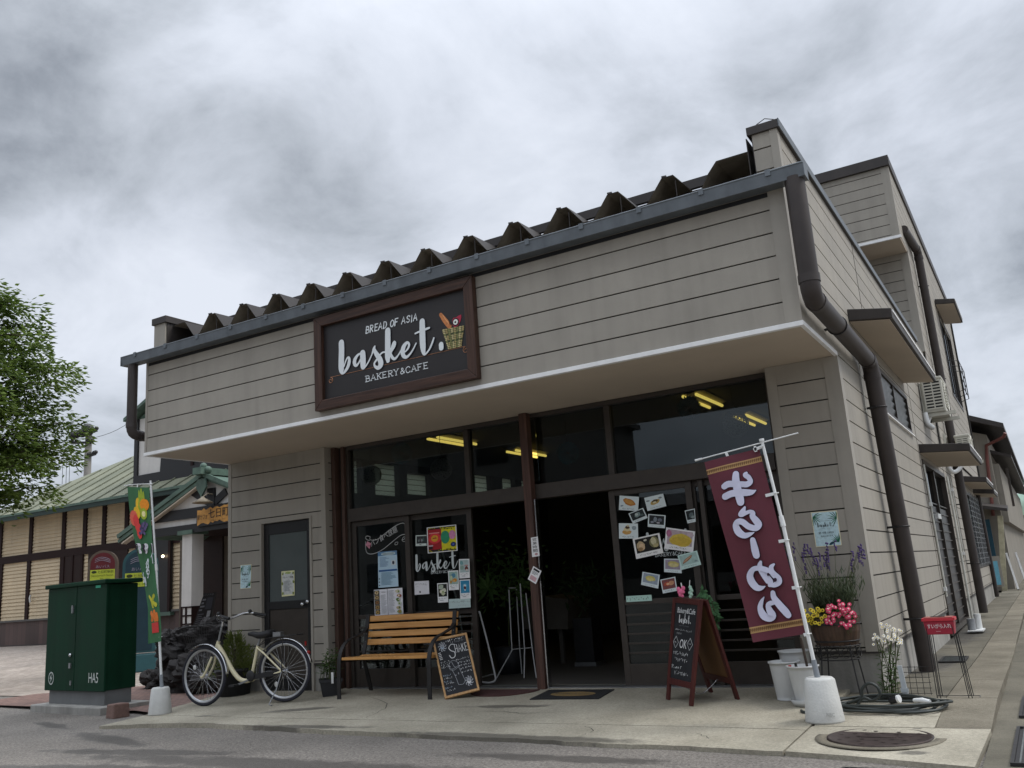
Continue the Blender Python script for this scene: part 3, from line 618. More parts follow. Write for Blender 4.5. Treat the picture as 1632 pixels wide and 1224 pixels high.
# side windows, lattice and side door
def frame_y(mb, x, y0, y1, z0, z1, w=.05, d=.05):
    mb.box(x-d, x+.012, y0, y1, z0, z0+w); mb.box(x-d, x+.012, y0, y1, z1-w, z1); mb.box(x-d, x+.012, y0, y0+w, z0+w, z1-w); mb.box(x-d, x+.012, y1-w, y1, z0+w, z1-w)
mb = MB(M_frame); frame_y(mb, 0, 2.25, 4.62, 2.58, 3.09); mb.box(-.03, .004, 3.42, 3.46, 2.63, 3.04); w_ = mb.build('side_window', shop)
mb = MB(mk('dark louvre glass', (.035, .042, .043), .35, .15, 6, spec=.35))
for k in range(5): z = 2.66+k*.082; mb.hexa([(-.03, 2.3, z), (-.027, 2.3, z), (-.027, 4.57, z), (-.03, 4.57, z)], [(-.008, 2.3, z+.075), (-.005, 2.3, z+.075), (-.005, 4.57, z+.075), (-.008, 4.57, z+.075)])
mb.build('louvre_panes', w_)
mb = MB(M_white); mb.box(.0, .03, 2.2, 4.67, 2.565, 2.579); mb.build('sill', w_)
mb = MB(M_frame); frame_y(mb, 0, 12.4, 16.0, .78, 2.28, .06); w_ = mb.build('lattice_window', shop)
mb = MB(M_steel)
for k in range(14): mb.box(.03, .045, 12.4, 16.0, .84+k*.105, .855+k*.105)
for k in range(8): mb.box(.045, .06, 12.5+k*.48, 12.53+k*.48, .8, 2.27)
mb.build('lattice_grille', w_)
mb = MB(glass('dark pane', (.2, .22, .22), .02)); mb.box(-.03, -.024, 12.46, 15.94, .84, 2.22); mb.build('pane', w_)
mb = MB(M_frame); frame_y(mb, 0.0, 5.26, 8.15, .06, 2.33, .06, .09); mb.box(-.06, -.01, 6.66, 6.74, .12, 2.27)
for k in range(14): mb.box(-.05, -.03, 5.32, 8.09, .15+k*.125, .165+k*.125)
w_ = mb.build('side_door', shop)
mb = MB(mk('dark ribbed door', (.035, .035, .036), .4, .2, 8)); mb.box(-.075, -.05, 5.32, 8.09, .12, 1.75); mb.build('door_leaf', w_)
mb = MB(glass('dark pane')); mb.box(-.06, -.055, 5.32, 8.09, 1.75, 2.27); mb.build('pane', w_)
mb = MB(M_wplast); mb.box(-.01, .03, 5.85, 6.25, 1.56, 1.63); mb.build('name_plate', w_)
for P, r in (([(.02, 5.2, 2.25), (.025, 5.2, .55)], .012), ([(.03, 8.3, 2.3), (.035, 8.3, 1.6), (.035, 8.3, .06)], .018), ([(.02, 9.0, 2.3), (.02, 9.0, 1.0)], .01), ([(.02, 1.02, 3.0), (.02, 1.02, 2.4)], .004)): mb = MB(mk('pale conduit', (.52, .52, .47), .6, .15, 9)); mb.tube(P, r, 8); mb.build('conduit', shop)
each('conduit_box', shop, M_wplast, [(.005, .04, y-.03, y+.03, z, z+.05) for y, z in ((5.2, 1.7), (5.2, .62), (9.0, 2.1), (9.0, 1.05))])
w_ = MB(M_frame); frame_y(w_, .03, 13.4, 16.2, 4.4, 6.3, .07); w_.box(0, .03, 14.77, 14.83, 4.47, 6.23); w_ = w_.build('upper_window', shop)
mb = MB(glass('dark pane')); mb.box(-.01, -.004, 13.47, 16.13, 4.47, 6.23); mb.build('pane', w_)
mb = MB(M_iron); [mb.tube([(.05, y, 4.5), (.24, y, 4.55), (.24, y, 5.2), (.05, y, 5.25)], .010, 6) for y in (13.8, 14.5, 15.2)]; [mb.bar((.24, 13.7, z), (.24, 15.3, z), .012, .012) for z in (4.6, 4.8, 5.0, 5.2)]; mb.build('window_guard', shop)

# ------------------------------------------------------------------ shop front
mb = MB(M_frame2); mb.box(-5.69, -5.64, .1, .30, .06, HS-.002); mb.box(-5.58, -5.54, .14, .30, .06, HS-.002); mb.mat(M_frame).box(-5.64, -5.58, .19, .30, .06, HS-.002)
mb.box(-5.54, -5.50, .18, .28, .06, HS-.002); mb.build('shopfront_jamb', shop, bevel=.004); each('shopfront_jamb', shop, M_frame, [(-.66, -.605, .16, .28, .06, HS-.002)], .004)
mb = MB(M_frame); mb.box(-5.50, -.66, .15, .29, 1.89, 2.035); mb.box(-5.50, -.66, .16, .27, 2.715, HS-.002); [mb.box(x-.03, x+.03, .18, .27, 2.035, 2.715) for x in (-3.87, -2.22)]; [mb.box(x-.09, x-.03, .27, .275, 2.035, 2.715) for x in (-3.87, -2.22)]; mb.build('transom_frame', shop, bevel=.004)
for a, b in ((-5.50, -3.90), (-3.84, -3.14), (-3.04, -2.25), (-2.19, -.66)):
    mb = MB(G_win); mb.box(a, b, .222, .228, 2.035, 2.715); mb.build('transom_pane', shop)
mb = MB(M_steel); mb.box(-5.50, -.66, .12, .30, .075, .10); mb.mat(M_chrome).box(-3.9, -2.28, .108, .12, .08, .098); mb.build('threshold', shop)
mb = MB(M_post); mb.box(-3.14, -3.052, .06, .15, .08, HS-.002); mb.build('timber_post', shop, bevel=.006)
mb = MB(M_chrome); mb.box(-3.042, -3.03, .085, .15, .08, 1.88); mb.build('post_edge', shop)
def slider(x0, x1, yc, louv=True):
    mb = MB(M_frame); w_ = .062; z0, z1, zm = .10, 1.888, .84; a, b = yc-.018, yc+.018
    mb.box(x0, x0+w_, a, b, z0, z1); mb.box(x1-w_, x1, a, b, z0, z1); mb.box(x0+w_, x1-w_, a, b, z1-.055, z1); mb.box(x0+w_, x1-w_, a, b, z0, z0+.19); mb.box(x0+w_, x1-w_, a, b, zm-.025, zm+.02)
    if louv:
        for z in (.375, .46, .545, .63, .715): mb.box(x0+w_, x1-w_, a+.004, b-.004, z, z+.018)
    d = mb.build('sliding_door', shop, bevel=.003)
    g = MB(G_win); g.box(x0+w_, x1-w_, yc-.003, yc+.003, zm+.02, z1-.055); g.box(x0+w_, x1-w_, yc-.003, yc+.003, z0+.19, zm-.025); g.build('pane', d); return d
slider(-5.50, -4.69, .225); slider(-4.75, -3.90, .265); slider(-2.29, -1.46, .225); slider(-1.50, -.66, .265)
mb = MB(M_frame); mb.box(-1.39, -1.35, .20, .245, .1, 1.888); mb.build('door_stile', shop)
# rear service door on the left pier
mb = MB(M_trim); mb.box(DX0-.03, DX0, -.012, .05, .06, 2.0); mb.box(DX1, DX1+.03, -.012, .05, .06, 2.0); mb.box(DX0, DX1, -.012, .05, 1.975, 2.0); mb.build('door_casing', shop)
mb = MB(M_black); D = .028; mb.box(DX0+.001, DX0+.08, D, D+.04, .06, 1.974); mb.box(DX1-.08, DX1-.001, D, D+.04, .06, 1.974); mb.box(DX0+.08, DX1-.08, D, D+.04, 1.84, 1.974); mb.box(DX0+.08, DX1-.08, D, D+.04, .98, 1.07); mb.box(DX0+.08, DX1-.08, D, D+.04, .06, .22); mb.mat(M_frame).box(DX0+.08, DX1-.08, D+.012, D+.03, .22, .98)
d_ = mb.build('service_door', shop, bevel=.003)
mb = MB(mk('frosted door glass', (.075, .09, .088), .35, .06, 5)); mb.box(DX0+.08, DX1-.08, D+.012, D+.02, 1.07, 1.84); mb.build('pane', d_)
mb = MB(M_chrome); mb.lathe((DX1-.055, D-.0, 1.03), [(.0001, 0)], 4) if 0 else None; mb.ball((DX1-.045, D-.035, 1.045), .024); mb.cyl((DX1-.045, D, 1.045), (DX1-.045, D-.03, 1.045), .012); mb.ball((DX1-.12, D-.04, 1.02), .024); mb.cyl((DX1-.12, D, 1.02), (DX1-.12, D-.03, 1.02), .012); mb.build('handle', d_)

# ------------------------------------------------------------------ shop room
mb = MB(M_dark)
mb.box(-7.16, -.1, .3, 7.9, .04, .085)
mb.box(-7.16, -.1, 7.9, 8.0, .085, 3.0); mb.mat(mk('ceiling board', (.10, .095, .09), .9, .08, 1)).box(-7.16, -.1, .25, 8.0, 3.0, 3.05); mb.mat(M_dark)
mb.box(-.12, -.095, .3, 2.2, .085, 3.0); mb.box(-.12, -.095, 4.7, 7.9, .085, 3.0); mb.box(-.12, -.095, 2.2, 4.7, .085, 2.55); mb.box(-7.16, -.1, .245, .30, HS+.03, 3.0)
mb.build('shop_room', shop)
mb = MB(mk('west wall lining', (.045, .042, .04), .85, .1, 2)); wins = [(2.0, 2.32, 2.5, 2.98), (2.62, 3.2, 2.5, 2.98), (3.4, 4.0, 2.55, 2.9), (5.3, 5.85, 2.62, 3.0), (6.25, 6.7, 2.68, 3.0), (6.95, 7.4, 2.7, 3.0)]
ysw = [.1]+[v for w in wins for v in w[:2]]+[8.0]
for k in range(0, len(ysw), 2): mb.box(-7.26, -7.10, ysw[k], ysw[k+1], .05, 3.9)
for a, b, c, d in wins: mb.box(-7.26, -7.10, a, b, .05, c); mb.box(-7.26, -7.10, a, b, d, 3.9)
mb.mat(M_sid).box(-7.262, -7.26, 0, 8, HB, 4.3) if 0 else None
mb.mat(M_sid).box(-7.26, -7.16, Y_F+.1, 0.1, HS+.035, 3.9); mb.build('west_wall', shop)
frosted = bpy.data.materials.new('frosted louvre glass'); frosted.use_nodes = True; _t = frosted.node_tree; _b = N(_t, 'ShaderNodeBsdfTranslucent'); setin(_b, 'Color', (.62, .64, .56, 1)); _t.links.new(_b.outputs[0], _t.nodes['Material Output'].inputs['Surface'])
for a, b, c, d in wins:
    mb = MB(frosted); k = 0
    while c+k*.085 < d-.02: z = c+k*.085; mb.box(-7.2, -7.195, a, b, z, min(d, z+.076)); k += 1
    mb.build('west_louvre', shop)
M_tube = glow('lamp tube', (1.0, .72, .16), .85)
for i, (x, y) in enumerate(((-1.80, 1.45), (-1.78, 3.25), (-5.15, 1.35), (-5.1, 3.2))):
    t = thing('ceiling_light', ('yellow twin tube ceiling light inside the shop, nearest the right pier', 'yellow ceiling light glimpsed deeper in the shop behind the round lace lantern', 'yellow tube light above the left transom window', 'yellow tube light seen through the transom beside the timber post')[i], 'light', (x, y, 3.0), 'tube lights on the shop ceiling')
    mb = MB(mk('lamp batten', (.25, .22, .16), .6, .05)); mb.hexa([(x-.13, y, 2.985), (x+.13, y, 2.985), (x+.13, y+.95, 2.985), (x-.13, y+.95, 2.985)], [(x-.04, y, 2.95), (x+.04, y, 2.95), (x+.04, y+.95, 2.95), (x-.04, y+.95, 2.95)]); mb.build('batten', t)
    for s_ in (-.075, .075): mb = MB(M_tube); mb.cyl((x+s_, y+.03, 2.935), (x+s_, y+.92, 2.935), .018, None, 10); mb.build('tube', t)
# ------------------------------------------------------------------ signboard on the fascia
SX0, SX1, SZ0, SZ1 = -4.645, -2.755, 2.845, 3.79
sg = thing('shop_sign', 'framed dark brown signboard with white lettering on the fascia of the shop', 'sign', ((SX0+SX1)/2, Y_F-.02, SZ0))
M_sw = wood('dark stained wood x', (.030, .014, .009), (.075, .036, .023), 0); M_sw2 = wood('dark stained wood z', (.030, .014, .009), (.075, .036, .023), 2)
fw, fy0, fy1 = .098, Y_F-.072, Y_F-.002
mb = MB(M_sw)
mb.hexa([(SX0, fy0, SZ1), (SX1, fy0, SZ1), (SX1, fy1, SZ1), (SX0, fy1, SZ1)], [(SX0+fw, fy0, SZ1-fw), (SX1-fw, fy0, SZ1-fw), (SX1-fw, fy1, SZ1-fw), (SX0+fw, fy1, SZ1-fw)])
mb.hexa([(SX0, fy0, SZ0), (SX1, fy0, SZ0), (SX1, fy1, SZ0), (SX0, fy1, SZ0)], [(SX0+fw, fy0, SZ0+fw), (SX1-fw, fy0, SZ0+fw), (SX1-fw, fy1, SZ0+fw), (SX0+fw, fy1, SZ0+fw)])
mb.mat(M_sw2)
for a, b in ((SX0, SX0+fw), (SX1, SX1-fw)):
    mb.hexa([(a, fy0, SZ0), (a, fy1, SZ0), (a, fy1, SZ1), (a, fy0, SZ1)], [(b, fy0, SZ0+fw), (b, fy1, SZ0+fw), (b, fy1, SZ1-fw), (b, fy0, SZ1-fw)])
mb.build('frame', sg, bevel=.006)
YP = Y_F-.028
mb = MB(mk('sign panel brown', (.0235, .0205, .0205), .42, .08, 5)); mb.box(SX0+fw-.004, SX1-fw+.004, YP, YP+.02, SZ0+fw-.004, SZ1-fw+.004); mb.build('panel', sg)
def wallsheet(mb, x0, x1, z0, z1, y, lift=.0006): return Sheet(mb, [(x0, y, z1), (x1, y, z1), (x1, y, z0), (x0, y, z0)], lift)
M_sgw = mk('sign white', (.74, .78, .79), .5, .04, 8); M_shadow = mk('sign navy edge', (.012, .015, .03), .5, .05)
mb = MB(); sh = wallsheet(mb, _x0, _x1, _z0, _z1, YP-.004, .0004); basket_on(sh, .006, -.010, 1.006, .990, M_shadow, 1.05); basket_on(sh, 0, 0, 1, 1, M_sgw, 1.08)
mb.build('shop_name', sg)
STK = {  # plain capitals as strokes on a unit box
 'A': [[(0,0),(.5,1),(1,0)], [(.2,.35),(.8,.35)]], 'B': [[(.1,0),(.1,1)], [(.1,1),(.7,.95),(.75,.6),(.1,.53)], [(.1,.53),(.85,.45),(.85,.06),(.1,0)]], 'C': [[(.95,.8),(.6,1),(.15,.8),(.08,.4),(.3,.03),(.7,0),(.95,.18)]],
 'D': [[(.1,0),(.1,1)], [(.1,1),(.7,.9),(.92,.5),(.7,.1),(.1,0)]], 'E': [[(.12,0),(.12,1)], [(.12,1),(.9,1)], [(.12,.52),(.7,.52)], [(.12,0),(.92,0)]], 'F': [[(.12,0),(.12,1)], [(.12,1),(.9,1)], [(.12,.5),(.7,.5)]],
 'I': [[(.5,0),(.5,1)]], 'K': [[(.12,0),(.12,1)], [(.9,1),(.15,.45)], [(.35,.6),(.95,0)]], 'O': [[(.5,1),(.1,.75),(.1,.25),(.5,0),(.9,.25),(.9,.75),(.5,1)]], 'R': [[(.1,0),(.1,1)], [(.1,1),(.75,.95),(.78,.6),(.1,.5)], [(.4,.5),(.92,0)]],
 'S': [[(.85,.85),(.5,1),(.15,.8),(.3,.55),(.75,.42),(.85,.18),(.5,0),(.1,.15)]], 'Y': [[(.05,1),(.5,.5),(.95,1)], [(.5,.5),(.5,0)]], '&': [[(.98,.1),(.35,.75),(.45,1),(.7,.85),(.6,.6),(.15,.35),(.3,.02),(.7,.1),(.95,.45)]], 'H': [[(.1,0),(.1,1)], [(.9,0),(.9,1)], [(.1,.5),(.9,.5)]], 'P': [[(.1,0),(.1,1)], [(.1,1),(.8,.9),(.8,.6),(.1,.5)]], 'T': [[(.5,0),(.5,1)], [(.05,1),(.95,1)]]}
SERIF = {'A': [(0,0),(1,0)], 'B': [(.1,0),(.1,1)], 'K': [(.12,0),(.12,1),(.9,1),(.95,0)], 'E': [(.12,0),(.12,1)], 'R': [(.1,0),(.1,1),(.95,0)], 'Y': [(.05,1),(.95,1),(.5,0)], 'F': [(.12,0),(.12,1)]}
def letter_row(sh, st, a0, a1, b0, b1, m, w=.17, serif=False, slant=0, jit=0, seed=3, gap=.28):
    g = random.Random(seed); u = [(.45 if c in 'I ' else 1) for c in st]; tot = sum(u)+gap*(len(st)-1); x = a0; k = (a1-a0)/tot; h = b1-b0
    for c, ww in zip(st, u):
        dy = g.uniform(-jit, jit)*h; sh.k = 1+6*(st.index(c) % 2)
        for s_ in STK.get(c, []):
            q = []
            for j, (px, py) in enumerate(s_):
                px = .5 if c == 'I' else px
                wv = w*h*(1 if not jit else g.uniform(.7, 1.25)*(1.15-.45*j/len(s_)))
                q.append((x+px*ww*k+slant*(py-.5)*k, b0+py*h+dy, wv))
            sh.stroke(q, m, 4 if len(q) > 3 else 1)
        if serif:
            for px, py in SERIF.get(c, []): sh.stroke([(x+px*k-.2*k, b0+py*h, w*h*.7), (x+px*k+.2*k, b0+py*h, w*h*.7)], m, 1)
        x += (ww+gap)*k
# where each line of the sign stands, read off the panel
def sgp(x, y): p = at(*_q(x, y), 1, YP); return p.x, p.z
PX0, PX1, PZ0, PZ1 = SX0+fw, SX1-fw, SZ0+fw, SZ1-fw
fa = lambda x: (x-PX0)/(PX1-PX0); fb = lambda z: (z-PZ0)/(PZ1-PZ0)
mb = MB(); sh = wallsheet(mb, PX0, PX1, PZ0, PZ1, YP-.001)
a, b = sgp(560, 985), sgp(1322, 752); t0 = sgp(572, 912)
letter_row(sh, 'BAKERY&CAFE', fa(a[0]), fa(b[0]), fb(a[1]), fb(t0[1]), M_sgw, .13, True)
mb.build('bakery_and_cafe_line', sg)
mb = MB(); sh = wallsheet(mb, PX0, PX1, PZ0, PZ1, YP-.001)
a, b, t0 = sgp(562, 392), sgp(1188, 205), sgp(567, 312)
letter_row(sh, 'BREAD OF ASIA', fa(a[0]), fa(b[0]), fb(a[1]), fb(t0[1]), M_sgw, .17, False, .22, .05)
mb.build('bread_of_asia_line', sg)
M_cop = mk('copper line', (.36, .17, .09), .4, .1, 9, metal=.4)
mb = MB(M_cop); z1_ = sgp(700, 797)[1]; xl = sgp(130, 935)[0]; xr = at(742, 549, 1, YP).x; y_ = YP-.001
def spiral(cx, cz, s_): return [(cx+s_*.033*(1-t/14)*math.cos(t*.75+1.57), y_, cz+.033*(1-t/14)*math.sin(t*.75+1.57)) for t in range(12)]
mb.tube([(xl, y_, z1_), (xr, y_, z1_)], .0028, 6); mb.tube(spiral(xl, z1_-.033, -1), .004, 6); mb.tube(spiral(xr, z1_-.033, 1), .004, 6); mb.build('scroll_line', sg)
# the picture of a bread basket
qb = crop(680, 480, 100/1224)
def bp_(x, y, dy=0): p = at(*qb(x, y), 1, YP); return Vector((p.x, YP-.003-dy, p.z))
bk = MB(mk('straw', (.42, .35, .16), .7, .35, 60)); rows = 9; cols = 8
TLb, TRb, BRb, BLb = bp_(300, 555), bp_(745, 470), bp_(685, 885), bp_(425, 945)
sh = Sheet(bk, [TLb, TRb, BRb, BLb], .001); sh.rect(0, 0, 1, 1, mk('straw shade', (.06, .07, .03), .8, .2, 40)); 
M_st = [mk('straw pale', (.52, .44, .22), .7, .2, 40), mk('straw tan', (.40, .31, .13), .7, .2, 40), mk('straw olive', (.22, .22, .08), .7, .2, 40)]
for i in range(12):
    for j in range(cols):
        a = (j+.5)/cols; b = 1-(i+.5)/12; sh.k = 2
        if i in (3, 7) and j % 2: continue
        sh.ell(a+rnd.uniform(-.01, .01), b, .062, .036, M_st[(i*3+j) % 3 if i not in (3, 7) else 2], 8)
bk.build('basket_picture', sg)
bk = MB(); sh = Sheet(bk, [bp_(200, 240), bp_(560, 200), bp_(560, 520), bp_(200, 560)], .0012)
M_crust = mk('crust', (.55, .20, .065), .5, .25, 30); sh.stroke([(.22, .90, .22), (.45, .52, .32), (.70, .12, .30)], M_crust, 5); sh.stroke([(.33, .86, .03), (.45, .66, .04), (.5, .55, .03)], mk('crumb', (.80, .42, .18), .6, .1), 4); sh.stroke([(.5, .56, .03), (.62, .38, .05), (.66, .28, .03)], MATS['crumb'], 4); sh.stroke([(.7, .36, .03), (.76, .22, .05)], ink('#3a1710'), 1)
bk.build('baguette_picture', sg)
bk = MB(); cc = bp_(580, 400); sh = Sheet(bk, [cc+Vector((-.068, 0, .068)), cc+Vector((.068, 0, .068)), cc+Vector((.068, 0, -.068)), cc+Vector((-.068, 0, -.068))], .0012)
sh.poly([(.18, .62), (.3, .8), (.5, .78), (.7, .86), (.92, .90), (.93, .70), (.82, .42), (.6, .18), (.38, .12), (.2, .3)], ink('#b02a45')); sh.ell(.46, .48, .27, .27, ink('#231016')); sh.ell(.46, .48, .19, .19, ink('#e8e8e0')); sh.ell(.45, .47, .07, .07, ink('#101010'))
bk.build('fruit_picture', sg)

# ------------------------------------------------------------------ banners on weighted poles
def banner(name, label, yb, base, top, rail, cloth, cloth_m, loops, pole_r=.0125, hem=None, bend=0):
    """base = pixel of the pole foot, top = of its tip; everything stands in the upright plane y = yb"""
    t = thing(name, label, 'banner', (base.x, base.y, base.z))
    return t
yb = -1.16
nb = thing('nobori_banner', 'tall maroon banner with big white Japanese characters leaning on a white pole at right', 'banner', (-.235, yb, padz(yb)))
def conc_base(t, x, y, z, R0, R1, h, txt=None):
    mb = MB(mk('cast concrete weight', (.50, .50, .475), .8, .12, 6, streak=.15, bump=.3, bscale=70)); mb.lathe((x, y, z), [(.0001, 0), (R0, 0), (R0, .012), (R1, h-.015), (R1-.015, h), (.0001, h)], 36)
    o = mb.build('concrete_weight', t)
    if txt:
        d = (CAM_POS-Vector((x, y, 0))); d.z = 0; d.normalize(); r = Vector((-d.y, d.x, 0)); c = Vector((x, y, z+.06))+d*(R0*.985)+r*.04
        m2 = MB(); s2 = Sheet(m2, [c-r*.026+Vector((0,0,.011))-d*.004, c+r*.026+Vector((0,0,.011))-d*.004, c+r*.026-Vector((0,0,.011)), c-r*.026-Vector((0,0,.011))], .005); s2.text(txt, 0, 0, 1, 1, ink('#8d8d88')); m2.build('embossed_mark', o)
    return o
bx, bz = -.235, padz(yb)
conc_base(nb, bx, yb, bz, .128, .10, .285, 'NBC')
p0 = Vector((bx, yb, bz+.27)); tip = at(1214, 702, 1, yb); p1 = at(1305, 1092, 1, yb); p0 = Vector((p1.x, yb, bz+.27))
mb = MB(mk('grey socket', (.22, .24, .26), .5, .1)); d_ = (tip-p0).normalized(); mb.cyl(p0, p0+d_*.13, .02, .018); mb.build('socket', nb)
mb = MB(M_wplast); mid_ = at(1247, 832, 1, yb); mb.cyl(p0+d_*.12, mid_, .0135, None, 12); mb.cyl(mid_, tip, .011, None, 12); mb.cyl(mid_-d_*.03, mid_+d_*.045, .0185, .0165, 12); mb.cyl(tip-d_*.005, tip+d_*.012, .018, None, 10); mb.build('pole', nb)
ra, rb_ = at(1108, 734, 1, yb), at(1272, 690, 1, yb); mb = MB(M_wplast); mb.cyl(ra, rb_, .0048, None, 8); mb.cyl(ra, ra+(rb_-ra)*.07, .009, .007, 8); mb.build('cross_rail', nb)
M_cl = mk('maroon cloth', (.118, .029, .041), .85, .08, 14, bump=.12, bscale=220)
c_ = [at(1123, 737, 1, yb), at(1209, 714, 1, yb), at(1286, 1010, 1, yb), at(1200, 1024, 1, yb)]
def cloth_pt(a, b):
    p = (c_[3]*(1-a)+c_[2]*a)*(1-b)+(c_[0]*(1-a)+c_[1]*a)*b
    return p+Vector((0, .018*math.sin(b*5+a*2.2)*(1-b*.5)+.010*math.sin(a*6+b*3)-.012*(1-a)*math.sin(b*3.1), 0))
def wrap(mb, off):                                            # lay flat printing onto the waving cloth
    inv = lambda v: v
    return mb
class Cloth(Sheet):
    def __init__(s, mb, fn, lift=.0011, flip=1):
        s.fn = fn; Sheet.__init__(s, mb, [fn(0, 1), fn(1, 1), fn(1, 0), fn(0, 0)], lift)
    def p(s, a, b, k=None): return s.fn(a, b)+s.n*s.lift*(s.k if k is None else k)
    def uv(s, P):                                             # plane point to cloth coordinates
        q = Vector((P.x, 0, P.z)); A = [Vector((v.x, 0, v.z)) for v in (s.BL, s.BR, s.TL, s.TR)]; a = b = .5
        for _ in range(12):
            e = q-((A[0]*(1-a)+A[1]*a)*(1-b)+(A[2]*(1-a)+A[3]*a)*b); da = (A[1]-A[0])*(1-b)+(A[3]-A[2])*b; db = (A[2]-A[0])*(1-a)+(A[3]-A[1])*a
            det = da.x*db.z-da.z*db.x; a += (e.x*db.z-e.z*db.x)/det; b += (da.x*e.z-da.z*e.x)/det
        return a, b
def cloth_mesh(mb, fn, n=20, m=50):
    vs = [fn(i/n, j/m) for j in range(m+1) for i in range(n+1)]; mb.add(vs, [(j*(n+1)+i, j*(n+1)+i+1, (j+1)*(n+1)+i+1, (j+1)*(n+1)+i) for j in range(m) for i in range(n)], True)
mb = MB(M_cl); cloth_mesh(mb, cloth_pt); cl_ = mb.build('cloth', nb)
M_bw = mk('banner white', (.60, .60, .74), .8, .05, 10); M_bd = mk('banner dark edge', (.035, .012, .03), .8, .05); M_gold = mk('banner gold', (.42, .25, .105), .7, .1, 20)
k1 = crop(1130, 730, 160/1224); k2 = crop(1150, 870, 150/1148)
CH = {'beef': (k1, [[(340,198,76),(342,280,92),(368,400,98),(392,490,98),(403,540,90)], [(202,352,70),(260,320,76),(400,322,70),(470,322,72),(512,290,60),(490,240,62),(450,208,62),(462,182,30)], [(212,474,78),(300,436,80),(420,425,88),(520,420,68),(575,396,16)]]),
 'ra': (k1, [[(455,603,26),(432,655,66),(408,690,66)], [(420,692,60),(470,672,46),(520,655,46),(552,672,56),(548,712,70),(590,765,84),(620,812,84),(585,856,72),(500,835,74),(430,782,74),(372,780,72),(345,830,78),(380,905,92),(450,945,72),(520,928,46),(568,908,10)]]),
 'bar': (k1, [[(552,1000,66),(575,1110,88),(592,1185,84)]]),
 'me': (k2, [[(492,196,36),(480,245,66),(505,305,80),(560,385,90),(600,445,86),(598,480,46)], [(652,224,26),(622,256,56),(622,300,64),(650,345,76),(702,395,78),(706,440,78),(660,474,60),(610,478,44)], [(640,330,50),(560,292,66),(470,272,60),(395,286,62),(352,360,80),(372,440,90),(430,505,82),(490,512,56),(540,492,12)]]),
 'n': (k2, [[(636,570,58),(650,632,72),(716,720,88),(786,798,92),(818,840,80)], [(668,690,40),(612,696,58),(572,722,58),(592,790,82),(622,848,94),(582,884,82),(512,848,94),(472,760,68),(490,680,46),(524,622,10)]])}
mb = MB(); sh = Cloth(mb, cloth_pt)
Hc = (sh.TL-sh.BL).length
def wpx(fn, x, y, w): a = at(*fn(x, y), 1, yb); b = at(*fn(x+w, y), 1, yb); return (a-b).length
for m_, ex in ((M_bd, 14), (M_bw, 0)):
    for nm, (fn, ss) in CH.items():
        for s_ in ss: sh.stroke([(*sh.uv(at(*fn(x, y), 1, yb)), wpx(fn, x, y, w+ex)/Hc) for x, y, w in s_], m_, 5)
for x, y, ra_, rb2 in ((583, 347, .022, .009), (668, 412, .03, .011)): u = sh.uv(at(*k2(x, y), 1, yb)); sh.ell(u[0], u[1], ra_, rb2, M_bd, 10, -.6)
mb.build('characters', cl_)
mb = MB(); sh = Cloth(mb, cloth_pt)
for b0, b1 in ((.925, .955), (.045, .078)):
    mb = MB(); sh = Cloth(mb, cloth_pt)
    for i in range(16): sh.k = 1; sh.rect(i/16, b0, (i+1)/16, b1, M_gold)
    for i in range(28): sh.k = 2; a = (i+.5)/28; sh.stroke([(a-.008, b0+.008, .0035), (a-.008, b1-.008, .0035), (a+.008, b1-.008, .0035), (a+.006, b0+.014, .0035)], ink('#5a3a1c'), 1)
    mb.build('gold_band', cl_)
mb = MB(M_wplast)
for a, q0, q1 in ((0, (1157, 721), (1163, 735)), ):
    mb.bar(at(*q0, 1, yb-.005), at(*q1, 1, yb-.005), .02, .004, (0, 1, 0))
for q0, q1 in (((1220, 790), (1237, 786)), ((1241, 863), (1254, 861)), ((1262, 937), (1273, 936)), ((1281, 1012), (1289, 1010)), ((1201, 717), (1214, 712))): mb.bar(at(*q0, 1, yb-.006), at(*q1, 1, yb-.006), .004, .022, (0, 0, 1)); mb.ring(at(*q1, 1, yb), .0165, .0035, d_, 14, 6)
mb.bar(at(1203, 711, 1, yb-.006), at(1205, 720, 1, yb-.006), .018, .004, (0, 1, 0)); mb.build('loops', nb)

# green banner at left, seen from its back
yl = -1.27; gb = thing('nobori_banner', 'narrow green banner with fruit picture on a white pole beside the bicycle', 'banner', (-6.83, yl, padz(yl)))
conc_base(gb, -6.845, yl, padz(yl), .115, .09, .265)
g0 = at(258, 1096, 1, yl); gt = at(240, 766, 1, yl); gd = (gt-g0).normalized()
mb = MB(MATS['grey socket']); mb.cyl(g0-gd*.02, g0+gd*.13, .02, .018); mb.build('socket', gb)
gm = at(249, 905, 1, yl); mb = MB(M_wplast); mb.cyl(g0+gd*.12, gm, .0135, None, 10); mb.cyl(gm, gt, .011, None, 10); mb.cyl(gm-gd*.03, gm+gd*.04, .018, .016, 10); mb.build('pole', gb)
mb = MB(M_wplast); mb.tube([at(198, 774, 1, yl), at(215, 772, 1, yl-.03), at(243, 771, 1, yl)], .005, 8); mb.build('cross_rail', gb)
Lq = [(203, 776), (206, 810), (212, 850), (221, 890), (230, 930), (236, 970), (236, 1000), (236, 1026)]; Rq = [(238, 777), (239, 810), (242, 850), (245, 890), (249, 930), (254, 965), (257, 1000), (257, 1022)]
def gcl(a, b):
    k = (1-b)*7; i = min(6, int(k)); t = k-i; u = [Lq[i][j]*(1-t)+Lq[i+1][j]*t for j in (0, 1)]; w = [Rq[i][j]*(1-t)+Rq[i+1][j]*t for j in (0, 1)]
    return at(u[0]*(1-a)+w[0]*a, u[1]*(1-a)+w[1]*a, 1, yl+.05*math.sin(a*3.4+b*3)*(1-.5*b)*(1-a)-.02)
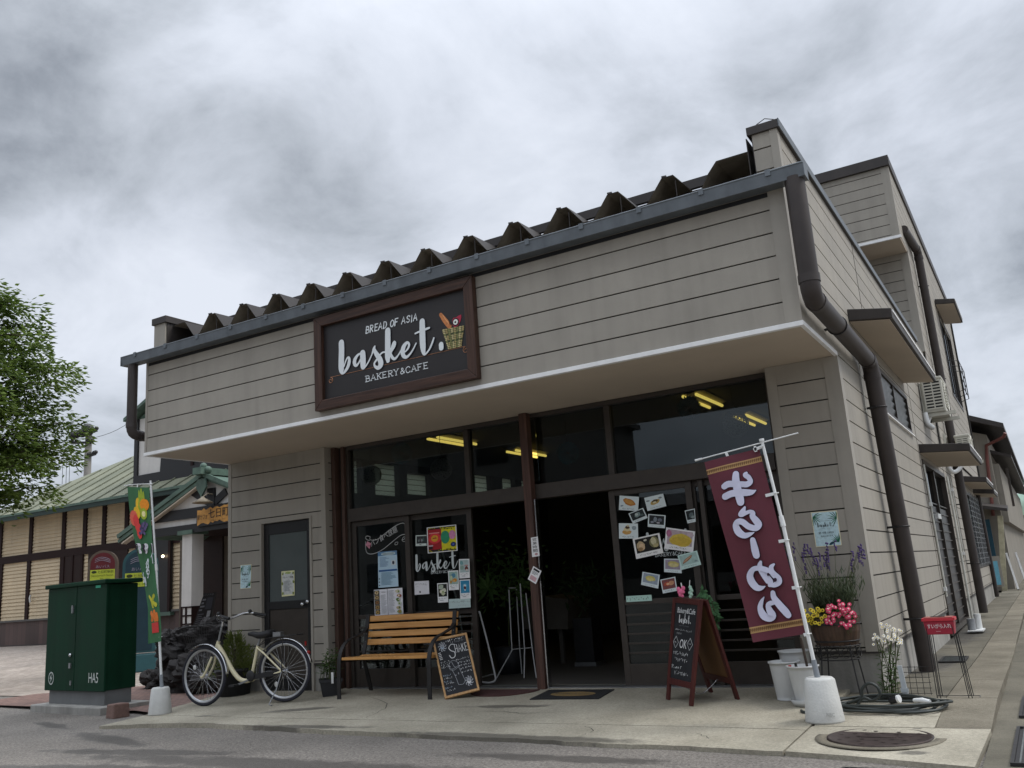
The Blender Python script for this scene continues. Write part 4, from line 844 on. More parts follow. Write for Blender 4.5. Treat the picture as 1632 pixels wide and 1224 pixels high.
mb = MB(mk('green cloth', (.045, .145, .062), .85, .1, 14, bump=.1, bscale=200)); cloth_mesh(mb, gcl, 14, 50); gc = mb.build('cloth', gb)
mb = MB(); sh = Cloth(mb, gcl); g_or, g_ye, g_gr, g_re, g_pu = ink('#e08a1c'), ink('#e6b823'), ink('#9aad2e'), ink('#d93a36'), ink('#43365e')
for a, b, ra, rb, m_ in ((.52, .93, .05, .05, g_gr), (.62, .95, .05, .045, g_gr), (.72, .925, .05, .05, g_gr), (.44, .875, .10, .055, g_ye), (.56, .865, .10, .06, g_gr), (.76, .88, .22, .042, g_or), (.70, .825, .17, .034, g_gr), (.70, .825, .09, .017, ink('#e9dfa0')), (.38, .83, .15, .04, g_ye), (.20, .80, .20, .045, ink('#e0604a')), (.30, .785, .15, .036, g_re), (.36, .75, .14, .03, g_re), (.40, .715, .13, .034, g_re)): sh.ell(a, b, ra, rb, m_, 14, 0, .06)
for i in range(16): sh.ell(.60+.085*(i % 4)-.05*(i//4), .765-.017*(i//4)+.004*(i % 3), .050, .0105, (g_pu, ink('#5d5078'))[i % 2], 8); sh.k -= .6
mb.build('fruit_print', gc)
mb = MB(); sh = Cloth(mb, gcl)
def mirrored(nm, st, a0, b0, a1, b1, hh, layers):                # seen from the back, so the letters run right to left
    m2 = MB(); A, B = Vector((a0, b0)), Vector((a1, b1)); up_ = Vector((0, hh)); s2 = Cloth(m2, lambda a, b: gcl(*(B+(A-B)*a+up_*(2*b-1))), .0045)
    for m_, w_ in layers: letter_row(s2, st, 1.0, .0, .06, .94, m_, w_, gap=.25); s2.lift += .004
    m2.build(nm, gc)
mirrored('black_lettering', 'TROPI', .10, .628, 1.0, .628, .026, ((ink('#e8e6ea'), .30), (ink('#241028'), .15)))
mirrored('white_lettering', 'DESSERT', .16, .435, .98, .575, .024, ((ink('#d9e0e4'), .17),))
for a, b, c_2, ps in ((.5, .325, '#b9b52e', 0), (.52, .225, '#d5722a', 1), (.58, .135, '#c8322e', 2)):
    m_ = ink(c_2); w_ = .022
    if ps == 0: sh.stroke([(a-.2, b+.03, w_), (a-.05, b+.005, w_*1.3), (a-.02, b-.035, w_)], m_, 3); sh.stroke([(a+.16, b+.03, w_), (a+.02, b, w_), (a+.22, b-.03, w_*1.2)], m_, 3)
    elif ps == 1: sh.stroke([(a-.22, b+.025, w_), (a-.1, b-.005, w_*1.4), (a-.18, b-.03, w_)], m_, 3); sh.stroke([(a+.02, b+.03, w_), (a+.08, b-.03, w_)], m_, 1); sh.stroke([(a+.2, b+.01, w_), (a+.25, b-.03, w_)], m_, 1)
    else: sh.poly([(a-.26, b+.04), (a+.26, b+.045), (a+.28, b-.04), (a-.22, b-.045)], m_)
mb.build('coloured_marks', gc)
mb = MB(M_wplast); [mb.ring(at(*q, 1, yl), .016, .004, gd, 12, 6) for q in ((241, 830), (245, 897), (250, 960), (256, 1015), (240, 772))]; [mb.bar(at(*q, 1, yl), at(q[0]-6, q[1]+1, 1, yl), .004, .02) for q in ((241, 830), (245, 897), (250, 960), (256, 1015))]; mb.bar(at(219, 771, 1, yl-.03), at(219, 779, 1, yl-.03), .016, .004, (0, 1, 0)); mb.build('loops', gb)

# ------------------------------------------------------------------ papers on the glass and walls
YPAP = .196
def paper(name, label, quad, plane=YPAP, base='#d8dcd8', cat='poster', group=None, thick=.0012, ax=1):
    q = [at(u, v, ax, plane) for u, v in quad]; c = sum(q, Vector())/4; mb = MB(mk('paper '+base, tuple(min(.86, x*1.3) for x in lin(base)), .6, .03, 15))
    n = (q[1]-q[0]).cross(q[0]-q[3]).normalized(); n = n if n.dot(CAM_POS-c) > 0 else -n
    mb.hexa([p-n*thick for p in q], q); sh = Sheet(mb, q, .0005); sh._f = lambda: tag(mb.build(name, loc=c), label, cat, group); return sh
q5 = crop(530, 780, 320/1152); q7 = crop(640, 820, 160/1224); q4 = crop(980, 760, 200/1224)
def Q(fn, *pts): return [fn(*p) for p in pts]
K = ink('#1c1c1f'); LG = ink('#9aa0a4'); DG = ink('#5d6468')
# left pane
s = paper('notice_sheet', 'pale blue printed notice on the leftmost shop window above the menu', Q(q5, (260,360), (368,350), (378,556), (263,565)), base='#a3bccb'); s.rect(.0, .88, 1, 1, ink('#5d87ad')); s.ell(.55, .93, .38, .05, ink('#b9cfd6')); s.lines(.25, .85, .90, .96, 2, DG, .35, 2); s.rect(.7, .60, .93, .74, ink('#cfd9dd')); s.ell(.8, .67, .06, .05, ink('#2a2f45')); s.lines(.1, .64, .57, .85, 9, ink('#6f8fb0'), .4, 3); s.rect(.05, .44, .98, .49, ink('#2f5f97')); s.lines(.16, .95, .06, .42, 12, ink('#6b93a8'), .4, 4); [s.rect(.05, .05+i*.09, .1, .08+i*.09, K) for i in range(3)]; s._f()
s = paper('menu_sheet', 'white two page menu with food photos behind the bench', Q(q5, (237,577), (400,564), (406,714), (243,724)), base='#cfcfd4')
for i in range(5): s.rect(.02, .03+i*.19, .2, .21+i*.19, ink(('#463a2a', '#55452f', '#3b3526', '#5d4b31', '#2f2c22')[i])); s.ell(.11, .12+i*.19, .07, .07, ink(('#b79a55', '#a98c56', '#8c6a45', '#b5a071', '#c7b489')[i]), 12, 0, .12); s.ell(.11, .12+i*.19, .03, .03, ink('#6a3f26'), 8, 0, .2)
s.lines(.25, .47, .06, .8, 16, LG, .3, 5); s.text('MENU', .28, .86, .42, .91, K); s.rect(.485, 0, .50, 1, ink('#7a7c82')); s.lines(.53, .76, .08, .94, 18, LG, .3, 6)
for i in range(6): s.ell(.88+rnd.uniform(-.03, .03), .1+i*.155, .075, .07, ink(('#8fa05a', '#bcae8c', '#c9d0c2', '#5f7a45', '#8c4a35', '#d0c8ab')[i]), 10, 0, .25); s.ell(.9, .1+i*.155, .03, .04, ink(('#c94e3b', '#47623a', '#7a8f50', '#d7d2b8', '#e2d7b4', '#6b8d4e')[i]), 8, 0, .3)
s._f()
# chalk lettering straight on the glass
t = thing('window_lettering', 'white hand drawn ribbon with Japanese writing on the leftmost window', 'lettering', at(*q5(300, 280), 1, .2155))
mb = MB(); qq = [at(*q5(*p), 1, .2185) for p in ((180, 195), (420, 195), (420, 375), (180, 375))]; sh = Sheet(mb, qq, .0006); cv = lambda x, y: ((x-180)/240, (375-y)/180)
M_chalk = mk('chalk paint', (.55, .56, .55), .8, .1, 30)
def chalk(pts, w=.016): sh.stroke([(*cv(x, y), w) for x, y in pts], M_chalk, 4)
chalk([(222,288),(205,292),(190,280),(196,268),(216,272),(214,284)]); chalk([(225,292),(262,285),(320,240),(370,205),(405,193),(415,205),(418,232)]); chalk([(190,300),(192,345),(205,368),(240,368),(290,345),(340,305),(390,265),(418,258)]); chalk([(398,290),(412,286),(416,272),(404,278),(402,296),(420,300)], .012); chalk([(362,305),(376,302),(374,315),(360,318),(362,305)], .012)
vs, fs = text_geo('パン食べ放題'); A, B = Vector(cv(226, 333)), Vector(cv(376, 243)); up = Vector(cv(217, 300))-A
sh.mb.mat(M_chalk); sh.mb.add([sh.p(*(A+(B-A)*x+(up*1.05)*y)) for x, y in vs], fs); sh.k += 1
sh.poly([cv(190, 318), (cv(202, 298)), cv(224, 310), cv(214, 342)], ink('#c98a9a')); sh.scrib(*[.08, .17], .28, .07, ink('#8d2b3a'), seed=4); 
mb.build('ribbon_lettering', t)
# second pane
s = paper('poster', 'bright square poster, red left half and yellow right half, on the second window', Q(q7, (307,160), (665,122), (683,440), (320,475)), base='#e6e3d8', plane=YPAP-.003)
s.rect(.03, .03, .97, .97, ink('#16140c')); s.rect(.03, .12, .49, .90, ink('#a31420')); s.rect(.49, .08, .97, .93, ink('#d8cf22')); s.ell(.26, .55, .22, .20, ink('#d8353a')); s.ell(.26, .55, .12, .13, ink('#d99a2b')); s.rect(.2, .54, .32, .58, ink('#8c2f14')); s.rect(.07, .73, .43, .78, ink('#d98080')); s.rect(.05, .25, .2, .3, ink('#b9a9b0')); s.rect(.05, .14, .18, .24, ink('#241318')); s.ell(.62, .56, .15, .25, ink('#2d8f66')); s.ell(.86, .63, .11, .17, ink('#d58bb4')); s.ell(.88, .26, .09, .09, ink('#1a2a5e')); s.ell(.88, .26, .04, .04, ink('#4a5fb4'))
for i in range(26): s.k = 13; s.ell(rnd.uniform(.05, .95), rnd.choice((rnd.uniform(.92, .96), rnd.uniform(.03, .10))), .02, .014, ink('#d8cf22'), 6, rnd.random()*3)
for i in range(16): s.k = 13; s.ell(rnd.uniform(.52, .95), rnd.choice((rnd.uniform(.87, .92), rnd.uniform(.09, .13))), .025, .014, ink('#16140c'), 6, rnd.random()*3)
s._f()
s = paper('photo_card', 'small dark photo card tucked behind the bright poster', Q(q7, (172,255), (305,250), (305,380), (172,385)), base='#b9c4c0', plane=YPAP+.008, group='photo cards on the shop windows'); s.rect(.08, .22, 1, .92, ink('#2c2f31')); [s.ell(.3+.14*i, .5+.1*(i % 2), .07, .16, ink(('#6d7b78', '#4a3d44', '#8a8f93', '#3f5c55')[i]), 8, 0, .3) for i in range(4)]; s.lines(.35, .65, .06, .18, 1, DG, .5); s._f()
def drink(name, label, pts, bgc, fruit, plane=YPAP-.002):
    s = paper('drink_card', label, Q(q7, *pts), base='#d3d7d9', plane=plane, group='drink cards on the second window'); s.rect(.08, .30, .93, .95, ink(bgc))
    for a, b, ra, rb, c in fruit: s.ell(a, b, ra, rb, ink(c), 12, 0, .18)
    s.scrib(.18, .85, .21, .09, K, seed=len(label)); s.lines(.25, .8, .08, .15, 1, LG, .4); s._f()
drink('a', 'upper drink card with a pink and green photo right of the window name', [(697,545), (826,540), (832,772), (706,780)], '#a9bdbd', [(.25, .8, .16, .1, '#6f9f9f'), (.7, .66, .2, .05, '#b98f8a'), (.7, .52, .16, .1, '#6b2f2a'), (.3, .55, .18, .12, '#8fa79a'), (.75, .42, .12, .05, '#cfc7c0')])
drink('b', 'drink card with an orange flower photo, left of the two beside the door stile', [(567,688), (690,680), (700,916), (578,924)], '#9db7ae', [(.5, .75, .25, .1, '#4f87a0'), (.3, .6, .14, .16, '#bcc7a0'), (.62, .5, .22, .1, '#d28a2c'), (.55, .46, .1, .06, '#e0b469'), (.25, .42, .12, .08, '#b98f4a')])
drink('c', 'drink card with a white flower photo on black, lowest at left', [(434,840), (560,832), (568,1068), (444,1076)], '#171b16', [(.35, .8, .25, .12, '#a9b7a4'), (.65, .62, .22, .1, '#c9cbb8'), (.4, .56, .18, .1, '#d6d3bd'), (.55, .45, .2, .09, '#bfc4a0'), (.55, .55, .09, .05, '#7f9a55')])
drink('d', 'blue drink card showing one glass, above the long paper strip', [(706,797), (833,790), (845,1022), (716,1032)], '#2f86ad', [(.5, .62, .2, .2, '#4fa0bf'), (.5, .68, .13, .07, '#d9dede'), (.5, .56, .11, .1, '#5a2426'), (.5, .46, .07, .05, '#d9dede')], YPAP-.001)
s = paper('note_sheet', 'white handwritten sheet on the second window under its lettering', Q(q7, (155,816), (332,806), (338,968), (160,980)), base='#c4c4c8'); s.scrib(.08, .48, .78, .14, DG, seed=2); s.scrib(.6, .92, .74, .16, DG, seed=5); s.scrib(.1, .3, .6, .08, LG, seed=8); s.ell(.38, .18, .05, .08, K, 10, 0, .2); s._f()
s = paper('note_strip', 'long pale strip with handwriting below the drink cards', Q(q7, (575,1032), (838,1020), (842,1130), (578,1148)), base='#a9bbb8'); s.scrib(.05, .93, .68, .22, DG, seed=12); s.scrib(.45, .95, .28, .14, LG, seed=13); s._f()
t = thing('window_lettering', 'white shop name lettering painted on the second window', 'lettering', at(*q7(440, 570), 1, .2155))
mb = MB(); zz = .2175; P = [at(*q7(*p), 1, zz) for p in ((186, 700), (716, 470))]
sh = wallsheet(mb, P[0].x, P[1].x, at(*q7(440, 690), 1, zz).z, at(*q7(440, 462), 1, zz).z, zz, .0006); M_wl = mk('window vinyl', (.55, .60, .60), .6, .05); basket_on(sh, 0, 0, 1, .96, M_wl, .85); mb.build('shop_name', t)
mb = MB(); a, b = at(*q7(360, 725), 1, zz), at(*q7(630, 725), 1, zz); sh = wallsheet(mb, a.x, b.x, a.z, at(*q7(360, 695), 1, zz).z, zz, .0006); letter_row(sh, 'BAKERY&CAFE', 0, 1, 0, 1, M_wl, .14); mb.build('bakery_and_cafe_line', t)
# photo cards on the right sliding door
def card(label, pts, bgc, blobs, plane=YPAP, base='#c2cccd', name='photo_card'):
    s = paper(name, label, Q(q4, *pts), base=base, plane=plane, group='photo cards on the shop windows')
    if bgc: s.rect(.07, .24, .93, .93, ink(bgc))
    for a, b, ra, rb, c, ro in blobs: s.ell(a, b, ra, rb, ink(c), 16, ro, .1)
    s.scrib(.2, .8, .12, .09, K, seed=len(label)*3+1); s._f()
card('photo card of a long golden bread roll, top left of the right sliding door', [(46,182), (235,195), (225,333), (38,322)], None, [(.52, .58, .34, .22, '#b9772f', -.3), (.52, .60, .27, .14, '#c99248', -.3), (.15, .3, .08, .06, '#8da0a8', .3)])
card('tilted photo card of a filled bread, top of the right sliding door', [(285,205), (470,163), (502,285), (318,333)], None, [(.5, .52, .25, .18, '#b79a55', .2), (.5, .58, .16, .12, '#4a3a22', .1), (.47, .5, .1, .07, '#d8cfa8', 0), (.15, .7, .1, .06, '#8d999c', 0), (.8, .75, .1, .07, '#7f8b8e', 0)])
card('small tilted dark photo card under the two bread cards', [(132,358), (275,302), (320,400), (175,458)], '#20282a', [(.5, .6, .2, .2, '#7d8f8e', .4), (.45, .66, .1, .12, '#b9c3c0', 0), (.75, .45, .12, .1, '#4c5a5a', 0)])
card('small dark photo card of glasses, right of the tilted dark card', [(325,362), (495,375), (488,502), (320,487)], '#22262a', [(.42, .62, .1, .22, '#7f8790', 0), (.68, .6, .13, .13, '#6a6f7b', 0), (.25, .4, .1, .08, '#8d929c', 0), (.6, .38, .1, .07, '#aaa6ad', 0)])
card('photo card of a whipped cream bun with dark topping at the left door stile', [(38,452), (224,455), (227,602), (40,602)], None, [(.42, .42, .25, .16, '#c79a55', 0), (.42, .60, .17, .12, '#dccfa3', 0), (.45, .74, .12, .10, '#4d3523', 0), (.48, .84, .07, .06, '#d8cba0', 0), (.8, .7, .12, .14, '#94a2a6', 0)])
card('large white framed photo card of sandwiches on black', [(172,605), (433,546), (473,742), (208,802)], '#17150f', [(.25, .58, .16, .2, '#b9a27d', -.6), (.28, .5, .12, .18, '#cfb28d', -.6), (.22, .42, .1, .1, '#9c7d55', 0), (.76, .62, .17, .26, '#7f7a55', .2), (.74, .66, .1, .2, '#c3bc98', .2), (.8, .45, .1, .1, '#b2a678', 0), (.45, .8, .06, .05, '#c9c4b4', 0)], YPAP-.004, '#d6d4d2')
card('large white framed photo card of a yellow half moon bread', [(500,492), (783,532), (763,736), (482,700)], '#b7a6ad', [(.55, .5, .40, .30, '#d3b84a', .05), (.55, .44, .34, .2, '#c9aa3f', .05), (.12, .75, .1, .16, '#b46f8f', .2), (.85, .8, .12, .1, '#c9b6bd', 0)], YPAP-.003, '#d6d4d6')
card('pale green tilted card of a hot dog roll at the right edge of the door', [(610,768), (800,718), (842,856), (650,908)], '#a9c6c0', [(.42, .58, .30, .10, '#9a6a45', .45), (.42, .60, .26, .05, '#c9a080', .45), (.82, .35, .08, .05, '#8aa0a0', 0)], YPAP-.006, '#b4ccc6')
card('photo card of a pale yellow loaf half under the pale green card', [(480,798), (640,800), (652,940), (480,928)], '#9a8f9e', [(.55, .6, .34, .22, '#c3b56a', 0), (.55, .54, .28, .14, '#d2c78b', 0)], YPAP-.001)
card('tilted photo card of a small yellow bun, lower left of the door glass', [(270,925), (438,955), (422,1090), (255,1052)], '#93a0ae', [(.5, .6, .28, .2, '#c9bb62', 0), (.5, .55, .2, .13, '#d6ca86', 0)])
card('tilted photo card of a reddish bread partly behind the pink ribbon', [(442,1003), (588,973), (610,1110), (468,1138)], '#7c4a4a', [(.4, .6, .22, .16, '#b3503a', 0), (.7, .62, .18, .16, '#c99470', 0), (.45, .6, .1, .08, '#d9b08a', 0)])
card('photo card cut off by the right stile of the sliding door', [(680,330), (778,308), (788,438), (708,454)], '#1c2426', [(.6, .55, .25, .22, '#5c6a6c', .3), (.75, .4, .2, .1, '#8b9896', 0)], YPAP+.01)
card('narrow sliver of a white card behind the door stile', [(836,298), (852,293), (878,412), (852,424)], '#39424a', [(.5, .5, .2, .2, '#9aa3a6', 0)], .235, '#cfd3d6')
s = paper('note_strip', 'small pale green strip with writing at the lower left of the right sliding door', Q(q4, (108,1164), (356,1150), (362,1208), (112,1222)), base='#9fbdb2'); s.scrib(.06, .94, .5, .5, ink('#2f4a44'), seed=21); s._f()
t = thing('window_lettering', 'white shop lettering on the right sliding door mostly hidden by cards', 'lettering', at(*q4(560, 740), 1, .2155))
mb = MB(); zz = .2175; a, b = at(*q4(395, 780), 1, zz), at(*q4(700, 750), 1, zz); sh = wallsheet(mb, a.x, b.x, a.z, at(*q4(400, 745), 1, zz).z, zz, .0006); letter_row(sh, 'BAKERY&CAFE', 0, 1, 0, 1, M_wl, .14); mb.build('bakery_and_cafe_line', t)
mb = MB(); sh = wallsheet(mb, a.x-.06, b.x+.09, a.z+.05, a.z+.22, zz, .0006); basket_on(sh, 0, 0, 1, 1, M_wl, .85); mb.build('shop_name', t)
# labels on the timber post
s = paper('label_strip', 'narrow white label with Japanese writing on the timber post', [(846, 857), (857, 855), (860, 886), (848, 888)], base='#d4d6d8', plane=.056, cat='label')
for i, c in enumerate('営業時間'): s.text(c, .2, .80-i*.19, .8, .95-i*.19, K)
s.ell(.6, .12, .2, .06, ink('#b98f93')); s._f()
s = paper('hanging_tag', 'white card hanging tilted from a pin on the timber post', [(850, 902), (863, 910), (854, 931), (841, 923)], base='#d9d4d6', plane=.05, cat='tag'); s.rect(.15, .78, .85, .92, K); s.lines(.15, .85, .5, .75, 3, DG, .4); s.rect(.15, .1, .85, .4, ink('#d0a8ae')); s._f()
# plates on the walls
def leafy(s, a, b, n, L, m, a0, a1, seed):
    g = random.Random(seed); cl = lambda v: min(.965, max(.035, v))
    for i in range(n): w = a0+(a1-a0)*i/max(1, n-1); l = L*g.uniform(.75, 1.1); s.k = 2+.02*i; s.stroke([(a, b, .012), (cl(a+l*.6*math.cos(w)/s.asp), cl(b+l*.6*math.sin(w)), .022), (cl(a+l*math.cos(w)/s.asp), cl(b+l*math.sin(w)-.01), .006)], m[i % len(m)], 1)
    s.k = 4
def plate(label, quad, k):
    s = paper('wall_plate', label, quad, plane=-.004, base='#c9c2a4', cat='sign', thick=.003, group='pale blue shop plates on the outer walls'); s.rect(.03, .02, .97, .98, ink('#bdd8de')); gm = [ink('#1f5e46'), ink('#2d7a55'), ink('#174838')]
    leafy(s, .06, .86, 9, .26, gm, -2.0, .6, 3); leafy(s, .95, .78, 9, .24, gm, 1.2, 4.2, 5); leafy(s, .92, .1, 9, .26, gm, 1.0, 3.0, 7); s.ell(.64, .08, .12, .035, ink('#163d4a'), 12, .5); s.text('bread of asia', .3, .72, .7, .745, ink('#6a8088'))
    basket_on(s, .2, .55, .78, .68, K, .75); s.text('BAKERY & CAFE', .3, .50, .72, .52, ink('#7f949a')); s.text('朝 9時 OPEN', .2, .36, .78, .425, ink('#26323a')); s.text('毎週火曜 定休', .26, .275, .74, .32, ink('#34424a')); s._f()
k9 = crop(1270, 800, 90/1377); plate('pale blue shop plate with green leaves on the right pier wall', Q(k9, (335,255), (975,205), (1095,1055), (465,1105)), 0)
k8 = crop(370, 880, 130/1632); plate('pale blue shop plate with green leaves on the wall left of the service door', Q(k8, (165,262), (388,240), (372,722), (160,738)), 1)
s = paper('door_notice', 'cream notice with green border on the frosted service door', Q(k8, (985,385), (1245,362), (1250,865), (993,890)), base='#c9c699', plane=.034, cat='notice'); s.rect(.05, .06, .95, .94, ink('#c8cac6')); s.ell(.5, .92, .25, .05, ink('#9fae6a'), 12, 0, .2); [s.ell(a, b, .07, .06, ink('#7d8a45'), 8, 0, .3) for a, b in ((.12, .9), (.9, .9), (.1, .12), (.9, .1), (.08, .5), (.93, .55))]; s.text('アルバイト募集', .1, .71, .92, .775, K); s.lines(.22, .82, .2, .62, 10, LG, .4, 9); s._f()
# ------------------------------------------------------------------ bench
M_pine = wood('honey varnished pine', (.42, .20, .055), (.62, .33, .11), 0, 1.0, .4)
bn = thing('bench', 'wooden slatted bench with curved black metal sides under the shop window', 'bench', (-4.58, -.22, .075))
BX0, BX1, byf = -5.15, -4.02, -.46
def bz0(y): return padz(y)+.004
for x in (BX0, BX1):
    mb = MB(M_iron); w_ = .045
    def flatbar(pts, th=.012):
        P = crm(pts, 5); L = []
        for i, p in enumerate(P):
            d = Vector(P[min(i+1, len(P)-1)])-Vector(P[max(i-1, 0)]); d.normalize(); nrm = Vector((0, -d.z, d.y))*th/2; L.append((Vector(p)+nrm, Vector(p)-nrm))
        vs = []
        for a, b in L: vs += [a+Vector((-w_/2, 0, 0)), a+Vector((w_/2, 0, 0)), b+Vector((w_/2, 0, 0)), b+Vector((-w_/2, 0, 0))]
        mb.add(vs, [(4*i+j, 4*i+(j+1) % 4, 4*i+4+(j+1) % 4, 4*i+4+j) for i in range(len(L)-1) for j in range(4)]+[(0, 1, 2, 3), tuple(range(len(vs)-4, len(vs)))])
    flatbar([(x, byf, bz0(byf)), (x, byf+.005, .30), (x, byf+.02, .46), (x, byf+.07, .565), (x, byf+.16, .625), (x, byf+.28, .655), (x, byf+.40, .69), (x, byf+.47, .74)])
    flatbar([(x, byf+.50, bz0(byf+.5)), (x, byf+.46, .22), (x, byf+.40, .44), (x, byf+.44, .60), (x, byf+.49, .86)])
    flatbar([(x, byf+.01, .43), (x, byf+.2, .415), (x, byf+.40, .425)]); mb.build('side_frame', bn)
for i in range(4): mb = MB(M_pine); y = byf+.02+i*.098; z = .452-.01*math.sin(i); mb.box(BX0+.024, BX1-.024, y, y+.088, z-.012, z+.014); mb.build('seat_slat', bn, bevel=.004)
for i in range(4):
    z = .555+i*.079; y = byf+.432+i*.017; mb = MB(M_pine); mb.hexa([(BX0-.03, y, z), (BX1+.03, y, z), (BX1+.03, y+.022, z-.004), (BX0-.03, y+.022, z-.004)], [(BX0-.03, y+.012, z+.058), (BX1+.03, y+.012, z+.058), (BX1+.03, y+.034, z+.054), (BX0-.03, y+.034, z+.054)]); mb.build('back_slat', bn, bevel=.004)
mb = MB(M_steel); [mb.cyl((x, byf+.430+i*.017, .585+i*.079), (x, byf+.440+i*.017, .585+i*.079), .008, None, 8) for x in (BX0+.0, BX1-.0) for i in range(4)]; mb.build('bolts', bn)

# ------------------------------------------------------------------ leaning chalkboard
M_slate = mk('slate', (.013, .014, .017), .7, .3, 9); M_pineb = wood('board frame wood', (.36, .19, .07), (.55, .33, .14), 2, 1.0, .5)
qk = crop(680, 1000, 100/1020)
cb = thing('chalkboard', 'chalk menu board reading SHAKE in a pine frame leaning against the bench', 'chalkboard', (-3.83, -.42, .065))
# upright board leaning back: its own plane through the foot line
A_ = gp(*qk(300, 1165)); B_ = gp(*qk(865, 1015)); B_ = Vector((B_.x, -.30, padz(-.30)))
A_ = Vector((A_.x, -.47, padz(-.47)+.005)); B_ = at(*qk(866, 1018), 1, -.33); A_ = at(*qk(300, 1165), 1, -.47)
TLk = at(*qk(92, 200), 1, -.27); TRk = at(*qk(650, 85), 1, -.17)
_n = (B_-A_).cross(TLk-A_).normalized(); _d = ray(*qk(650, 85)); TRk = CAM_POS+_d*((A_-CAM_POS).dot(_n)/_d.dot(_n))
def CBp(a, b, d=0):
    p = (A_*(1-a)+B_*a)*(1-b)+(TLk*(1-a)+TRk*a)*b
    n = (B_-A_).cross(TLk-A_).normalized(); n = n if n.y < 0 else -n
    return p+n*d
mb = MB(M_slate); mb.hexa([CBp(.04, .03, -.006), CBp(.96, .03, -.006), CBp(.96, .97, -.006), CBp(.04, .97, -.006)], [CBp(.04, .03, 0), CBp(.96, .03, 0), CBp(.96, .97, 0), CBp(.04, .97, 0)]); mb.build('slate', cb)
mb = MB(M_pineb)
for q in (((0, 0), (1, 0), (.945, .038), (.055, .038)), ((0, 1), (1, 1), (.945, .962), (.055, .962)), ((0, 0), (0, 1), (.055, .962), (.055, .038)), ((1, 0), (1, 1), (.945, .962), (.945, .038))): mb.hexa([CBp(a, b, -.012) for a, b in q], [CBp(a, b, .009) for a, b in q])
mb.build('frame', cb, bevel=.002)
M_ck = mk('chalk', (.62, .62, .62), .9, .15, 60); M_ckd = mk('faint chalk', (.30, .31, .33), .9, .2, 60); M_ckb = mk('blue chalk', (.33, .40, .48), .9, .15, 60)
mb = MB(); sh = Sheet(mb, [CBp(.05, .96, .001), CBp(.95, .96, .001), CBp(.95, .04, .001), CBp(.05, .04, .001)], .0006)
sh.stroke([(.62, .865, .010), (.50, .885, .012), (.40, .83, .013), (.45, .77, .013), (.55, .73, .013), (.53, .65, .013), (.42, .635, .013), (.37, .69, .013)], M_ck, 5)
letter_row(sh, 'HAKE', .58, .99, .715, .86, M_ck, .06)
for a, b, c_2 in ((.21, .87, M_ckd), (.80, .16, M_ckd)):
    for i in range(9): w = i*.7; sh.stroke([(a, b, .01), (a+.1*math.cos(w), b+.07*math.sin(w), .022), (a+.13*math.cos(w+.3), b+.09*math.sin(w+.3), .01)], c_2, 3); sh.k -= 1.4
    sh.k += 2; sh.ell(a, b, .06, .045, M_ck if a > .5 else M_ckb, 10, 0, .15); sh.ell(a, b, .02, .016, M_slate, 8)
for i in range(5): sh.stroke([(.04+.006*i, .76-.03*i, .012), (.11+.006*i, .765-.03*i, .014)], M_ck, 1)
sh.scrib(.36, .95, .955, .045, M_ck, seed=1); sh.scrib(.5, .97, .91, .035, M_ckd, seed=2)
for i, (a, b) in enumerate(((.56, .575), (.6, .51), (.62, .455), (.64, .395), (.66, .33))): sh.ell(a, b, .014, .01, M_ck, 8); sh.scrib(a+.05, .97, b+.005, .035, M_ck, seed=10+i)
for i, (a, b) in enumerate(((.06, .58), (.07, .53), (.06, .485))): sh.scrib(a, a+.28, b, .04, M_ck, seed=20+i)
for i, (a, b) in enumerate(((.06, .335), (.07, .29), (.05, .235), (.1, .195), (.04, .12), (.1, .075))): sh.scrib(a, a+.25, b, .035, M_ck if i % 2 else M_ckb, seed=30+i)
cup = lambda pts: sh.stroke([(a, b, .007) for a, b in pts], M_ckd, 3)
cup([(.29, .45), (.31, .53), (.42, .575), (.54, .55), (.58, .50), (.58, .455)]); cup([(.28, .45), (.40, .425), (.6, .47)]); cup([(.29, .425), (.42, .40), (.6, .45)]); cup([(.36, .415), (.42, .28), (.46, .13)]); cup([(.46, .13), (.60, .12), (.69, .17)]); cup([(.69, .17), (.64, .3), (.58, .44)]); sh.scrib(.44, .56, .31, .06, M_ckd, seed=44); cup([(.40, .55), (.45, .46), (.5, .44)])
mb.build('chalk_drawing', cb)

# ------------------------------------------------------------------ folding A board
M_red = wood('dark red stain', (.050, .010, .009), (.085, .018, .014), 2, 1, .45)
ab = thing('a_frame_sign', 'dark red A frame chalkboard standing open in front of the right door', 'sandwich board', (-1.38, -.45, .06))
FL, FR = at(1063, 1116, 1, -.42), at(1104, 1128, 1, -.70); RL, RR = at(1131, 1104, 1, -.08), at(1178, 1116, 1, -.42)
FL, FR, RL, RR = [Vector((p.x, p.y, padz(p.y)+.004)) for p in (FL, FR, RL, RR)]
hgt = .885; ax_ = (FR-FL).normalized(); TL_ = Vector((-1.545, -.33, hgt)); TR_ = TL_+Vector((ax_.x, ax_.y, 0))*.385
e1 = at(1074, 953, 1, -.35); e2 = at(1119, 957, 1, -.58); TL_ = Vector((e1.x, -.35, hgt-.01)); _n = (FR-FL).cross(TL_-FL).normalized(); _d = ray(1119, 957); TR_ = CAM_POS+_d*((FL-CAM_POS).dot(_n)/_d.dot(_n))
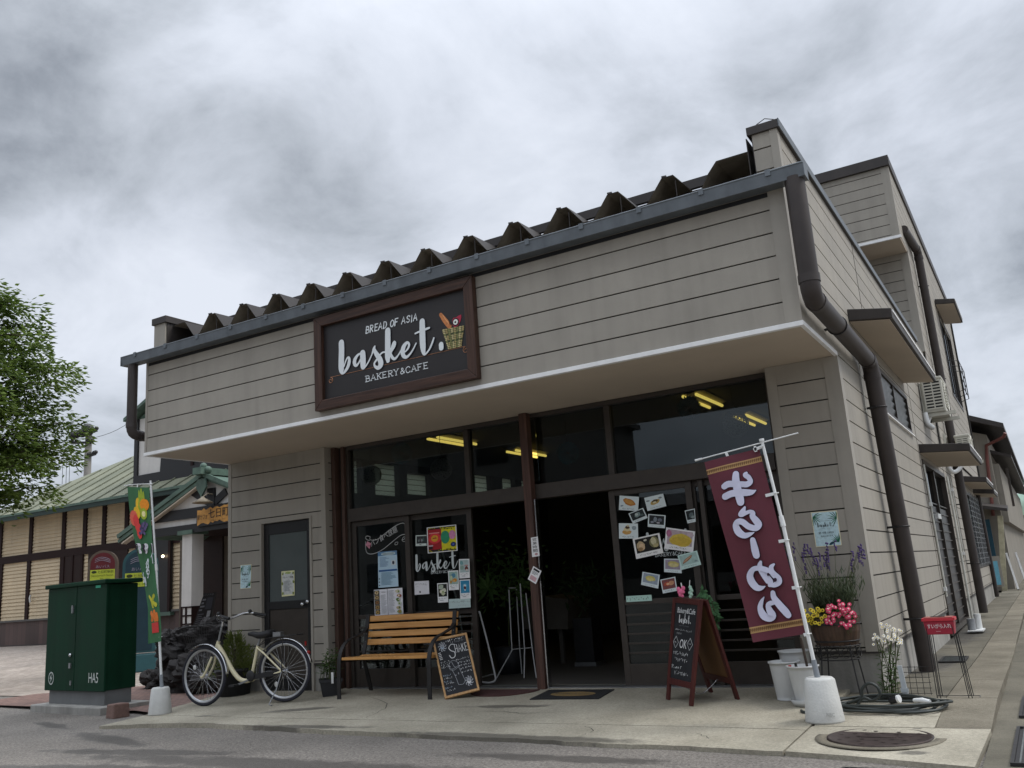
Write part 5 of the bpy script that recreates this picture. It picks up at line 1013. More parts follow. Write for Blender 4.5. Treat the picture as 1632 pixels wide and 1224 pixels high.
def leaf(nm, bl, br, tl, tr, side):
    n = (br-bl).cross(tl-bl).normalized(); n = n if n.dot(Vector((-.5, -1, 0)))*side > 0 else -n
    P = lambda a, b, d=0: (bl*(1-a)+br*a)*(1-b)+(tl*(1-a)+tr*a)*b+n*d
    mb = MB(M_red)
    for a0, a1, b0, b1 in ((0, .10, 0, 1), (.90, 1, 0, 1), (.10, .90, .95, 1), (.10, .90, .155, .215)): q = ((a0, b0), (a1, b0), (a1, b1), (a0, b1)); mb.hexa([P(a, b, -.011) for a, b in q], [P(a, b, .011) for a, b in q])
    o = mb.build(nm, ab, bevel=.002); return P, o
P1, o1 = leaf('front_leaf', FL, FR, TL_, TR_, 1); P2, o2 = leaf('rear_leaf', RL, RR, TL_+Vector((.02, .03, 0)), TR_+Vector((.03, .03, 0)), -1)
mb = MB(M_slate); q = ((.1, .215), (.9, .215), (.9, .95), (.1, .95)); mb.hexa([P1(a, b, -.004) for a, b in q], [P1(a, b, .004) for a, b in q]); mb.build('slate', o1)
mb = MB(mk('hardboard back', (.165, .085, .035), .7, .1, 6)); mb.hexa([P2(a, b, -.005) for a, b in q], [P2(a, b, .002) for a, b in q]); mb.build('back_panel', o2)
mb = MB(); sh = Sheet(mb, [P1(.12, .94, .005), P1(.88, .94, .005), P1(.88, .225, .005), P1(.12, .225, .005)], .0006)
M_ckw = mk('white marker', (.74, .75, .75), .7, .06, 40)
def hand(st, a0, a1, b0, b1, m=M_ckw): sh.text(st, a0, b0, a1, b1, m, .02)
hand('Bakery&Cafe', .10, .93, .86, .955); sh.k += 1; basket_on(sh, .22, .74, .78, .855, M_ckw, .8); sh.scrib(.28, .72, .71, .016, M_ckd, seed=3)
sh.scrib(.1, .55, .655, .025, M_ckw, seed=4); sh.scrib(.62, .9, .65, .025, M_ckw, seed=5); sh.scrib(.2, .4, .605, .025, M_ckw, seed=6)
hand('OK', .36, .70, .41, .53)
for a in (.17, .85): sh.stroke([(a, .56, .007), (a-.13, .48, .007), (a, .40, .007), (a+.13, .48, .007), (a, .56, .007)], M_ckw, 1); sh.scrib(a-.07, a+.05, .48, .03, M_ckw, seed=int(a*100))
for i, (a, b, c_2) in enumerate(((.12, .80, .335), (.2, .78, .25), (.08, .55, .15), (.25, .9, .075))): sh.scrib(a, b, c_2, .05, M_ckw, seed=50+i)
mb.build('chalk_lettering', o1)
mb = MB(M_chrome); mb.tube(crm([P1(.5, .17, -.01), (P1(.5, .12)+P2(.5, .12))/2-Vector((0, 0, .05)), P2(.5, .17, -.01)], 6), .004, 6); mb.build('chain', ab)
pc = P1(.22, 1.0)                                            # little toys on its top edge
t = thing('ribbon_toy', 'pink ribbon toy perched on the A board beside a green one', 'toy', P1(.3, 1.0)); mb = MB(mk('pink felt', (.75, .16, .30), .8, .1, 20))
for k, (du, dz, s_) in enumerate(((.0, .055, .022), (-.022, .075, .018), (.02, .08, .018), (-.012, .03, .016), (.008, .018, .013), (-.02, .05, .014), (.02, .05, .012))): mb.ball(P1(.3, 1.0)+Vector((du, 0, dz)), s_, 10, 7, (1, .7, 1.1))
mb.mat(M_wplast).cyl(P1(.3, 1.0)+Vector((.01, 0, .09)), P1(.3, 1.0)+Vector((.006, 0, .125)), .005); mb.build('felt_body', t)
t = thing('plant_toy', 'small green and white ornament with a white straw on the A board', 'ornament', P1(.62, 1.0)); mb = MB(mk('pale green', (.35, .52, .42), .5, .15, 20))
for k in range(6): mb.ball(P1(.60, 1.0)+Vector((rnd.uniform(-.022, .022), rnd.uniform(-.01, .01), .02+.015*k)), .015, 8, 6)
mb.build('leaves', t); mb = MB(M_wplast); mb.cyl(P1(.6, 1.0)+Vector((0, 0, .07)), P1(.6, 1.0)+Vector((.012, 0, .15)), .003); mb.ball(P1(.6, 1.0)+Vector((.01, 0, .05)), .013, 8, 6); mb.build('straw', t)

# ------------------------------------------------------------------ leaves and plants
def leaf_quad(mb, p, d, L, w, up=(0, 0, 1), fold=.25, droop=.0):
    """one pointed leaf of four faces"""
    d = Vector(d).normalized(); s_ = d.cross(Vector(up)); s_ = s_.normalized() if s_.length > 1e-4 else Vector((1, 0, 0)); u = s_.cross(d)
    m_ = p+d*L*.45+u*L*fold*.2; t = p+d*L-u*L*droop
    mb.add([p, m_+s_*w/2-u*w*fold, t, m_-s_*w/2-u*w*fold, m_], [(0, 1, 4), (1, 2, 4), (0, 4, 3), (4, 2, 3)])
L_dk = leafmat('dark leaf', (.014, .032, .010), (.045, .085, .025)); L_md = leafmat('green leaf', (.028, .065, .016), (.085, .15, .04)); L_yl = leafmat('yellow green leaf', (.06, .09, .02), (.17, .20, .05)); L_gr = leafmat('grey green leaf', (.045, .065, .035), (.13, .16, .085)); L_iv = leafmat('ivy leaf', (.03, .09, .03), (.14, .30, .14)); M_stem = mk('stem', (.07, .085, .03), .7, .2, 20); M_bark = mk('bark', (.06, .045, .035), .9, .3, 18, bump=.5, bscale=50)
t = thing('ivy_garland', 'trailing green ivy hanging behind the A board beside the sliding door', 'plant', (-1.22, -.2, .9))
mb = MB(M_stem); iv = [(-1.30, -.20, 1.12), (-1.24, -.22, .98), (-1.17, -.23, .84), (-1.16, -.22, .68), (-1.20, -.24, .55)]; iv = [at(1118, 940, 1, -.2), at(1135, 962, 1, -.22), at(1139, 985, 1, -.22), at(1134, 1003, 1, -.22)]; mb.tube(crm(iv, 5), .004, 6); mb.build('stem', t); mb = MB(L_iv)
for p in crm(iv, 12):
    for _ in range(2): a = rnd.uniform(0, 6.28); leaf_quad(mb, Vector(p), (math.cos(a), -.4+math.sin(a)*.6, rnd.uniform(-.8, .3)), rnd.uniform(.05, .085), rnd.uniform(.025, .04), (.2, -1, .4))
mb.build('leaves', t)
# potted seedling by the bench, conifer behind the bicycle
def square_pot(t, x, y, z, r0, r1, h, m):
    mb = MB(m); mb.lathe((x, y, z), [(.0001, 0), (r0, 0), (r1, h-.03), (r1+.012, h-.03), (r1+.012, h), (r1-.012, h), (r1-.014, h-.02), (.0001, h-.02)], 4, False); o = mb.build('pot', t); return o
M_pot = mk('black planter plastic', (.022, .023, .026), .55, .15, 8); M_soil = mk('soil', (.03, .022, .016), .95, .3, 40)
z = padz(-.28)+.004
t = thing('potted_plant', 'leafy seedlings in a dark square pot between service door and bench', 'potted plant', (-5.46, -.24, z)); square_pot(t, -5.46, -.24, z, .12, .155, .17, M_pot)
mb = MB(L_md); mb2 = MB(M_stem)
for i in range(16):
    x, y = -5.46+rnd.uniform(-.1, .1), -.24+rnd.uniform(-.09, .09); h = rnd.uniform(.16, .32); tip_ = Vector((x+rnd.uniform(-.06, .06), y+rnd.uniform(-.05, .05), z+.15+h)); mb2.tube([(x, y, z+.15), tip_], [.004, .002], 5)
    for k in range(9): f_ = .35+.65*k/8; a = k*2.4+i; leaf_quad(mb, Vector((x, y, z+.15))*(1-f_)+tip_*f_, (math.cos(a), math.sin(a), rnd.uniform(-.1, .5)), rnd.uniform(.05, .08), rnd.uniform(.02, .03))
mb.build('foliage', t); mb2.build('stems', t); mb = MB(M_wplast); mb.box(-5.365, -5.335, -.335, -.33, z+.13, z+.24); mb.build('plant_tag', t)
z = padz(-.2)
t = thing('potted_conifer', 'yellow green bushy conifer in a black pot behind the bicycle', 'potted plant', (-6.92, -.22, z)); mb = MB(M_pot); mb.lathe((-6.92, -.22, z), [(.0001, 0), (.17, 0), (.20, .26), (.215, .26), (.215, .29), (.19, .29), (.0001, .26)], 28); mb.build('pot', t); mb = MB(L_yl)
for i in range(3000):
    a = rnd.uniform(0, 6.28); r = .30*math.sqrt(rnd.random()); zz = rnd.random()**1.3; k = (1-zz*.75)*(.85+.28*math.sin(5*a+zz*6)); p = Vector((-6.92+r*k*math.cos(a), -.22+r*k*math.sin(a), z+.24+.40*zz+.06*math.sin(7*a)*(r/.3))); leaf_quad(mb, p, (math.cos(a)*.6, math.sin(a)*.6, .8), rnd.uniform(.03, .055), .010, (math.sin(a), -math.cos(a), .2))
mb.build('foliage', t); mb = MB(M_bark); mb.cyl((-6.92, -.22, z+.2), (-6.92, -.22, z+.5), .015); mb.build('trunk', t)

# ------------------------------------------------------------------ bicycle
bt = R_(13); F0 = gp(325, 1126); F0 = Vector((F0.x, F0.y, 0)); bd = Vector((math.cos(bt), math.sin(bt), 0)); bn_ = Vector((-math.sin(bt), math.cos(bt), 0))
bkT = thing('bicycle', 'cream city bicycle with a front basket on its kickstand by the service door', 'bicycle', (F0.x+.48, F0.y+.1, padz(F0.y)))
def bp3(s_, z_, o_=0): return F0+bd*s_+bn_*o_+Vector((0, 0, z_))
M_cream = mk('cream enamel', (.66, .60, .40), .3, .05, 10, spec=.6); M_tyre = mk('tyre rubber', (.02, .021, .03), .75, .15, 20); M_rim = mk('alloy rim', (.50, .51, .52), .32, .06, 20, metal=.85); M_rub = mk('black rubber', (.016, .016, .017), .6, .15, 20)
WR = .305; zc0 = padz(F0.y)+.004+WR; wb = .975; zc1 = padz((F0+bd*wb).y)+.010+WR
steer = bn_*math.cos(.14)+bd*math.sin(.14)
def wheel(c, ax, nm):
    ax = Vector(ax).normalized(); a = Vector((0, 0, 1)); b = ax.cross(a).normalized(); hold = MB(M_tyre); hold.ring(c, WR-.017, .018, ax, 56, 8); w = hold.build(nm, bkT)
    r = MB(M_rim); r.ring(c, WR-.043, .011, ax, 56, 6); r.ring(c+ax*.006, WR-.036, .008, ax, 56, 6); r.ring(c-ax*.006, WR-.036, .008, ax, 56, 6); r.build('rim', w)
    s_ = MB(M_chrome)
    for k in range(32): w_ = 2*math.pi*k/32; t_ = w_+(.55 if k % 4 < 2 else -.55)*(1 if k % 2 else .9); sd_ = ax*(.026 if k % 2 else -.026); s_.tube([c+sd_+(a*math.cos(t_)+b*math.sin(t_))*.024, c+(a*math.cos(w_)+b*math.sin(w_))*(WR-.045)], .0013, 4, False)
    s_.build('spokes', w); h = MB(M_chrome); h.cyl(c-ax*.05, c+ax*.05, .013, None, 12); h.cyl(c-ax*.03, c-ax*.022, .03, None, 16); h.cyl(c+ax*.022, c+ax*.03, .03, None, 16); h.build('hub', w); return w
C0 = bp3(0, zc0); C1 = bp3(wb, zc1); wheel(C0, steer, 'front_wheel'); wheel(C1, bn_, 'rear_wheel')
fd = bn_.cross(Vector((0, 0, 1)))
def guard(c, ax, a0, a1, nm, r=.33, w_=.046):
    ax = Vector(ax).normalized(); u = Vector((0, 0, 1)); f_ = u.cross(ax).normalized(); f_ = f_ if f_.dot(bd) > 0 else -f_; mb = MB(M_chrome); vs = []; n = 26
    for i in range(n+1):
        w = R_(a0+(a1-a0)*i/n); e_ = u*math.cos(w)+f_*math.sin(w)
        for k in range(5): x = (k/4-.5)*w_; vs.append(c+e_*(r-abs(x)*abs(x)*14)+ax*x)
    mb.add(vs, [(i*5+k, i*5+k+1, (i+1)*5+k+1, (i+1)*5+k) for i in range(n) for k in range(4)], True); o = mb.build(nm, bkT); sm = o.modifiers.new('solid', 'SOLIDIFY'); sm.thickness = .0025; return o
guard(C0, steer, -38, 88, 'front_mudguard'); guard(C1, bn_, -100, 78, 'rear_mudguard')
HT, HB_ = bp3(.178, .70), bp3(.128, .565)
mb = MB(M_cream); mb.tube([HB_, HT], .020, 14); cr = bp3(.118, .545)
for o_ in (-.048, .048): mb.tube(crm([cr+bn_*o_*.7, bp3(.09, .47, o_), bp3(.055, .40, o_), bp3(.012, .345, o_), C0+steer*o_+Vector((0, 0, .0))], 5), [.0125]*21 if 0 else .0115, 10)
mb.build('fork', bkT)
mb = MB(M_cream); dn = crm([bp3(.165, .665), bp3(.23, .58), bp3(.30, .47), bp3(.37, .37), bp3(.44, .305), bp3(.51, .285), bp3(.56, .295)], 6); mb.tube(dn, .0235, 14)
ST, BBk = bp3(.658, .632), bp3(.575, .295); mb.tube([BBk, ST], .0165, 12)
for o_ in (-.055, .055):
    mb.tube([BBk+bn_*o_*.5, C1+bn_*o_], .010, 10); mb.tube([ST-Vector((0, 0, .02))+bn_*o_*.3, bp3(.76, .56, o_), C1+bn_*o_], .0085, 10)
mb.cyl(BBk-bn_*.035, BBk+bn_*.035, .023, None, 16); mb.build('frame', bkT)
mb = MB(M_rub); mb.ball(bp3(.60, .335, -.05), .058, 14, 8, (1, .35, 1)); mb.bar(bp3(.62, .32, -.052), C1-bn_*.052, .012, .05); mb.build('chain_case', bkT)
mb = MB(M_steel); mb.bar(bp3(.575, .295, -.06), bp3(.47, .26, -.075), .012, .018); mb.bar(bp3(.575, .295, .06), bp3(.70, .30, .075), .012, .018); mb.cyl(BBk-bn_*.07, BBk+bn_*.07, .009); mb.build('cranks', bkT)
mb = MB(M_rub); mb.bar(bp3(.45, .255, -.08), bp3(.45, .255, -.17), .06, .02); mb.bar(bp3(.71, .30, .08), bp3(.71, .30, .16), .06, .02); mb.build('pedals', bkT)
mb = MB(M_steel); mb.tube([HT, bp3(.22, .86)], .012, 10); mb.mat(M_chrome).tube([bp3(.222, .85), bp3(.232, .925)], .014, 10); mb.build('stem', bkT)
mb = MB(M_chrome)
sb = steer
def hb(s_, z_, o_): return F0+bd*(s_+math.sin(.14)*o_)+bn_*o_*math.cos(.14)+Vector((0, 0, z_))
mb.tube(crm([hb(.47, .945, -.27), hb(.40, .965, -.25), hb(.33, .97, -.20), hb(.27, .93, -.10), hb(.235, .915, 0), hb(.27, .93, .10), hb(.33, .97, .20), hb(.40, .965, .25), hb(.47, .945, .27)], 5), .011, 10); mb.build('handlebar', bkT)
for s_ in (-1, 1):
    mb = MB(M_rub); mb.tube([hb(.41, .962, .252*s_), hb(.54, .93, .28*s_)], [.0155, .017], 12); g = mb.build('grip', bkT); mb = MB(M_iron); mb.tube([hb(.37, .965, .24*s_), hb(.40, .935, .29*s_), hb(.50, .905, .305*s_)], .006, 6); mb.ball(hb(.375, .985, .235*s_), .022, 8, 6); mb.build('brake_lever', g)
mb = MB(M_iron)
bk0 = [hb(-.17, .86, -.15), hb(.13, .89, -.16), hb(.13, .89, .16), hb(-.17, .86, .15)]; bk1 = [hb(-.11, .635, -.105), hb(.10, .635, -.12), hb(.10, .635, .12), hb(-.11, .635, .105)]
for i in range(4):
    a0, a1, b0, b1 = bk0[i], bk0[(i+1) % 4], bk1[i], bk1[(i+1) % 4]; mb.tube([a0, a1], .006, 6); mb.tube([b0, b1], .005, 6)
    for k in range(1, 9): t_ = k/9; mb.tube([a0.lerp(a1, t_), b0.lerp(b1, t_)], .0016, 4)
    mb.tube([a0, b0], .003, 5)
    for k in range(1, 7): t_ = k/7; mb.tube([a0.lerp(b0, t_), a1.lerp(b1, t_)], .0016, 4)
for k in range(1, 9): t_ = k/9; mb.tube([bk1[0].lerp(bk1[1], t_), bk1[3].lerp(bk1[2], t_)], .0016, 4); mb.tube([bk1[0].lerp(bk1[3], t_), bk1[1].lerp(bk1[2], t_)], .0016, 4)
mb.build('front_basket', bkT)
mb = MB(M_rub); sp = bp3(.705, .735)
prof = [(-.155, .022, .018), (-.11, .03, .028), (-.04, .048, .034), (.04, .085, .04), (.09, .095, .042), (.13, .075, .036), (.145, .03, .02)]; vs = []
for s_, w_, h_ in prof:
    for k in range(10): a = 2*math.pi*k/10; vs.append(sp+bd*s_+bn_*w_*math.cos(a)+Vector((0, 0, h_*math.sin(a)+.14*max(0, s_)+.02*(s_ < -.1))))
mb.add(vs, [(i*10+k, i*10+(k+1) % 10, (i+1)*10+(k+1) % 10, (i+1)*10+k) for i in range(len(prof)-1) for k in range(10)]+[tuple(range(10)), tuple(range(60, 70))], True); mb.build('saddle', bkT)
mb = MB(M_steel); mb.tube([ST, bp3(.69, .71)], .012, 10); mb.build('seat_post', bkT)
mb = MB(M_iron)
for o_ in (-.06, -.02, .02, .06): mb.tube([bp3(.80, .705, o_), bp3(1.16, .725, o_)], .005, 6)
for s_ in (.80, .92, 1.04, 1.16): mb.tube([bp3(s_, .705+.05*(s_-.8), -.06), bp3(s_, .705+.05*(s_-.8), .06)], .005, 6)
for o_ in (-.065, .065): mb.tube([bp3(1.0, .71, o_), C1+bn_*o_], .005, 6); mb.tube([bp3(.8, .705, o_), ST-Vector((0, 0, .01))], .004, 6)
rk = mb.build('rear_rack', bkT); mb = MB(M_steel); mb.bar(bp3(.86, .735), bp3(.95, .735), .07, .05); mb.build('lock_box', rk)
mb = MB(ink('#8d1410')); mb.ball(C1+bd*.28+Vector((0, 0, .17)), .022, 8, 6); mb.bar(C1+bd*.25+Vector((0, 0, .24)), C1+bd*.25+Vector((0, 0, .285)), .014, .014); mb.build('rear_reflector', bkT)
mb = MB(M_steel); mb.tube([C1-bn_*.06, bp3(wb-.03, .2, -.11), bp3(wb-.08, padz(-.75)+.012, -.17), bp3(wb-.03, padz(-.75)+.008, -.19)], .006, 6); mb.build('kickstand', bkT)
mb = MB(mk('wheel reflector', (.6, .6, .58), .3, .05)); mb.ball(C0+Vector((0, 0, .09))-bd*.12, .026, 8, 6, (1, .25, 1)); mb.ball(C1+Vector((0, 0, -.13))-bd*.10, .028, 8, 6, (1, .25, 1)); mb.build('spoke_reflectors', bkT)

# ------------------------------------------------------------------ flower barrel on its wire stand
bcx, bcy = -.26, -.30; bz_ = padz(-.3)+.004
t = thing('plant_stand', 'black wrought iron plant stand carrying a wooden flower tub by the right pier', 'plant stand', (bcx, bcy, bz_)); mb = MB(M_iron)
for k in range(4):
    a = R_(45+90*k); r1, r2 = .155, .20; mb.tube(crm([(bcx+r1*math.cos(a), bcy+r1*math.sin(a), bz_+.40), (bcx+r1*1.02*math.cos(a), bcy+r1*1.02*math.sin(a), bz_+.28), (bcx+r2*math.cos(a), bcy+r2*math.sin(a), bz_+.004), ], 5), .006, 6)
mb.ring((bcx, bcy, bz_+.38), .165, .005, (0, 0, 1), 32, 6); mb.ring((bcx, bcy, bz_+.28), .150, .005, (0, 0, 1), 32, 6)
for k in range(12): a = 2*math.pi*k/12; mb.ring((bcx+.158*math.cos(a), bcy+.158*math.sin(a), bz_+.33), .034, .003, (math.cos(a), math.sin(a), 0), 14, 5)
mb.build('wire_frame', t)
t = thing('flower_tub', 'half barrel tub of lavender, yellow and pink flowers beside the maroon banner', 'flower pot', (bcx, bcy, bz_+.385)); zb = bz_+.385
mb = MB(wood('barrel wood', (.035, .020, .013), (.085, .048, .030), 2)); mb.lathe((bcx, bcy, zb), [(.0001, 0), (.155, 0), (.180, .10), (.188, .2), (.168, .2), (.0001, .17)], 18, False); tb = mb.build('barrel', t); mb = MB(M_iron); [mb.ring((bcx, bcy, zb+h_), r_, .006, (0, 0, 1), 36, 4) for h_, r_ in ((.03, .165), (.155, .186))]; mb.build('hoops', tb)
mb = MB(L_gr); m2 = MB(M_stem); m3 = MB(mk('lavender', (.085, .055, .16), .9, .25, 40))
for i in range(700):
    a = rnd.uniform(0, 6.28); r = .15*math.sqrt(rnd.random()); sp_ = rnd.uniform(.15, .75); h = rnd.uniform(.12, .40)*(1-.35*r/.15); b0 = Vector((bcx+.6*r*math.cos(a), bcy+.05+.6*r*math.sin(a), zb+.17)); tp = b0+Vector((math.cos(a)*h*sp_*.9, math.sin(a)*h*sp_*.7, h)); 
    for k in range(5): f_ = .3+.7*k/4; a2 = rnd.uniform(0, 6.28); leaf_quad(mb, b0.lerp(tp, f_), (math.cos(a2)*.6, math.sin(a2)*.6, .9), rnd.uniform(.04, .075), .009)
for i in range(26):
    a = rnd.uniform(0, 6.28); sp_ = rnd.uniform(.0, .55); h = rnd.uniform(.40, .60); b0 = Vector((bcx+.05*math.cos(a), bcy+.05, zb+.2)); tp = b0+Vector((math.cos(a)*h*sp_-.03, math.sin(a)*h*sp_*.5, h)); m2.tube([b0, b0.lerp(tp, .5)+Vector((0, 0, .03)), tp], .0018, 4)
    for k in range(7): m3.ball(tp-Vector((0, 0, .012*k))+Vector((rnd.uniform(-.005, .005),)*3), rnd.uniform(.006, .0095), 6, 4)
    if i % 2: [m3.ball(tp-Vector((0, 0, .11+.012*k)), .006, 6, 4) for k in range(3)]
mb.build('lavender_leaves', t); m2.build('lavender_stems', t); m3.build('lavender_flowers', t)
def petals(nm, c, ctr, mat, eye, n, sx, sz):
    mb = MB(); me_ = mk(eye[0], eye[1], .8, .1)
    for i in range(n):
        a = rnd.uniform(0, 6.28); r = math.sqrt(rnd.random()); p = ctr+Vector((sx*r*math.cos(a), -.05+.05*rnd.random(), sz*r*math.sin(a))); nn = Vector((rnd.uniform(-.6, .6)+.25, -1, rnd.uniform(-.1, .9))).normalized(); u = nn.orthogonal().normalized(); v = nn.cross(u); R1 = rnd.uniform(.014, .0185); mb.mat(mat); k = 14
        mb.add([p+nn*.004]+[p+(u*math.cos(2*math.pi*j/k)+v*math.sin(2*math.pi*j/k))*R1*(1 if j % 2 else .84)+nn*.002*(j % 2) for j in range(k)], [(0, 1+j, 1+(j+1) % k) for j in range(k)]); mb.mat(me_).disc(p+nn*.0062, R1*.36, nn, 8)
        mb.mat(M_stem).tube([p, p+Vector((0, .04, -.06))], .0015, 4, False)
    return mb.build(nm, t)
petals('yellow_flowers', 0, Vector((bcx-.115, bcy-.13, zb+.225)), mk('yellow petals', (.66, .52, .035), .7, .12, 50), ('dark eye', (.10, .035, .01)), 34, .085, .065)
petals('pink_flowers', 0, Vector((bcx+.08, bcy-.15, zb+.225)), mk('pink petals', (.66, .055, .14), .7, .15, 50), ('pale eye', (.75, .55, .50)), 62, .115, .105)
mb = MB(L_md)
for i in range(420): a = rnd.uniform(0, 6.28); r = math.sqrt(rnd.random()); p = Vector((bcx+.18*r*math.cos(a), bcy-.09+.06*rnd.random(), zb+.2+.085*r*math.sin(a))); leaf_quad(mb, p, (rnd.uniform(-1, 1), -.6, rnd.uniform(-.5, .8)), rnd.uniform(.025, .045), .014)
mb.build('leaves', t)
# white buckets
M_bkt = mk('white bucket', (.56, .57, .56), .5, .06, 8, streak=.1)
def bucket(x, y, z, r0, r1, h, rib, label, saucer=False):
    t = thing('bucket', label, 'bucket', (x, y, z)); pr = [(.0001, .02), (r0, .02)] if saucer else [(.0001, 0), (r0, 0)]
    for k in range(12): f_ = k/11; r = r0+(r1-r0)*f_+(.003 if rib and k % 2 and f_ > .5 else 0); pr.append((r, (.02 if saucer else 0)+h*f_))
    pr += [(r1+.008, pr[-1][1]), (r1+.008, pr[-1][1]+.012), (r1-.004, pr[-1][1]+.012), (r0-.006, .04), (.0001, .04)]
    mb = MB(M_bkt); mb.lathe((x, y, z), pr, 36); mb.build('body', t)
    if saucer: mb = MB(M_bkt); mb.lathe((x, y, z), [(.0001, 0), (r0+.02, 0), (r0+.045, .045), (r0+.038, .045), (r0+.015, .008), (.0001, .008)], 36); mb.build('saucer', t)
    return t
zk = padz(-.3)+.004
bucket(-.62, -.22, zk, .085, .118, .33, True, 'ribbed white bucket standing furthest back, left of the flower tub'); bucket(-.66, -.40, zk-.003, .085, .115, .27, False, 'white bucket squeezed left behind the one with a saucer')
bk_ = bucket(-.47, -.62, padz(-.62)+.004, .075, .112, .25, False, 'white flower bucket on a saucer behind the concrete banner weight', True)
t = thing('garden_tools', 'small garden tools with a red handle sticking out of the white bucket', 'tools', (-.5, -.62, .3)); mb = MB(ink('#a3201c')); mb.tube([(-.545, -.64, .20), (-.555, -.655, .345)], .012, 8); mb.mat(M_black).tube([(-.50, -.64, .20), (-.51, -.655, .36)], .010, 8); mb.tube([(-.525, -.66, .20), (-.52, -.67, .32)], .008, 8); mb.mat(M_bark).tube([(-.42, -.60, .1), (-.455, -.62, .54)], .010, 8); mb.build('handles', t)
# white wild flowers at the corner
t = thing('wild_flower', 'tall weed with small white flowers at the corner of the building', 'plant', (.06, -.28, .07)); mb = MB(L_md); m2 = MB(M_stem); m3 = MB(mk('white petals', (.78, .78, .74), .7, .05)); eye_ = mk('yellow eye', (.6, .42, .05), .8, .1)
for i in range(14):
    b0 = Vector((.05+rnd.uniform(-.05, .05), -.28+rnd.uniform(-.04, .04), .07)); tp = at(1396+rnd.uniform(0, 40), 1014+rnd.uniform(-18, 26), 1, -.30+rnd.uniform(-.05, .05)); mdp = b0.lerp(tp, .5)+Vector((rnd.uniform(-.02, .02), 0, 0)); P = crm([b0, mdp, tp], 8); m2.tube(P, .003, 5)
    for j, p in enumerate(P[1:-4]): a = rnd.uniform(0, 6.28); leaf_quad(mb, Vector(p), (math.cos(a), math.sin(a), rnd.uniform(-.3, .9)), rnd.uniform(.05, .10)*(1-j/20), .017, (0, 0, 1), .25, .2)
    for k in range(4): q = tp+Vector((rnd.uniform(-.03, .03), rnd.uniform(-.02, .02), rnd.uniform(-.02, .02))); nn = Vector((rnd.uniform(-.4, .5), -1, .7)).normalized(); m3.mat(MATS['white petals']).disc(q, .0105, nn, 9); m3.mat(eye_).disc(q+nn*.0015, .005, nn, 8)
mb.build('leaves', t); m2.build('stems', t); m3.build('flowers', t)
# grey marker post, red smokers' box, mesh panel
mb = MB(mk('grey plastic post', (.42, .45, .46), .5, .1, 10)); g_ = Vector((.19, -.42, padz(-.42))); mb.hexa([g_+Vector(v) for v in ((-.018, -.018, 0), (.018, -.018, 0), (.018, .018, 0), (-.018, .018, 0))], [g_+Vector(v) for v in ((-.03, -.014, .24), (.0, -.014, .245), (.0, .014, .245), (-.03, .014, .24))]); mb.box(g_.x-.03, g_.x+.024, g_.y-.022, g_.y-.017, g_.z+.06, g_.z+.09); tag(mb.build('marker_post', loc=g_), 'short grey plastic post beside the white wild flowers', 'post')
az = .06; cx0, cx1 = .30, .50; t = thing('ash_box', 'red ash box with white Japanese lettering on a thin wire stand by the lane', 'ash box', (.42, -.28, az))
A0 = at(1470, 985, 1, -.30); A1 = at(1518, 985, 1, -.30); zt = A0.z; mb = MB(mk('red painted tin', (.34, .022, .045), .38, .1, 10)); x0, x1 = A0.x, A1.x+.005; ztop, zbot = at(1470, 986, 1, -.30).z, at(1475, 1012, 1, -.30).z
mb.hexa([(x0+.012, -.30, zbot), (x1-.008, -.30, zbot), (x1-.008, -.18, zbot), (x0+.012, -.18, zbot)], [(x0, -.305, ztop-.02), (x1, -.305, ztop-.02), (x1, -.17, ztop-.02), (x0, -.17, ztop-.02)]); bo = mb.build('box', t, bevel=.006)
mb = MB(mk('red rim', (.50, .035, .05), .35, .1, 10)); mb.box(x0-.008, x1+.008, -.313, -.162, ztop-.02, ztop); mb.mat(mk('rusty lid', (.30, .10, .08), .6, .3, 30)).box(x0+.008, x1-.008, -.30, -.175, ztop+.0005, ztop+.006); mb.mat(M_black).box(x0+.05, x1-.06, -.26, -.22, ztop+.006, ztop+.01); mb.build('lid', t)
mb = MB(); sh = wallsheet(mb, x0+.018, x1-.016, zbot+.012, ztop-.028, -.3065, .0012); sh.text('すいがら入れ', .04, .42, .96, .86, ink('#e6dcdc')); sh.lines(.35, .65, .1, .2, 1, ink('#c98d92'), .5); mb.build('lettering', bo)
mb = MB(M_iron)
for x, dx in ((x0+.015, 0), (x1-.02, .035)):
    for y in (-.30, -.18): mb.tube([(x, y, ztop-.03), (x+dx, y-.02, az+.003)], .0032, 6); mb.tube([(x+.022, y, zbot), (x+dx+.022, y-.02, az+.003)], .0032, 6)
mb.tube([(x0+.0, -.32, az+.004), (x1+.08, -.32, az+.004)], .004, 6); mb.tube([(x0, -.20, az+.008), (x1+.08, -.20, az+.008)], .004, 6); mb.tube([(x1+.08, -.32, az+.004), (x1+.08, -.2, az+.008)], .004, 6); mb.build('wire_stand', t)
t = thing('mesh_panel', 'dark wire mesh panel standing at the foot of the rain pipe', 'mesh panel', (.23, -.16, .07)); mb = MB(M_iron); 
for k in range(6): x = .10+.045*k; mb.tube([(x, -.16, .07), (x+.0, -.13, .27)], .0022, 5)
for k in range(6): z = .08+.037*k; mb.tube([(.09, -.16+.03*(z-.07)/.2, z), (.335, -.16+.03*(z-.07)/.2, z)], .0022, 5)
mb.build('wire_mesh', t)
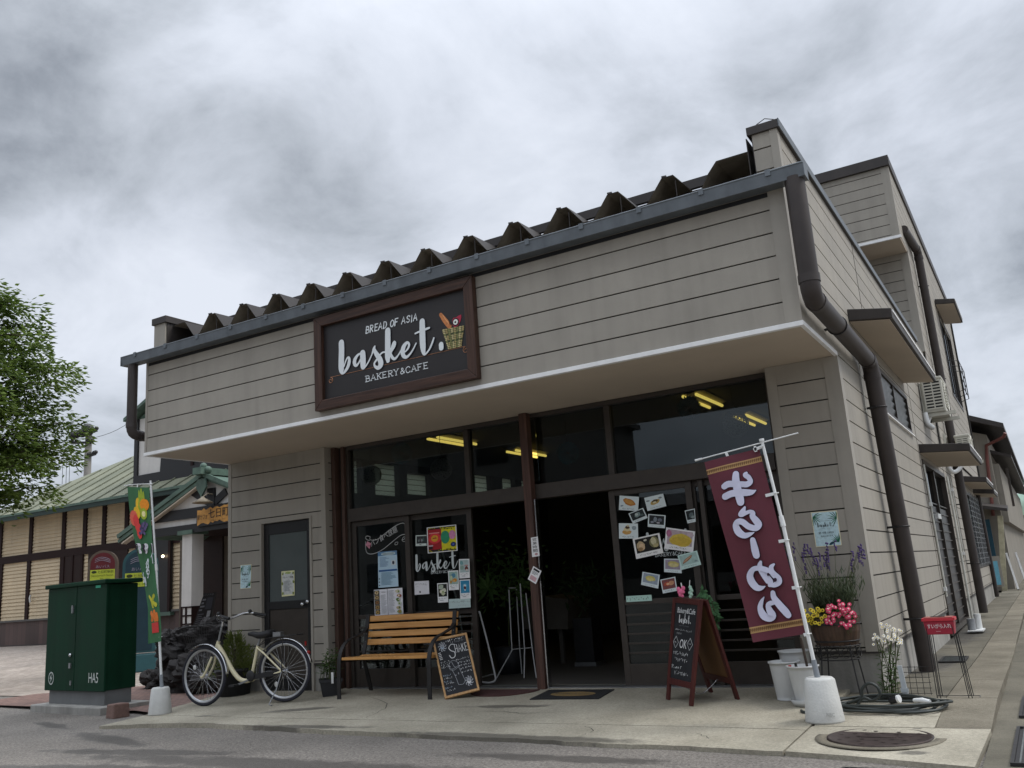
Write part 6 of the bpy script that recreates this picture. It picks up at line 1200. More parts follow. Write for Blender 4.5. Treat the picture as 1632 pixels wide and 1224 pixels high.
# garden hose
t = thing('garden_hose', 'coiled dark garden hose lying on the concrete behind the banner weight', 'hose', (.15, -.75, .05)); mb = MB(mk('hose rubber', (.030, .036, .033), .45, .15, 20)); P = []
for i in range(150):
    w = i/150*2*math.pi*5.2; rr = 1+.09*math.sin(i*.31)+.05*math.sin(i*.83); x = .12+.37*rr*math.cos(w)*(1-.05*(i % 29)/29)+.02*math.sin(i*.05); y = -.72+.22*rr*math.sin(w)+.03*math.cos(i*.07); z = padz(y)+.016+.007*(i/30)*abs(math.sin(i*.17))+.004*(i//30); P.append((x-.03, y, z))
P += [(.40, -.62, .10), (.30, -.70, .08), (.2, -.78, .075)]; mb.tube(P, .0092, 8)
mb.tube(crm([(-.23, -.80, .06), (-.31, -.90, .055), (-.42, -.93, .055), (-.46, -.86, .055)], 6), .0105, 8)
lp = [at(*q, 1, -.62) for q in ((1352, 1120), (1372, 1112), (1374, 1098), (1385, 1089), (1398, 1095), (1402, 1108), (1390, 1116), (1376, 1112), (1366, 1124))]; mb.tube(crm(lp, 6), .0105, 8); mb.build('hose', t)
mb = MB(M_black); mb.cyl((.10, -.58, .085), (.155, -.60, .10), .022, .026, 14); mb.mat(M_wplast).cyl((.155, -.60, .10), (.17, -.605, .103), .027, None, 14); mb.mat(M_wplast).tube([(.27, -.66, .10), (.33, -.70, .105), (.38, -.73, .10)], [.013, .018, .014], 10); mb.build('nozzle', t)
# door mats
zmat = padz(-.2)
t = thing('door_mat', 'black rubber door mat with a tan oval at the open doorway', 'door mat', (-2.6, -.22, zmat)); mb = MB(mk('mat rubber', (.017, .017, .018), .85, .2, 60, bump=.6, bscale=300)); hz_ = lambda x, y: (x, y, padz(y)+.012)
mq = [(-2.93, -.46), (-2.27, -.42), (-2.32, .02), (-2.98, .0)]; mb.hexa([(x, y, padz(y)+.003) for x, y in mq], [hz_(*q) for q in mq]); mb.build('mat', t); mb = MB(mk('coir oval', (.20, .135, .055), .95, .25, 120)); mb.add([(-2.62+.22*math.cos(2*math.pi*k/30), -.22+.11*math.sin(2*math.pi*k/30), padz(-.22+.11*math.sin(2*math.pi*k/30))+.0135) for k in range(30)], [tuple(range(30))]); mb.build('coir_oval', t)
mb = MB(); sh = Sheet(mb, [(-2.80, -.17, padz(-.17)+.0142), (-2.44, -.16, padz(-.16)+.0142), (-2.44, -.26, padz(-.26)+.0142), (-2.80, -.27, padz(-.27)+.0142)], .0008); sh.scrib(.05, .95, .5, .6, M_black, seed=6); mb.build('mat_marks', t)
t = thing('door_mat', 'dark red half round door mat beside the chalkboard', 'door mat', (-3.45, -.15, zmat)); mb = MB(mk('red mat pile', (.075, .032, .03), .95, .3, 50, bump=.8, bscale=200)); k = 28
pts = [(-3.45+.36*math.cos(math.pi+math.pi*i/k), .02+.34*math.sin(math.pi+math.pi*i/k)) for i in range(k+1)]; mb.prism([(x, y, padz(y)*0+.078) for x, y in pts], (0, 0, .012)) if 0 else mb.add([(x, y, padz(y)+.003) for x, y in pts]+[(x, y, padz(y)+.014) for x, y in pts], [tuple(range(k+1)), tuple(range(k+1, 2*k+2))]+[(i, (i+1) % (k+1), k+1+(i+1) % (k+1), k+1+i) for i in range(k+1)]); mb.build('mat', t)

# ------------------------------------------------------------------ things just inside the shop
t = thing('paper_lantern', 'pale lace ball lantern hanging behind the left transom pane', 'lantern', at(592, 757, 1, .8), 'ball lanterns hanging inside the windows')
def lace(t, c, R, m, m2):
    mb = MB(m); g = random.Random(4)
    for i in range(150):
        z = 1-2*(i+.5)/150; a = i*2.39996; d = Vector((math.sqrt(1-z*z)*math.cos(a), math.sqrt(1-z*z)*math.sin(a), z)); mb.ring(c+d*R, R*.13, R*.03, d, 10, 4)
    mb.build('lace_ball', t); mb = MB(m2); mb.tube([c+Vector((0, 0, R)), (c.x, c.y, 2.99)], .003, 4); mb.build('cord', t)
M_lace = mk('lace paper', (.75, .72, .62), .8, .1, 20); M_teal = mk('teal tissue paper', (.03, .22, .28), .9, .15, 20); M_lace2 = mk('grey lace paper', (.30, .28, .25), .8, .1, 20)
lace(t, t.location.copy(), .12, M_lace, M_iron)
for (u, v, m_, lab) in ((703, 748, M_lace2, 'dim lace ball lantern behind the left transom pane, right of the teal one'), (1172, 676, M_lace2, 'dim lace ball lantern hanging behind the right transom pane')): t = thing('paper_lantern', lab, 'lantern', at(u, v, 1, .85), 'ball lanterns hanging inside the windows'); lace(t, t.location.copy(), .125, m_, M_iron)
def pom(u, v, R, lab):
    t = thing('paper_pompom', lab, 'pompom', at(u, v, 1, .8), 'tissue pompoms hanging inside the windows'); c = t.location.copy(); mb = MB(M_teal)
    for i in range(220):
        z = 1-2*(i+.5)/220; a = i*2.39996; d = Vector((math.sqrt(1-z*z)*math.cos(a), math.sqrt(1-z*z)*math.sin(a), z)); leaf_quad(mb, c+d*R*.35, d, R*.65, R*.4, (.3, .2, 1))
    mb.build('tissue', t); mb = MB(M_iron); mb.tube([c, (c.x, c.y, 2.99)], .003, 4); mb.build('cord', t)
pom(640, 722, .14, 'teal tissue pompom behind the left transom pane'); pom(905, 722, .13, 'teal tissue pompom behind the pane right of the timber post'); pom(1098, 650, .13, 'teal tissue pompom beside the ceiling tubes at right')
rk = thing('plant_rack', 'tall white wire plant rack with splayed feet just inside the doorway', 'rack', (-4.05, 1.15, .085)); mb = MB(mk('white painted wire', (.62, .63, .63), .45, .08, 20)); wy = 1.1
def IP(u, v, y=wy): return at(u, v, 1, y)
for a, b, c_2 in (((811, 940), (816, 1036), (800, 1078)), ((829, 930), (836, 1034), (844, 1078)), ((838, 945), (848, 1032), (862, 1058))): mb.tube([IP(*a), IP(*b), Vector((IP(*c_2).x, wy-.12, .088))], .007, 8)
mb.tube([IP(823, 938, 1.35), IP(828, 1030, 1.35), Vector((IP(828, 1070, 1.35).x, 1.4, .088))], .007, 8); mb.tube([IP(816, 1035), IP(848, 1032)], .004, 6); mb.tube([IP(811, 937), IP(822, 937)], .004, 6); mb.build('wire_frame', rk)
mb = MB(L_dk); t = thing('hanging_foliage', 'dark potted foliage plant behind the wire rack in the doorway', 'plant', (-4.3, 1.5, .085))
mb = MB(L_md)
for i in range(420):
    c = IP(815+rnd.gauss(0, 26), 925+rnd.gauss(0, 26), 1.5+rnd.uniform(-.25, .25)); a = rnd.uniform(0, 6.28); leaf_quad(mb, c, (math.cos(a), -.3, math.sin(a)*.7-.25), rnd.uniform(.06, .11), rnd.uniform(.025, .04), (0, -1, .5))
for i in range(9): w = R_(-60+i*36); c = IP(778, 938, .95); leaf_quad(mb, c, (math.cos(w), -.3, math.sin(w)), .2, .06, (0, -1, .3), .2, .1)
mb.build('foliage', t); mb = MB(M_pot); mb.lathe((-4.3, 1.5, .085), [(.0001, 0), (.14, 0), (.17, .3), (.0001, .3)], 20); mb.build('pot', t); mb = MB(M_stem); mb.tube([(-4.3, 1.5, .35), (-4.25, 1.45, .7), IP(815, 925, 1.5)], .008, 6); mb.build('stem', t)
t = thing('easel_stand', 'white tube easel stand leaning just inside the second window', 'stand', (-3.95, .62, .085)); mb = MB(MATS['white painted wire']); y_ = .5; mb.tube(crm([IP(764, 975, y_), IP(776, 1020, y_), IP(788, 1072, y_), IP(789, 1084, y_), IP(781, 1088, y_), IP(769, 1087, y_)], 5), .010, 8); mb.tube([IP(769, 1079, y_+.15), IP(789, 1074, y_)], .007, 8); mb.tube([IP(764, 975, y_), IP(752, 985, y_+.2), IP(752, 1050, y_+.25)], .008, 8); mb.tube([IP(705, 880, y_), IP(729, 960, y_), IP(737, 1010, y_)], .010, 8); mb.build('tube', t)
t = thing('cloth_table', 'table under a pale cloth inside the doorway right of the post', 'table', (-3.55, 2.4, .085)); mb = MB(mk('dim linen', (.11, .10, .085), .9, .12, 6)); y_ = 2.4; q = [IP(834, 1003, y_), IP(905, 1003, y_), IP(905, 955, y_), IP(860, 950, y_), IP(834, 955, y_)]; mb.prism(q, (0, .6, 0)); mb.build('cloth', t); mb = MB(M_dark); [mb.box(q[0].x+dx, q[0].x+dx+.05, 2.5, 2.55, .085, q[0].z) for dx in (.05, .45)]; mb.build('leg', t)
t = thing('pedestal_plant', 'dark leafy plant on a tall black pedestal inside the open doorway', 'plant', (-3.1, 2.2, .085)); y_ = 2.2; a, b = IP(918, 985, y_), IP(948, 985, y_); mb = MB(mk('dark pedestal', (.02, .02, .021), .4, .1)); mb.box(a.x, b.x, 2.1, 2.35, .1, a.z); mb.mat(M_steel).box(a.x-.01, b.x+.02, 2.09, 2.36, .087, .13); mb.build('pedestal', t); mb = MB(L_dk)
for i in range(120): c = IP(930+rnd.gauss(0, 15), 935+rnd.gauss(0, 16), y_+rnd.uniform(-.15, .15)); a = rnd.uniform(0, 6.28); leaf_quad(mb, c, (math.cos(a), -.3, math.sin(a)), rnd.uniform(.1, .2), .03, (0, -1, .4))
mb.build('foliage', t)
# ------------------------------------------------------------------ green street cabinet and stone
g_c0, g_c1 = at(69, 1130, 2, 0), at(164, 1135, 2, 0)
M_grn = mk('dark green cabinet paint', (.0055, .034, .017), .55, .15, 3, streak=.25, spec=.12)
c0, c1 = g_c0, g_c1; cu = (c1-c0).normalized(); cn = Vector((-cu.y, cu.x, 0)); CWd = (c1-c0).length; cdp = .40
t = thing('utility_cabinet', 'dark green metal street cabinet on a grey plinth at the left', 'cabinet', ((c0+c1)/2+cn*cdp/2))
def cbx(mb, a0, a1, b0, b1, z0, z1): mb.hexa([c0+cu*a+cn*b+Vector((0, 0, z0)) for a, b in ((a0, b0), (a1, b0), (a1, b1), (a0, b1))], [c0+cu*a+cn*b+Vector((0, 0, z1)) for a, b in ((a0, b0), (a1, b0), (a1, b1), (a0, b1))])
mb = MB(M_conc); cbx(mb, -.12, CWd+.12, -.10, cdp+.1, -.05, .06); mb.build('footing', t, bevel=.01); mb = MB(mk('grey plinth', (.15, .155, .155), .7, .12, 5, streak=.1)); cbx(mb, .05, CWd-.05, .04, cdp-.04, .06, .22); mb.build('plinth', t)
mb = MB(M_grn); cbx(mb, .03, CWd-.03, .03, cdp, .22, 1.40); b_ = mb.build('body', t, bevel=.008)
for a0, a1 in ((.0, CWd*.51-.004), (CWd*.51+.004, CWd)): mb = MB(M_grn); cbx(mb, a0, a1, 0, .03, .215, 1.405); mb.build('door', t, bevel=.006)
mb = MB(M_grn); cbx(mb, -.03, CWd+.03, -.035, cdp+.03, 1.405, 1.455); mb.build('roof_cap', t, bevel=.012)
mb = MB(M_steel); cbx(mb, CWd*.45, CWd*.47, -.02, 0, 1.10, 1.19); cbx(mb, CWd*.43, CWd*.46, -.015, 0, .47, .53); cbx(mb, CWd*.45, CWd*.47, -.008, 0, .28, .33); mb.mat(M_chrome); mb.ball(c0+cu*CWd*.45-cn*.01+Vector((0, 0, .62)), .022, 8, 6); mb.build('lock', t)
def cpt(a, z, d=-.003): return c0+cu*a+cn*d+Vector((0, 0, z))
mb = MB(); sh = Sheet(mb, [cpt(CWd-.33, .42), cpt(CWd-.12, .42), cpt(CWd-.12, .31), cpt(CWd-.33, .31)], .001); sh.text('HA5', 0, 0, 1, 1, ink('#c4cac4')); mb.build('lettering', t)
mb = MB(); sh = Sheet(mb, [cpt(.10, .43), cpt(.23, .43), cpt(.23, .28), cpt(.10, .28)], .001); sh.ell(.5, .5, .5, .5, ink('#b9c0bb'), 24); sh.ell(.5, .5, .40, .40, M_grn, 24); sh.poly([(.58, .85), (.25, .45), (.48, .5), (.4, .15), (.75, .58), (.52, .54)], ink('#b9c0bb')); mb.build('bolt_emblem', t)
mb = MB(); sh = Sheet(mb, [cpt(CWd-.24, 1.395), cpt(CWd-.13, 1.395), cpt(CWd-.13, 1.365), cpt(CWd-.24, 1.365)], .001); sh.rect(0, 0, 1, 1, ink('#3fae8c')); mb.build('sticker', t)
mb = MB(mk('red granite', (.17, .105, .085), .8, .25, 25, bump=.4, bscale=60)); s0 = at(168, 1141, 2, 0); mb.hexa([s0+Vector(v) for v in ((0, 0, -.03), (.19, -.04, -.03), (.22, .14, -.03), (.03, .17, -.03))], [s0+Vector(v) for v in ((.01, .005, .115), (.19, -.035, .125), (.215, .135, .12), (.035, .16, .118))]); tag(mb.build('stone_block', loc=s0, bevel=.012), 'small reddish granite block on the ground beside the green cabinet', 'stone')
# ------------------------------------------------------------------ arch topped stop signs
def stop(label, base, w, d, h, face, edge, key):
    t = thing('stop_sign', label, 'bus stop sign', base); b = Vector(base); u = Vector((CAM_POS.y-b.y, -(CAM_POS.x-b.x), 0)).normalized(); u = -u if u.x < 0 else u; n = Vector((u.y, -u.x, 0)); n = n if n.dot(CAM_POS-b) > 0 else -n; u = (u*math.cos(.16)+n*math.sin(.16)).normalized(); n = Vector((u.y, -u.x, 0)); n = n if n.dot(CAM_POS-b) > 0 else -n
    def outl(r, z0): return [(-r, z0)]+[(-r*math.cos(math.pi*k/20), h-w/2+r*math.sin(math.pi*k/20)) for k in range(21)]+[(r, z0)]
    mb = MB(edge); mb.prism([b+u*x+Vector((0, 0, z))+n*d/2 for x, z in outl(w/2, .32)], -n*d); bd_ = mb.build('body', t)
    mb = MB(face); mb.prism([b+u*x+Vector((0, 0, z))+n*(d/2-.004) for x, z in outl(w/2-.05, .36)], n*.010); fc = mb.build('face', bd_)
    mb = MB(edge); P = lambda x, y, z: b+u*x+n*y+Vector((0, 0, z)); mb.hexa([P(-w*.6, -d*.9, .0), P(w*.6, -d*.9, .0), P(w*.6, d*.9, .0), P(-w*.6, d*.9, .0)], [P(-w*.55, -d*.7, .3), P(w*.55, -d*.7, .3), P(w*.55, d*.7, .3), P(-w*.55, d*.7, .3)]); mb.build('base', t, bevel=.02)
    mb = MB(); f = d/2+.008; sh = Sheet(mb, [P(-w*.42, f, h-.42), P(w*.42, f, h-.42), P(w*.42, f, h-.66), P(-w*.42, f, h-.66)], .002); sh.rect(0, 0, 1, 1, ink('#aab53a')); g = ink('#2b3414'); sh.ell(.16, .80, .11, .12, g, 14); sh.text('七日町駅前', .3, .66, .95, .94, g); sh.text('Nanokamachi Station', .06, .40, .94, .56, g); sh.text('Sta. mae', .4, .12, .8, .28, ink('#5b6a30'))
    mb.build('yellow_plate', fc)
    mb = MB(); sh = Sheet(mb, [P(-w*.33, f, h-.12), P(w*.33, f, h-.12), P(w*.33, f, h-.40), P(-w*.33, f, h-.40)], .002); wv = ink('#8d8796'); [sh.stroke([(.1, .75-.12*i, .03), (.4, .9-.12*i, .035), (.75, .78-.12*i, .04), (.9, .62-.1*i, .02)], wv, 4) for i in range(3)]; sh.text('あいバス', .15, .06, .85, .28, wv); mb.build('bus_logo', fc)
_d = lambda u, v, D: CAM_POS+ray(u, v)*(D/ray(u, v).dot(_f))
p = _d(162, 1000, 19.5); stop('dark red arch topped stop sign with yellow plate behind the cabinet', (p.x, p.y, plaza_h(p.x, p.y)), .60, .22, at(162, 878, 1, p.y).z-plaza_h(p.x, p.y), mk('stop red', (.10, .013, .018), .45, .1, 5), mk('stop brown edge', (.10, .075, .058), .5, .1, 5), 0)
p = _d(222, 1000, 15.5); stop('dark teal arch topped stop sign beside the green banner', (p.x, p.y, plaza_h(p.x, p.y)), .56, .22, at(214, 876, 1, p.y).z-plaza_h(p.x, p.y), mk('stop teal', (.010, .035, .050), .45, .1, 5), mk('stop teal edge', (.020, .075, .085), .45, .1, 5), 1)

# ------------------------------------------------------------------ lava rocks and menu board by the pier
t = thing('rockery', 'heap of dark lava rock behind the bicycle at the corner of the shop', 'rocks', (-9.0, .95, 0)); mb = MB(mk('lava rock', (.030, .027, .026), .95, .4, 7, bump=1.0, bscale=22)); g = random.Random(5)
def boulder(c, r, k):
    n, m_ = 34, 24; vs = []; so = Vector((g.uniform(0, 50), g.uniform(0, 50), 0))
    sd_ = [(Vector((g.uniform(-1, 1), g.uniform(-1, 1), g.uniform(-1, 1))).normalized(), g.uniform(3, 7), g.uniform(0, 6)) for _ in range(7)]
    for i in range(m_+1):
        for j in range(n):
            d = Vector((math.sin(math.pi*i/m_)*math.cos(2*math.pi*j/n), math.sin(math.pi*i/m_)*math.sin(2*math.pi*j/n), math.cos(math.pi*i/m_))); e_ = 1+sum(.05*math.sin(f_*d.dot(v)+p_) for v, f_, p_ in sd_)+.30*noise.fractal(d*2.4+so, .8, 2.1, 5); vs.append(Vector((c[0], c[1], c[2]*.8))+Vector((d.x*k[0], d.y*k[1], d.z*k[2]))*r*e_*.85)
    mb.add(vs, [(i*n+j, i*n+(j+1) % n, (i+1)*n+(j+1) % n, (i+1)*n+j) for i in range(m_) for j in range(n)])
for x, y, z, r in ((-9.5, 1.2, .25, .40), (-9.0, 1.0, .35, .5), (-8.5, .75, .3, .42), (-8.9, 1.5, .45, .5), (-8.2, .55, .18, .32), (-9.15, .85, .72, .36), (-8.65, .95, .80, .32), (-8.3, 1.3, .5, .45), (-9.75, 1.0, .10, .25), (-8.0, .9, .35, .36), (-8.75, .6, .15, .3), (-9.3, 1.5, .65, .35)): boulder((x, y, z), r, (g.uniform(.9, 1.25), g.uniform(.9, 1.2), g.uniform(.75, 1.0)))
mb.build('rock_heap', t)
p = _d(332, 990, 13.6); s = thing('menu_board', 'dark poster board standing on the rock heap behind the bicycle', 'board', (p.x, p.y, .9)); fl = [_d(*q, 13.6) for q in ((325, 946), (343, 944), (334, 995), (306, 1000))]; mb = MB(M_black); n = Vector((0, .03, 0)); mb.hexa([v+n for v in fl], fl); mb.bar(fl[3]+n, fl[3]+n+Vector((0, .3, -.35)), .03, .03); mb.bar(fl[2]+n, fl[2]+n+Vector((0, .3, -.35)), .03, .03); mb.build('board', s); mb = MB(); sh = Sheet(mb, fl, .003); g1, g2 = ink('#6a6b70'), ink('#33343a')
sh.scrib(.08, .95, .95, .06, g1, seed=3); sh.rect(.45, .5, .92, .86, g2); sh.lines(.08, .4, .45, .86, 4, g1, .5, 8); sh.rect(.7, .26, .92, .45, ink('#8b8c8e')); sh.lines(.1, .62, .08, .4, 5, ink('#55565b'), .45, 7); mb.build('printed_sheet', s)

# ------------------------------------------------------------------ station house across the plaza
YS = at(30, 1030, 2, .25).y; GZ = .25
W_ = lambda u, v, dy=0: at(u, v, 1, YS+dy)
M_lap = mk('cream lap boards', (.56, .455, .305), .7, .10, 1.2, streak=.15); M_tim = mk('dark brown timber', (.022, .011, .010), .65, .15, 6, spec=.15); M_grt = mk('green roof tiles', (.155, .17, .115), .75, .2, .8, c2=(.225, .23, .16)); M_grc = mk('verdigris copper', (.085, .135, .105), .6, .3, 4); M_dkg = mk('dark green eaves', (.010, .030, .024), .5, .15, 5); M_stu = mk('white render', (.62, .60, .57), .8, .05, 3, streak=.08)
M_brk = brick_mat('dark brick base', (.060, .042, .038), (.095, .062, .055), (.03, .027, .025), 4, .5, .9, .28)
stn = thing('station_house', 'cream boarded station house with green hip roof across the plaza', 'building', ((W_(6, 1030)).x+8, YS+3, GZ))
xL = W_(-6, 900).x; xR = xL+24; zb = W_(30, 988).z; ze = W_(100, 812).z; zm1, zm0 = W_(100, 876).z, W_(100, 888).z
mb = MB(M_brk); mb.box(xL-.05, xR, YS-.06, YS+.2, GZ-.1, zb-.06); mb.mat(mk('brick cap', (.09, .085, .08), .7, .1)).box(xL-.08, xR, YS-.10, YS+.2, zb-.06, zb); mb.build('brick_base', stn)
mb = MB(M_lap); z = zb; 
while z < ze: mb.hexa([(xL, YS-.035, z), (xR, YS-.035, z), (xR, YS+.1, z), (xL, YS+.1, z)], [(xL, YS-.006, z+.118), (xR, YS-.006, z+.118), (xR, YS+.1, z+.118), (xL, YS+.1, z+.118)]); z += .112
mb.box(xL, xL+.1, YS, YS+8, GZ, ze); mb.box(xL, xR, YS+8, YS+8.1, GZ, ze); mb.build('boarded_wall', stn)
mb = MB(M_tim); mb.box(xL-.06, xR, YS-.075, YS-.0, zm0, zm1); mb.box(xL-.06, xR, YS-.07, YS, ze-.05, ze+.1)
for u in (-4, 4, 52, 104, 137.5, 168, 204): x = W_(u, 850).x; mb.box(x-.085, x+.085, YS-.07, YS, zm1, ze-.05)
for u in (3, 47, 100): x = W_(u, 930).x; mb.box(x-.085, x+.085, YS-.07, YS, zb, zm0)
x0, x1 = W_(140, 930).x, W_(262, 930).x; mb.build('timber_frame', stn)
mb = MB(mk('dark station door', (.022, .011, .009), .5, .2, 5, spec=.15)); a, b = W_(101, 930).x, W_(134, 930).x; mb.box(a, b, YS-.065, YS-.03, zb-.3, zm0); mb.box(W_(142, 930).x, W_(205, 930).x, YS-.065, YS-.03, zb, zm0-.0); mb.mat(M_tim); mb.box(a, a+.1, YS-.085, YS-.065, zb-.3, zm0); mb.box(b-.1, b, YS-.085, YS-.065, zb-.3, zm0); mb.box((a+b)/2-.04, (a+b)/2+.04, YS-.085, YS-.065, zb-.3, zm0); mb.build('panelled_bay', stn)
mb = MB(mk('white downspout', (.6, .6, .58), .5, .1)); mb.tube([W_(48, 960, -.1), W_(47.5, 953, -.12), W_(49, 948, -.1)], .03, 6); mb.build('small_bracket', stn)
# hip roof
ye = YS-.55; xe = xL-.45; zev = at(100, 806, 1, ye).z
d_ = ray(202, 731); k_ = ((xe-ye)-(CAM_POS.x-CAM_POS.y))/(d_.x-d_.y); hp = CAM_POS+d_*k_; sl = (hp.z-zev)/(hp.x-xe); T = 5.2
mb = MB(M_grt); Rr = [(xe, ye, zev), (xR+2, ye, zev), (xR+2, ye+T, zev+sl*T), (xe+T, ye+T, zev+sl*T)]; mb.add(Rr, [(0, 1, 2, 3)]); mb.add([(xe, ye, zev), (xe+T, ye+T, zev+sl*T), (xe, ye+2*T, zev)], [(0, 1, 2)]); mb.add([(xe, ye+2*T, zev), (xR+2, ye+2*T, zev), (xR+2, ye+T, zev+sl*T), (xe+T, ye+T, zev+sl*T)], [(0, 1, 2, 3)])
n = 16
for i in range(n): y = ye+T*i/n; z = zev+sl*T*i/n; dx = T*i/n; st_ = .62
for i in range(n):
    y = ye+T*i/n; z = zev+sl*T*i/n+.012; xs_ = xe+T*i/n+.05
    x = xe+.05+.7*math.ceil((T*(i+1)/n)/.7)
    while x < xR: mb.hexa([(x, y, z+.004), (x+.05, y, z+.004), (x+.05, y+T/n, z+sl*T/n+.004), (x, y+T/n, z+sl*T/n+.004)], [(x, y, z+.03), (x+.05, y, z+.03), (x+.05, y+T/n, z+sl*T/n+.03), (x, y+T/n, z+sl*T/n+.03)]); x += .7
mb.build('roof', stn)
mb = MB(M_dkg); mb.box(xe-.04, xR+2, ye-.06, ye+.02, zev-.20, zev-.012); mb.mat(M_grc).box(xe-.05, xR+2, ye-.09, ye-.06, zev-.07, zev-.0); mb.mat(M_dkg).box(xe, xR+2, ye+.02, YS, zev-.05, zev-.02); mb.build('eaves', stn)
# dormer
yd = YS+.1; D_ = lambda u, v, dy=0: at(u, v, 1, yd+dy)
mb = MB(M_stu); x0, x1 = D_(218, 730).x, D_(218, 730).x+6.6; z0, z1 = D_(220, 764).z, D_(225, 668).z; mb.box(x0, x1, yd, yd+2.4, z0-.25, z1); dm = mb.build('dormer', stn)
mb = MB(M_black); mb.box(x0-.06, x0+.10, yd-.06, yd, z0-.2, z1); mb.box(x0+.10, x1, yd-.06, yd, z0-.2, z0+.10); mb.box(x0-.06, x0, yd, yd+2.4, z0-.2, z1); mb.build('dormer_frame', dm)
mb = MB(M_black); cx = (x0+x1)/2+.1; q = [D_(256, 757)]; R1 = cx-q[0].x; mb.prism([(cx-R1, yd-.03, z0+.1)]+[(cx-R1*math.cos(math.pi*k/20), yd-.03, z0+.15+R1*.9*math.sin(math.pi*k/20)) for k in range(21)]+[(cx+R1, yd-.03, z0+.1)], (0, .04, 0)); mb.mat(M_tim); [mb.box(cx+dx-.05, cx+dx+.05, yd-.06, yd-.03, z0+.1, z1-.1) for dx in (-.9, 0, .9)]; mb.build('arched_window', dm)
mb = MB(M_grc); zr = z1+.1; mb.hexa([(x0-.28, yd-.3, zr-.15), (cx, yd-.3, zr+1.5), (cx, yd+2.5, zr+1.5), (x0-.28, yd+2.5, zr-.15)], [(x0-.28, yd-.3, zr-.05), (cx, yd-.3, zr+1.6), (cx, yd+2.5, zr+1.6), (x0-.28, yd+2.5, zr-.05)]); mb.hexa([(x1+.5, yd-.5, zr-.35), (cx, yd-.5, zr+1.5), (cx, yd+2.5, zr+1.5), (x1+.5, yd+2.5, zr-.35)], [(x1+.5, yd-.5, zr-.20), (cx, yd-.5, zr+1.66), (cx, yd+2.5, zr+1.66), (x1+.5, yd+2.5, zr-.20)]); mb.prism([(x0, yd, z1), (x1, yd, z1), (cx, yd, zr+1.45)], (0, 2, 0)); mb.build('dormer_roof', dm)
# porch
yp = YS-2.6; P_f = lambda u, v, dy=0: at(u, v, 1, yp+dy)
mb = MB(M_stu); c = P_f(291, 960); cw = .17; ztop_ = P_f(299, 852).z; mb.box(c.x-cw+.13, c.x+cw+.13, yp, yp+2*cw, GZ, ztop_); col_ = mb.build('porch_column', stn)
cx_ = c.x+.13; mb = MB(M_tim); zc_ = P_f(296, 968).z
for z in [zc_-.12*k*1.6 for k in range(5)]: mb.box(cx_-cw-.012, cx_+cw+.012, yp-.012, yp+2*cw, z-.018, z+.018)
mb.box(cx_-cw-.014, cx_-cw+.05, yp-.014, yp, GZ, zc_); mb.box(cx_-.03, cx_+.03, yp-.014, yp, GZ, zc_); mb.box(cx_+cw, cx_+cw+.014, yp, yp+2*cw, GZ, zc_); mb.build('column_lattice', col_); mb = MB(M_grc); mb.box(cx_-cw-.08, cx_+cw+.08, yp-.08, yp+2*cw+.08, ztop_, ztop_+.10); mb.build('column_capital', col_)
def fbar(mb, q0, q1, th, y0=-.05, y1=.06):
    a, b = P_f(*q0), P_f(*q1); d = Vector((b.x-a.x, 0, b.z-a.z)).normalized(); nn = Vector((-d.z, 0, d.x))*th/2; mb.prism([Vector((v.x, yp+y0, v.z))+s_*nn for v, s_ in ((a, 1), (b, 1), (b, -1), (a, -1))], (0, y1-y0, 0))
xg0, xg1 = P_f(246, 830).x, P_f(246, 830).x+2*(P_f(332, 812).x-P_f(246, 830).x); zg0 = P_f(246, 828).z; xa = (xg0+xg1)/2; zap = at(330, 766, 1, yp).z
mb = MB(M_stu); mb.prism([(xg0, yp, zg0), (xg1, yp, zg0), (xa, yp, zap)], (0, .1, 0)); zl0, zl1 = P_f(300, 846).z, P_f(300, 822).z; mb.box(xg0, xg1, yp, yp+.12, zl0, zg0); pg = mb.build('porch_gable', stn)
mb = MB(M_black); mb.box(xg0-.05, xg1, yp-.05, yp, zg0-.10, zg0+.14); mb.box(xg0-.05, xg1, yp-.05, yp, zl0-.06, zl0+.14); mb.box(xa+.02, xa+.26, yp-.06, yp, zg0, zap-.2); fbar(mb, (307, 783), (338, 803), .17); fbar(mb, (362, 783), (341, 803), .17); mb.build('porch_timbers', pg)
def slope(x0, z0, x1, z1, y0, y1, th, m, nm, par):
    mb = MB(m); mb.hexa([(x0, y0, z0), (x1, y0, z1), (x1, y1, z1), (x0, y1, z0)], [(x0, y0, z0+th), (x1, y0, z1+th), (x1, y1, z1+th), (x0, y1, z0+th)]); return mb.build(nm, par)
sgx = (zap-zg0)/(xa-xg0); xo = xg0-1.1; pr = slope(xo, zg0-1.1*sgx+.02, xa, zap+.02, yp-.15, YS+.5, .12, M_grc, 'porch_roof', pg); slope(xg1+1.1, zg0-1.1*sgx+.02, xa, zap+.02, yp-.15, YS+.5, .12, M_grc, 'porch_roof', pg)
mb = MB(M_grc); mb.bar((xo-.05, yp-.17, zg0-1.1*sgx+.1), (xa, yp-.17, zap+.14), .06, .10); mb.bar((xo-.05, yp-.14, zg0-1.1*sgx-.02), (xa, yp-.14, zap+.02), .06, .08); mb.bar((xg1+1.05, yp-.17, zg0-1.1*sgx+.1), (xa, yp-.17, zap+.14), .06, .10); mb.mat(M_soffit).bar((xo+.1, yp-.1, zg0-1.1*sgx-.08), (xa, yp-.1, zap-.05), .15, .03); mb.build('barge_board', pg)
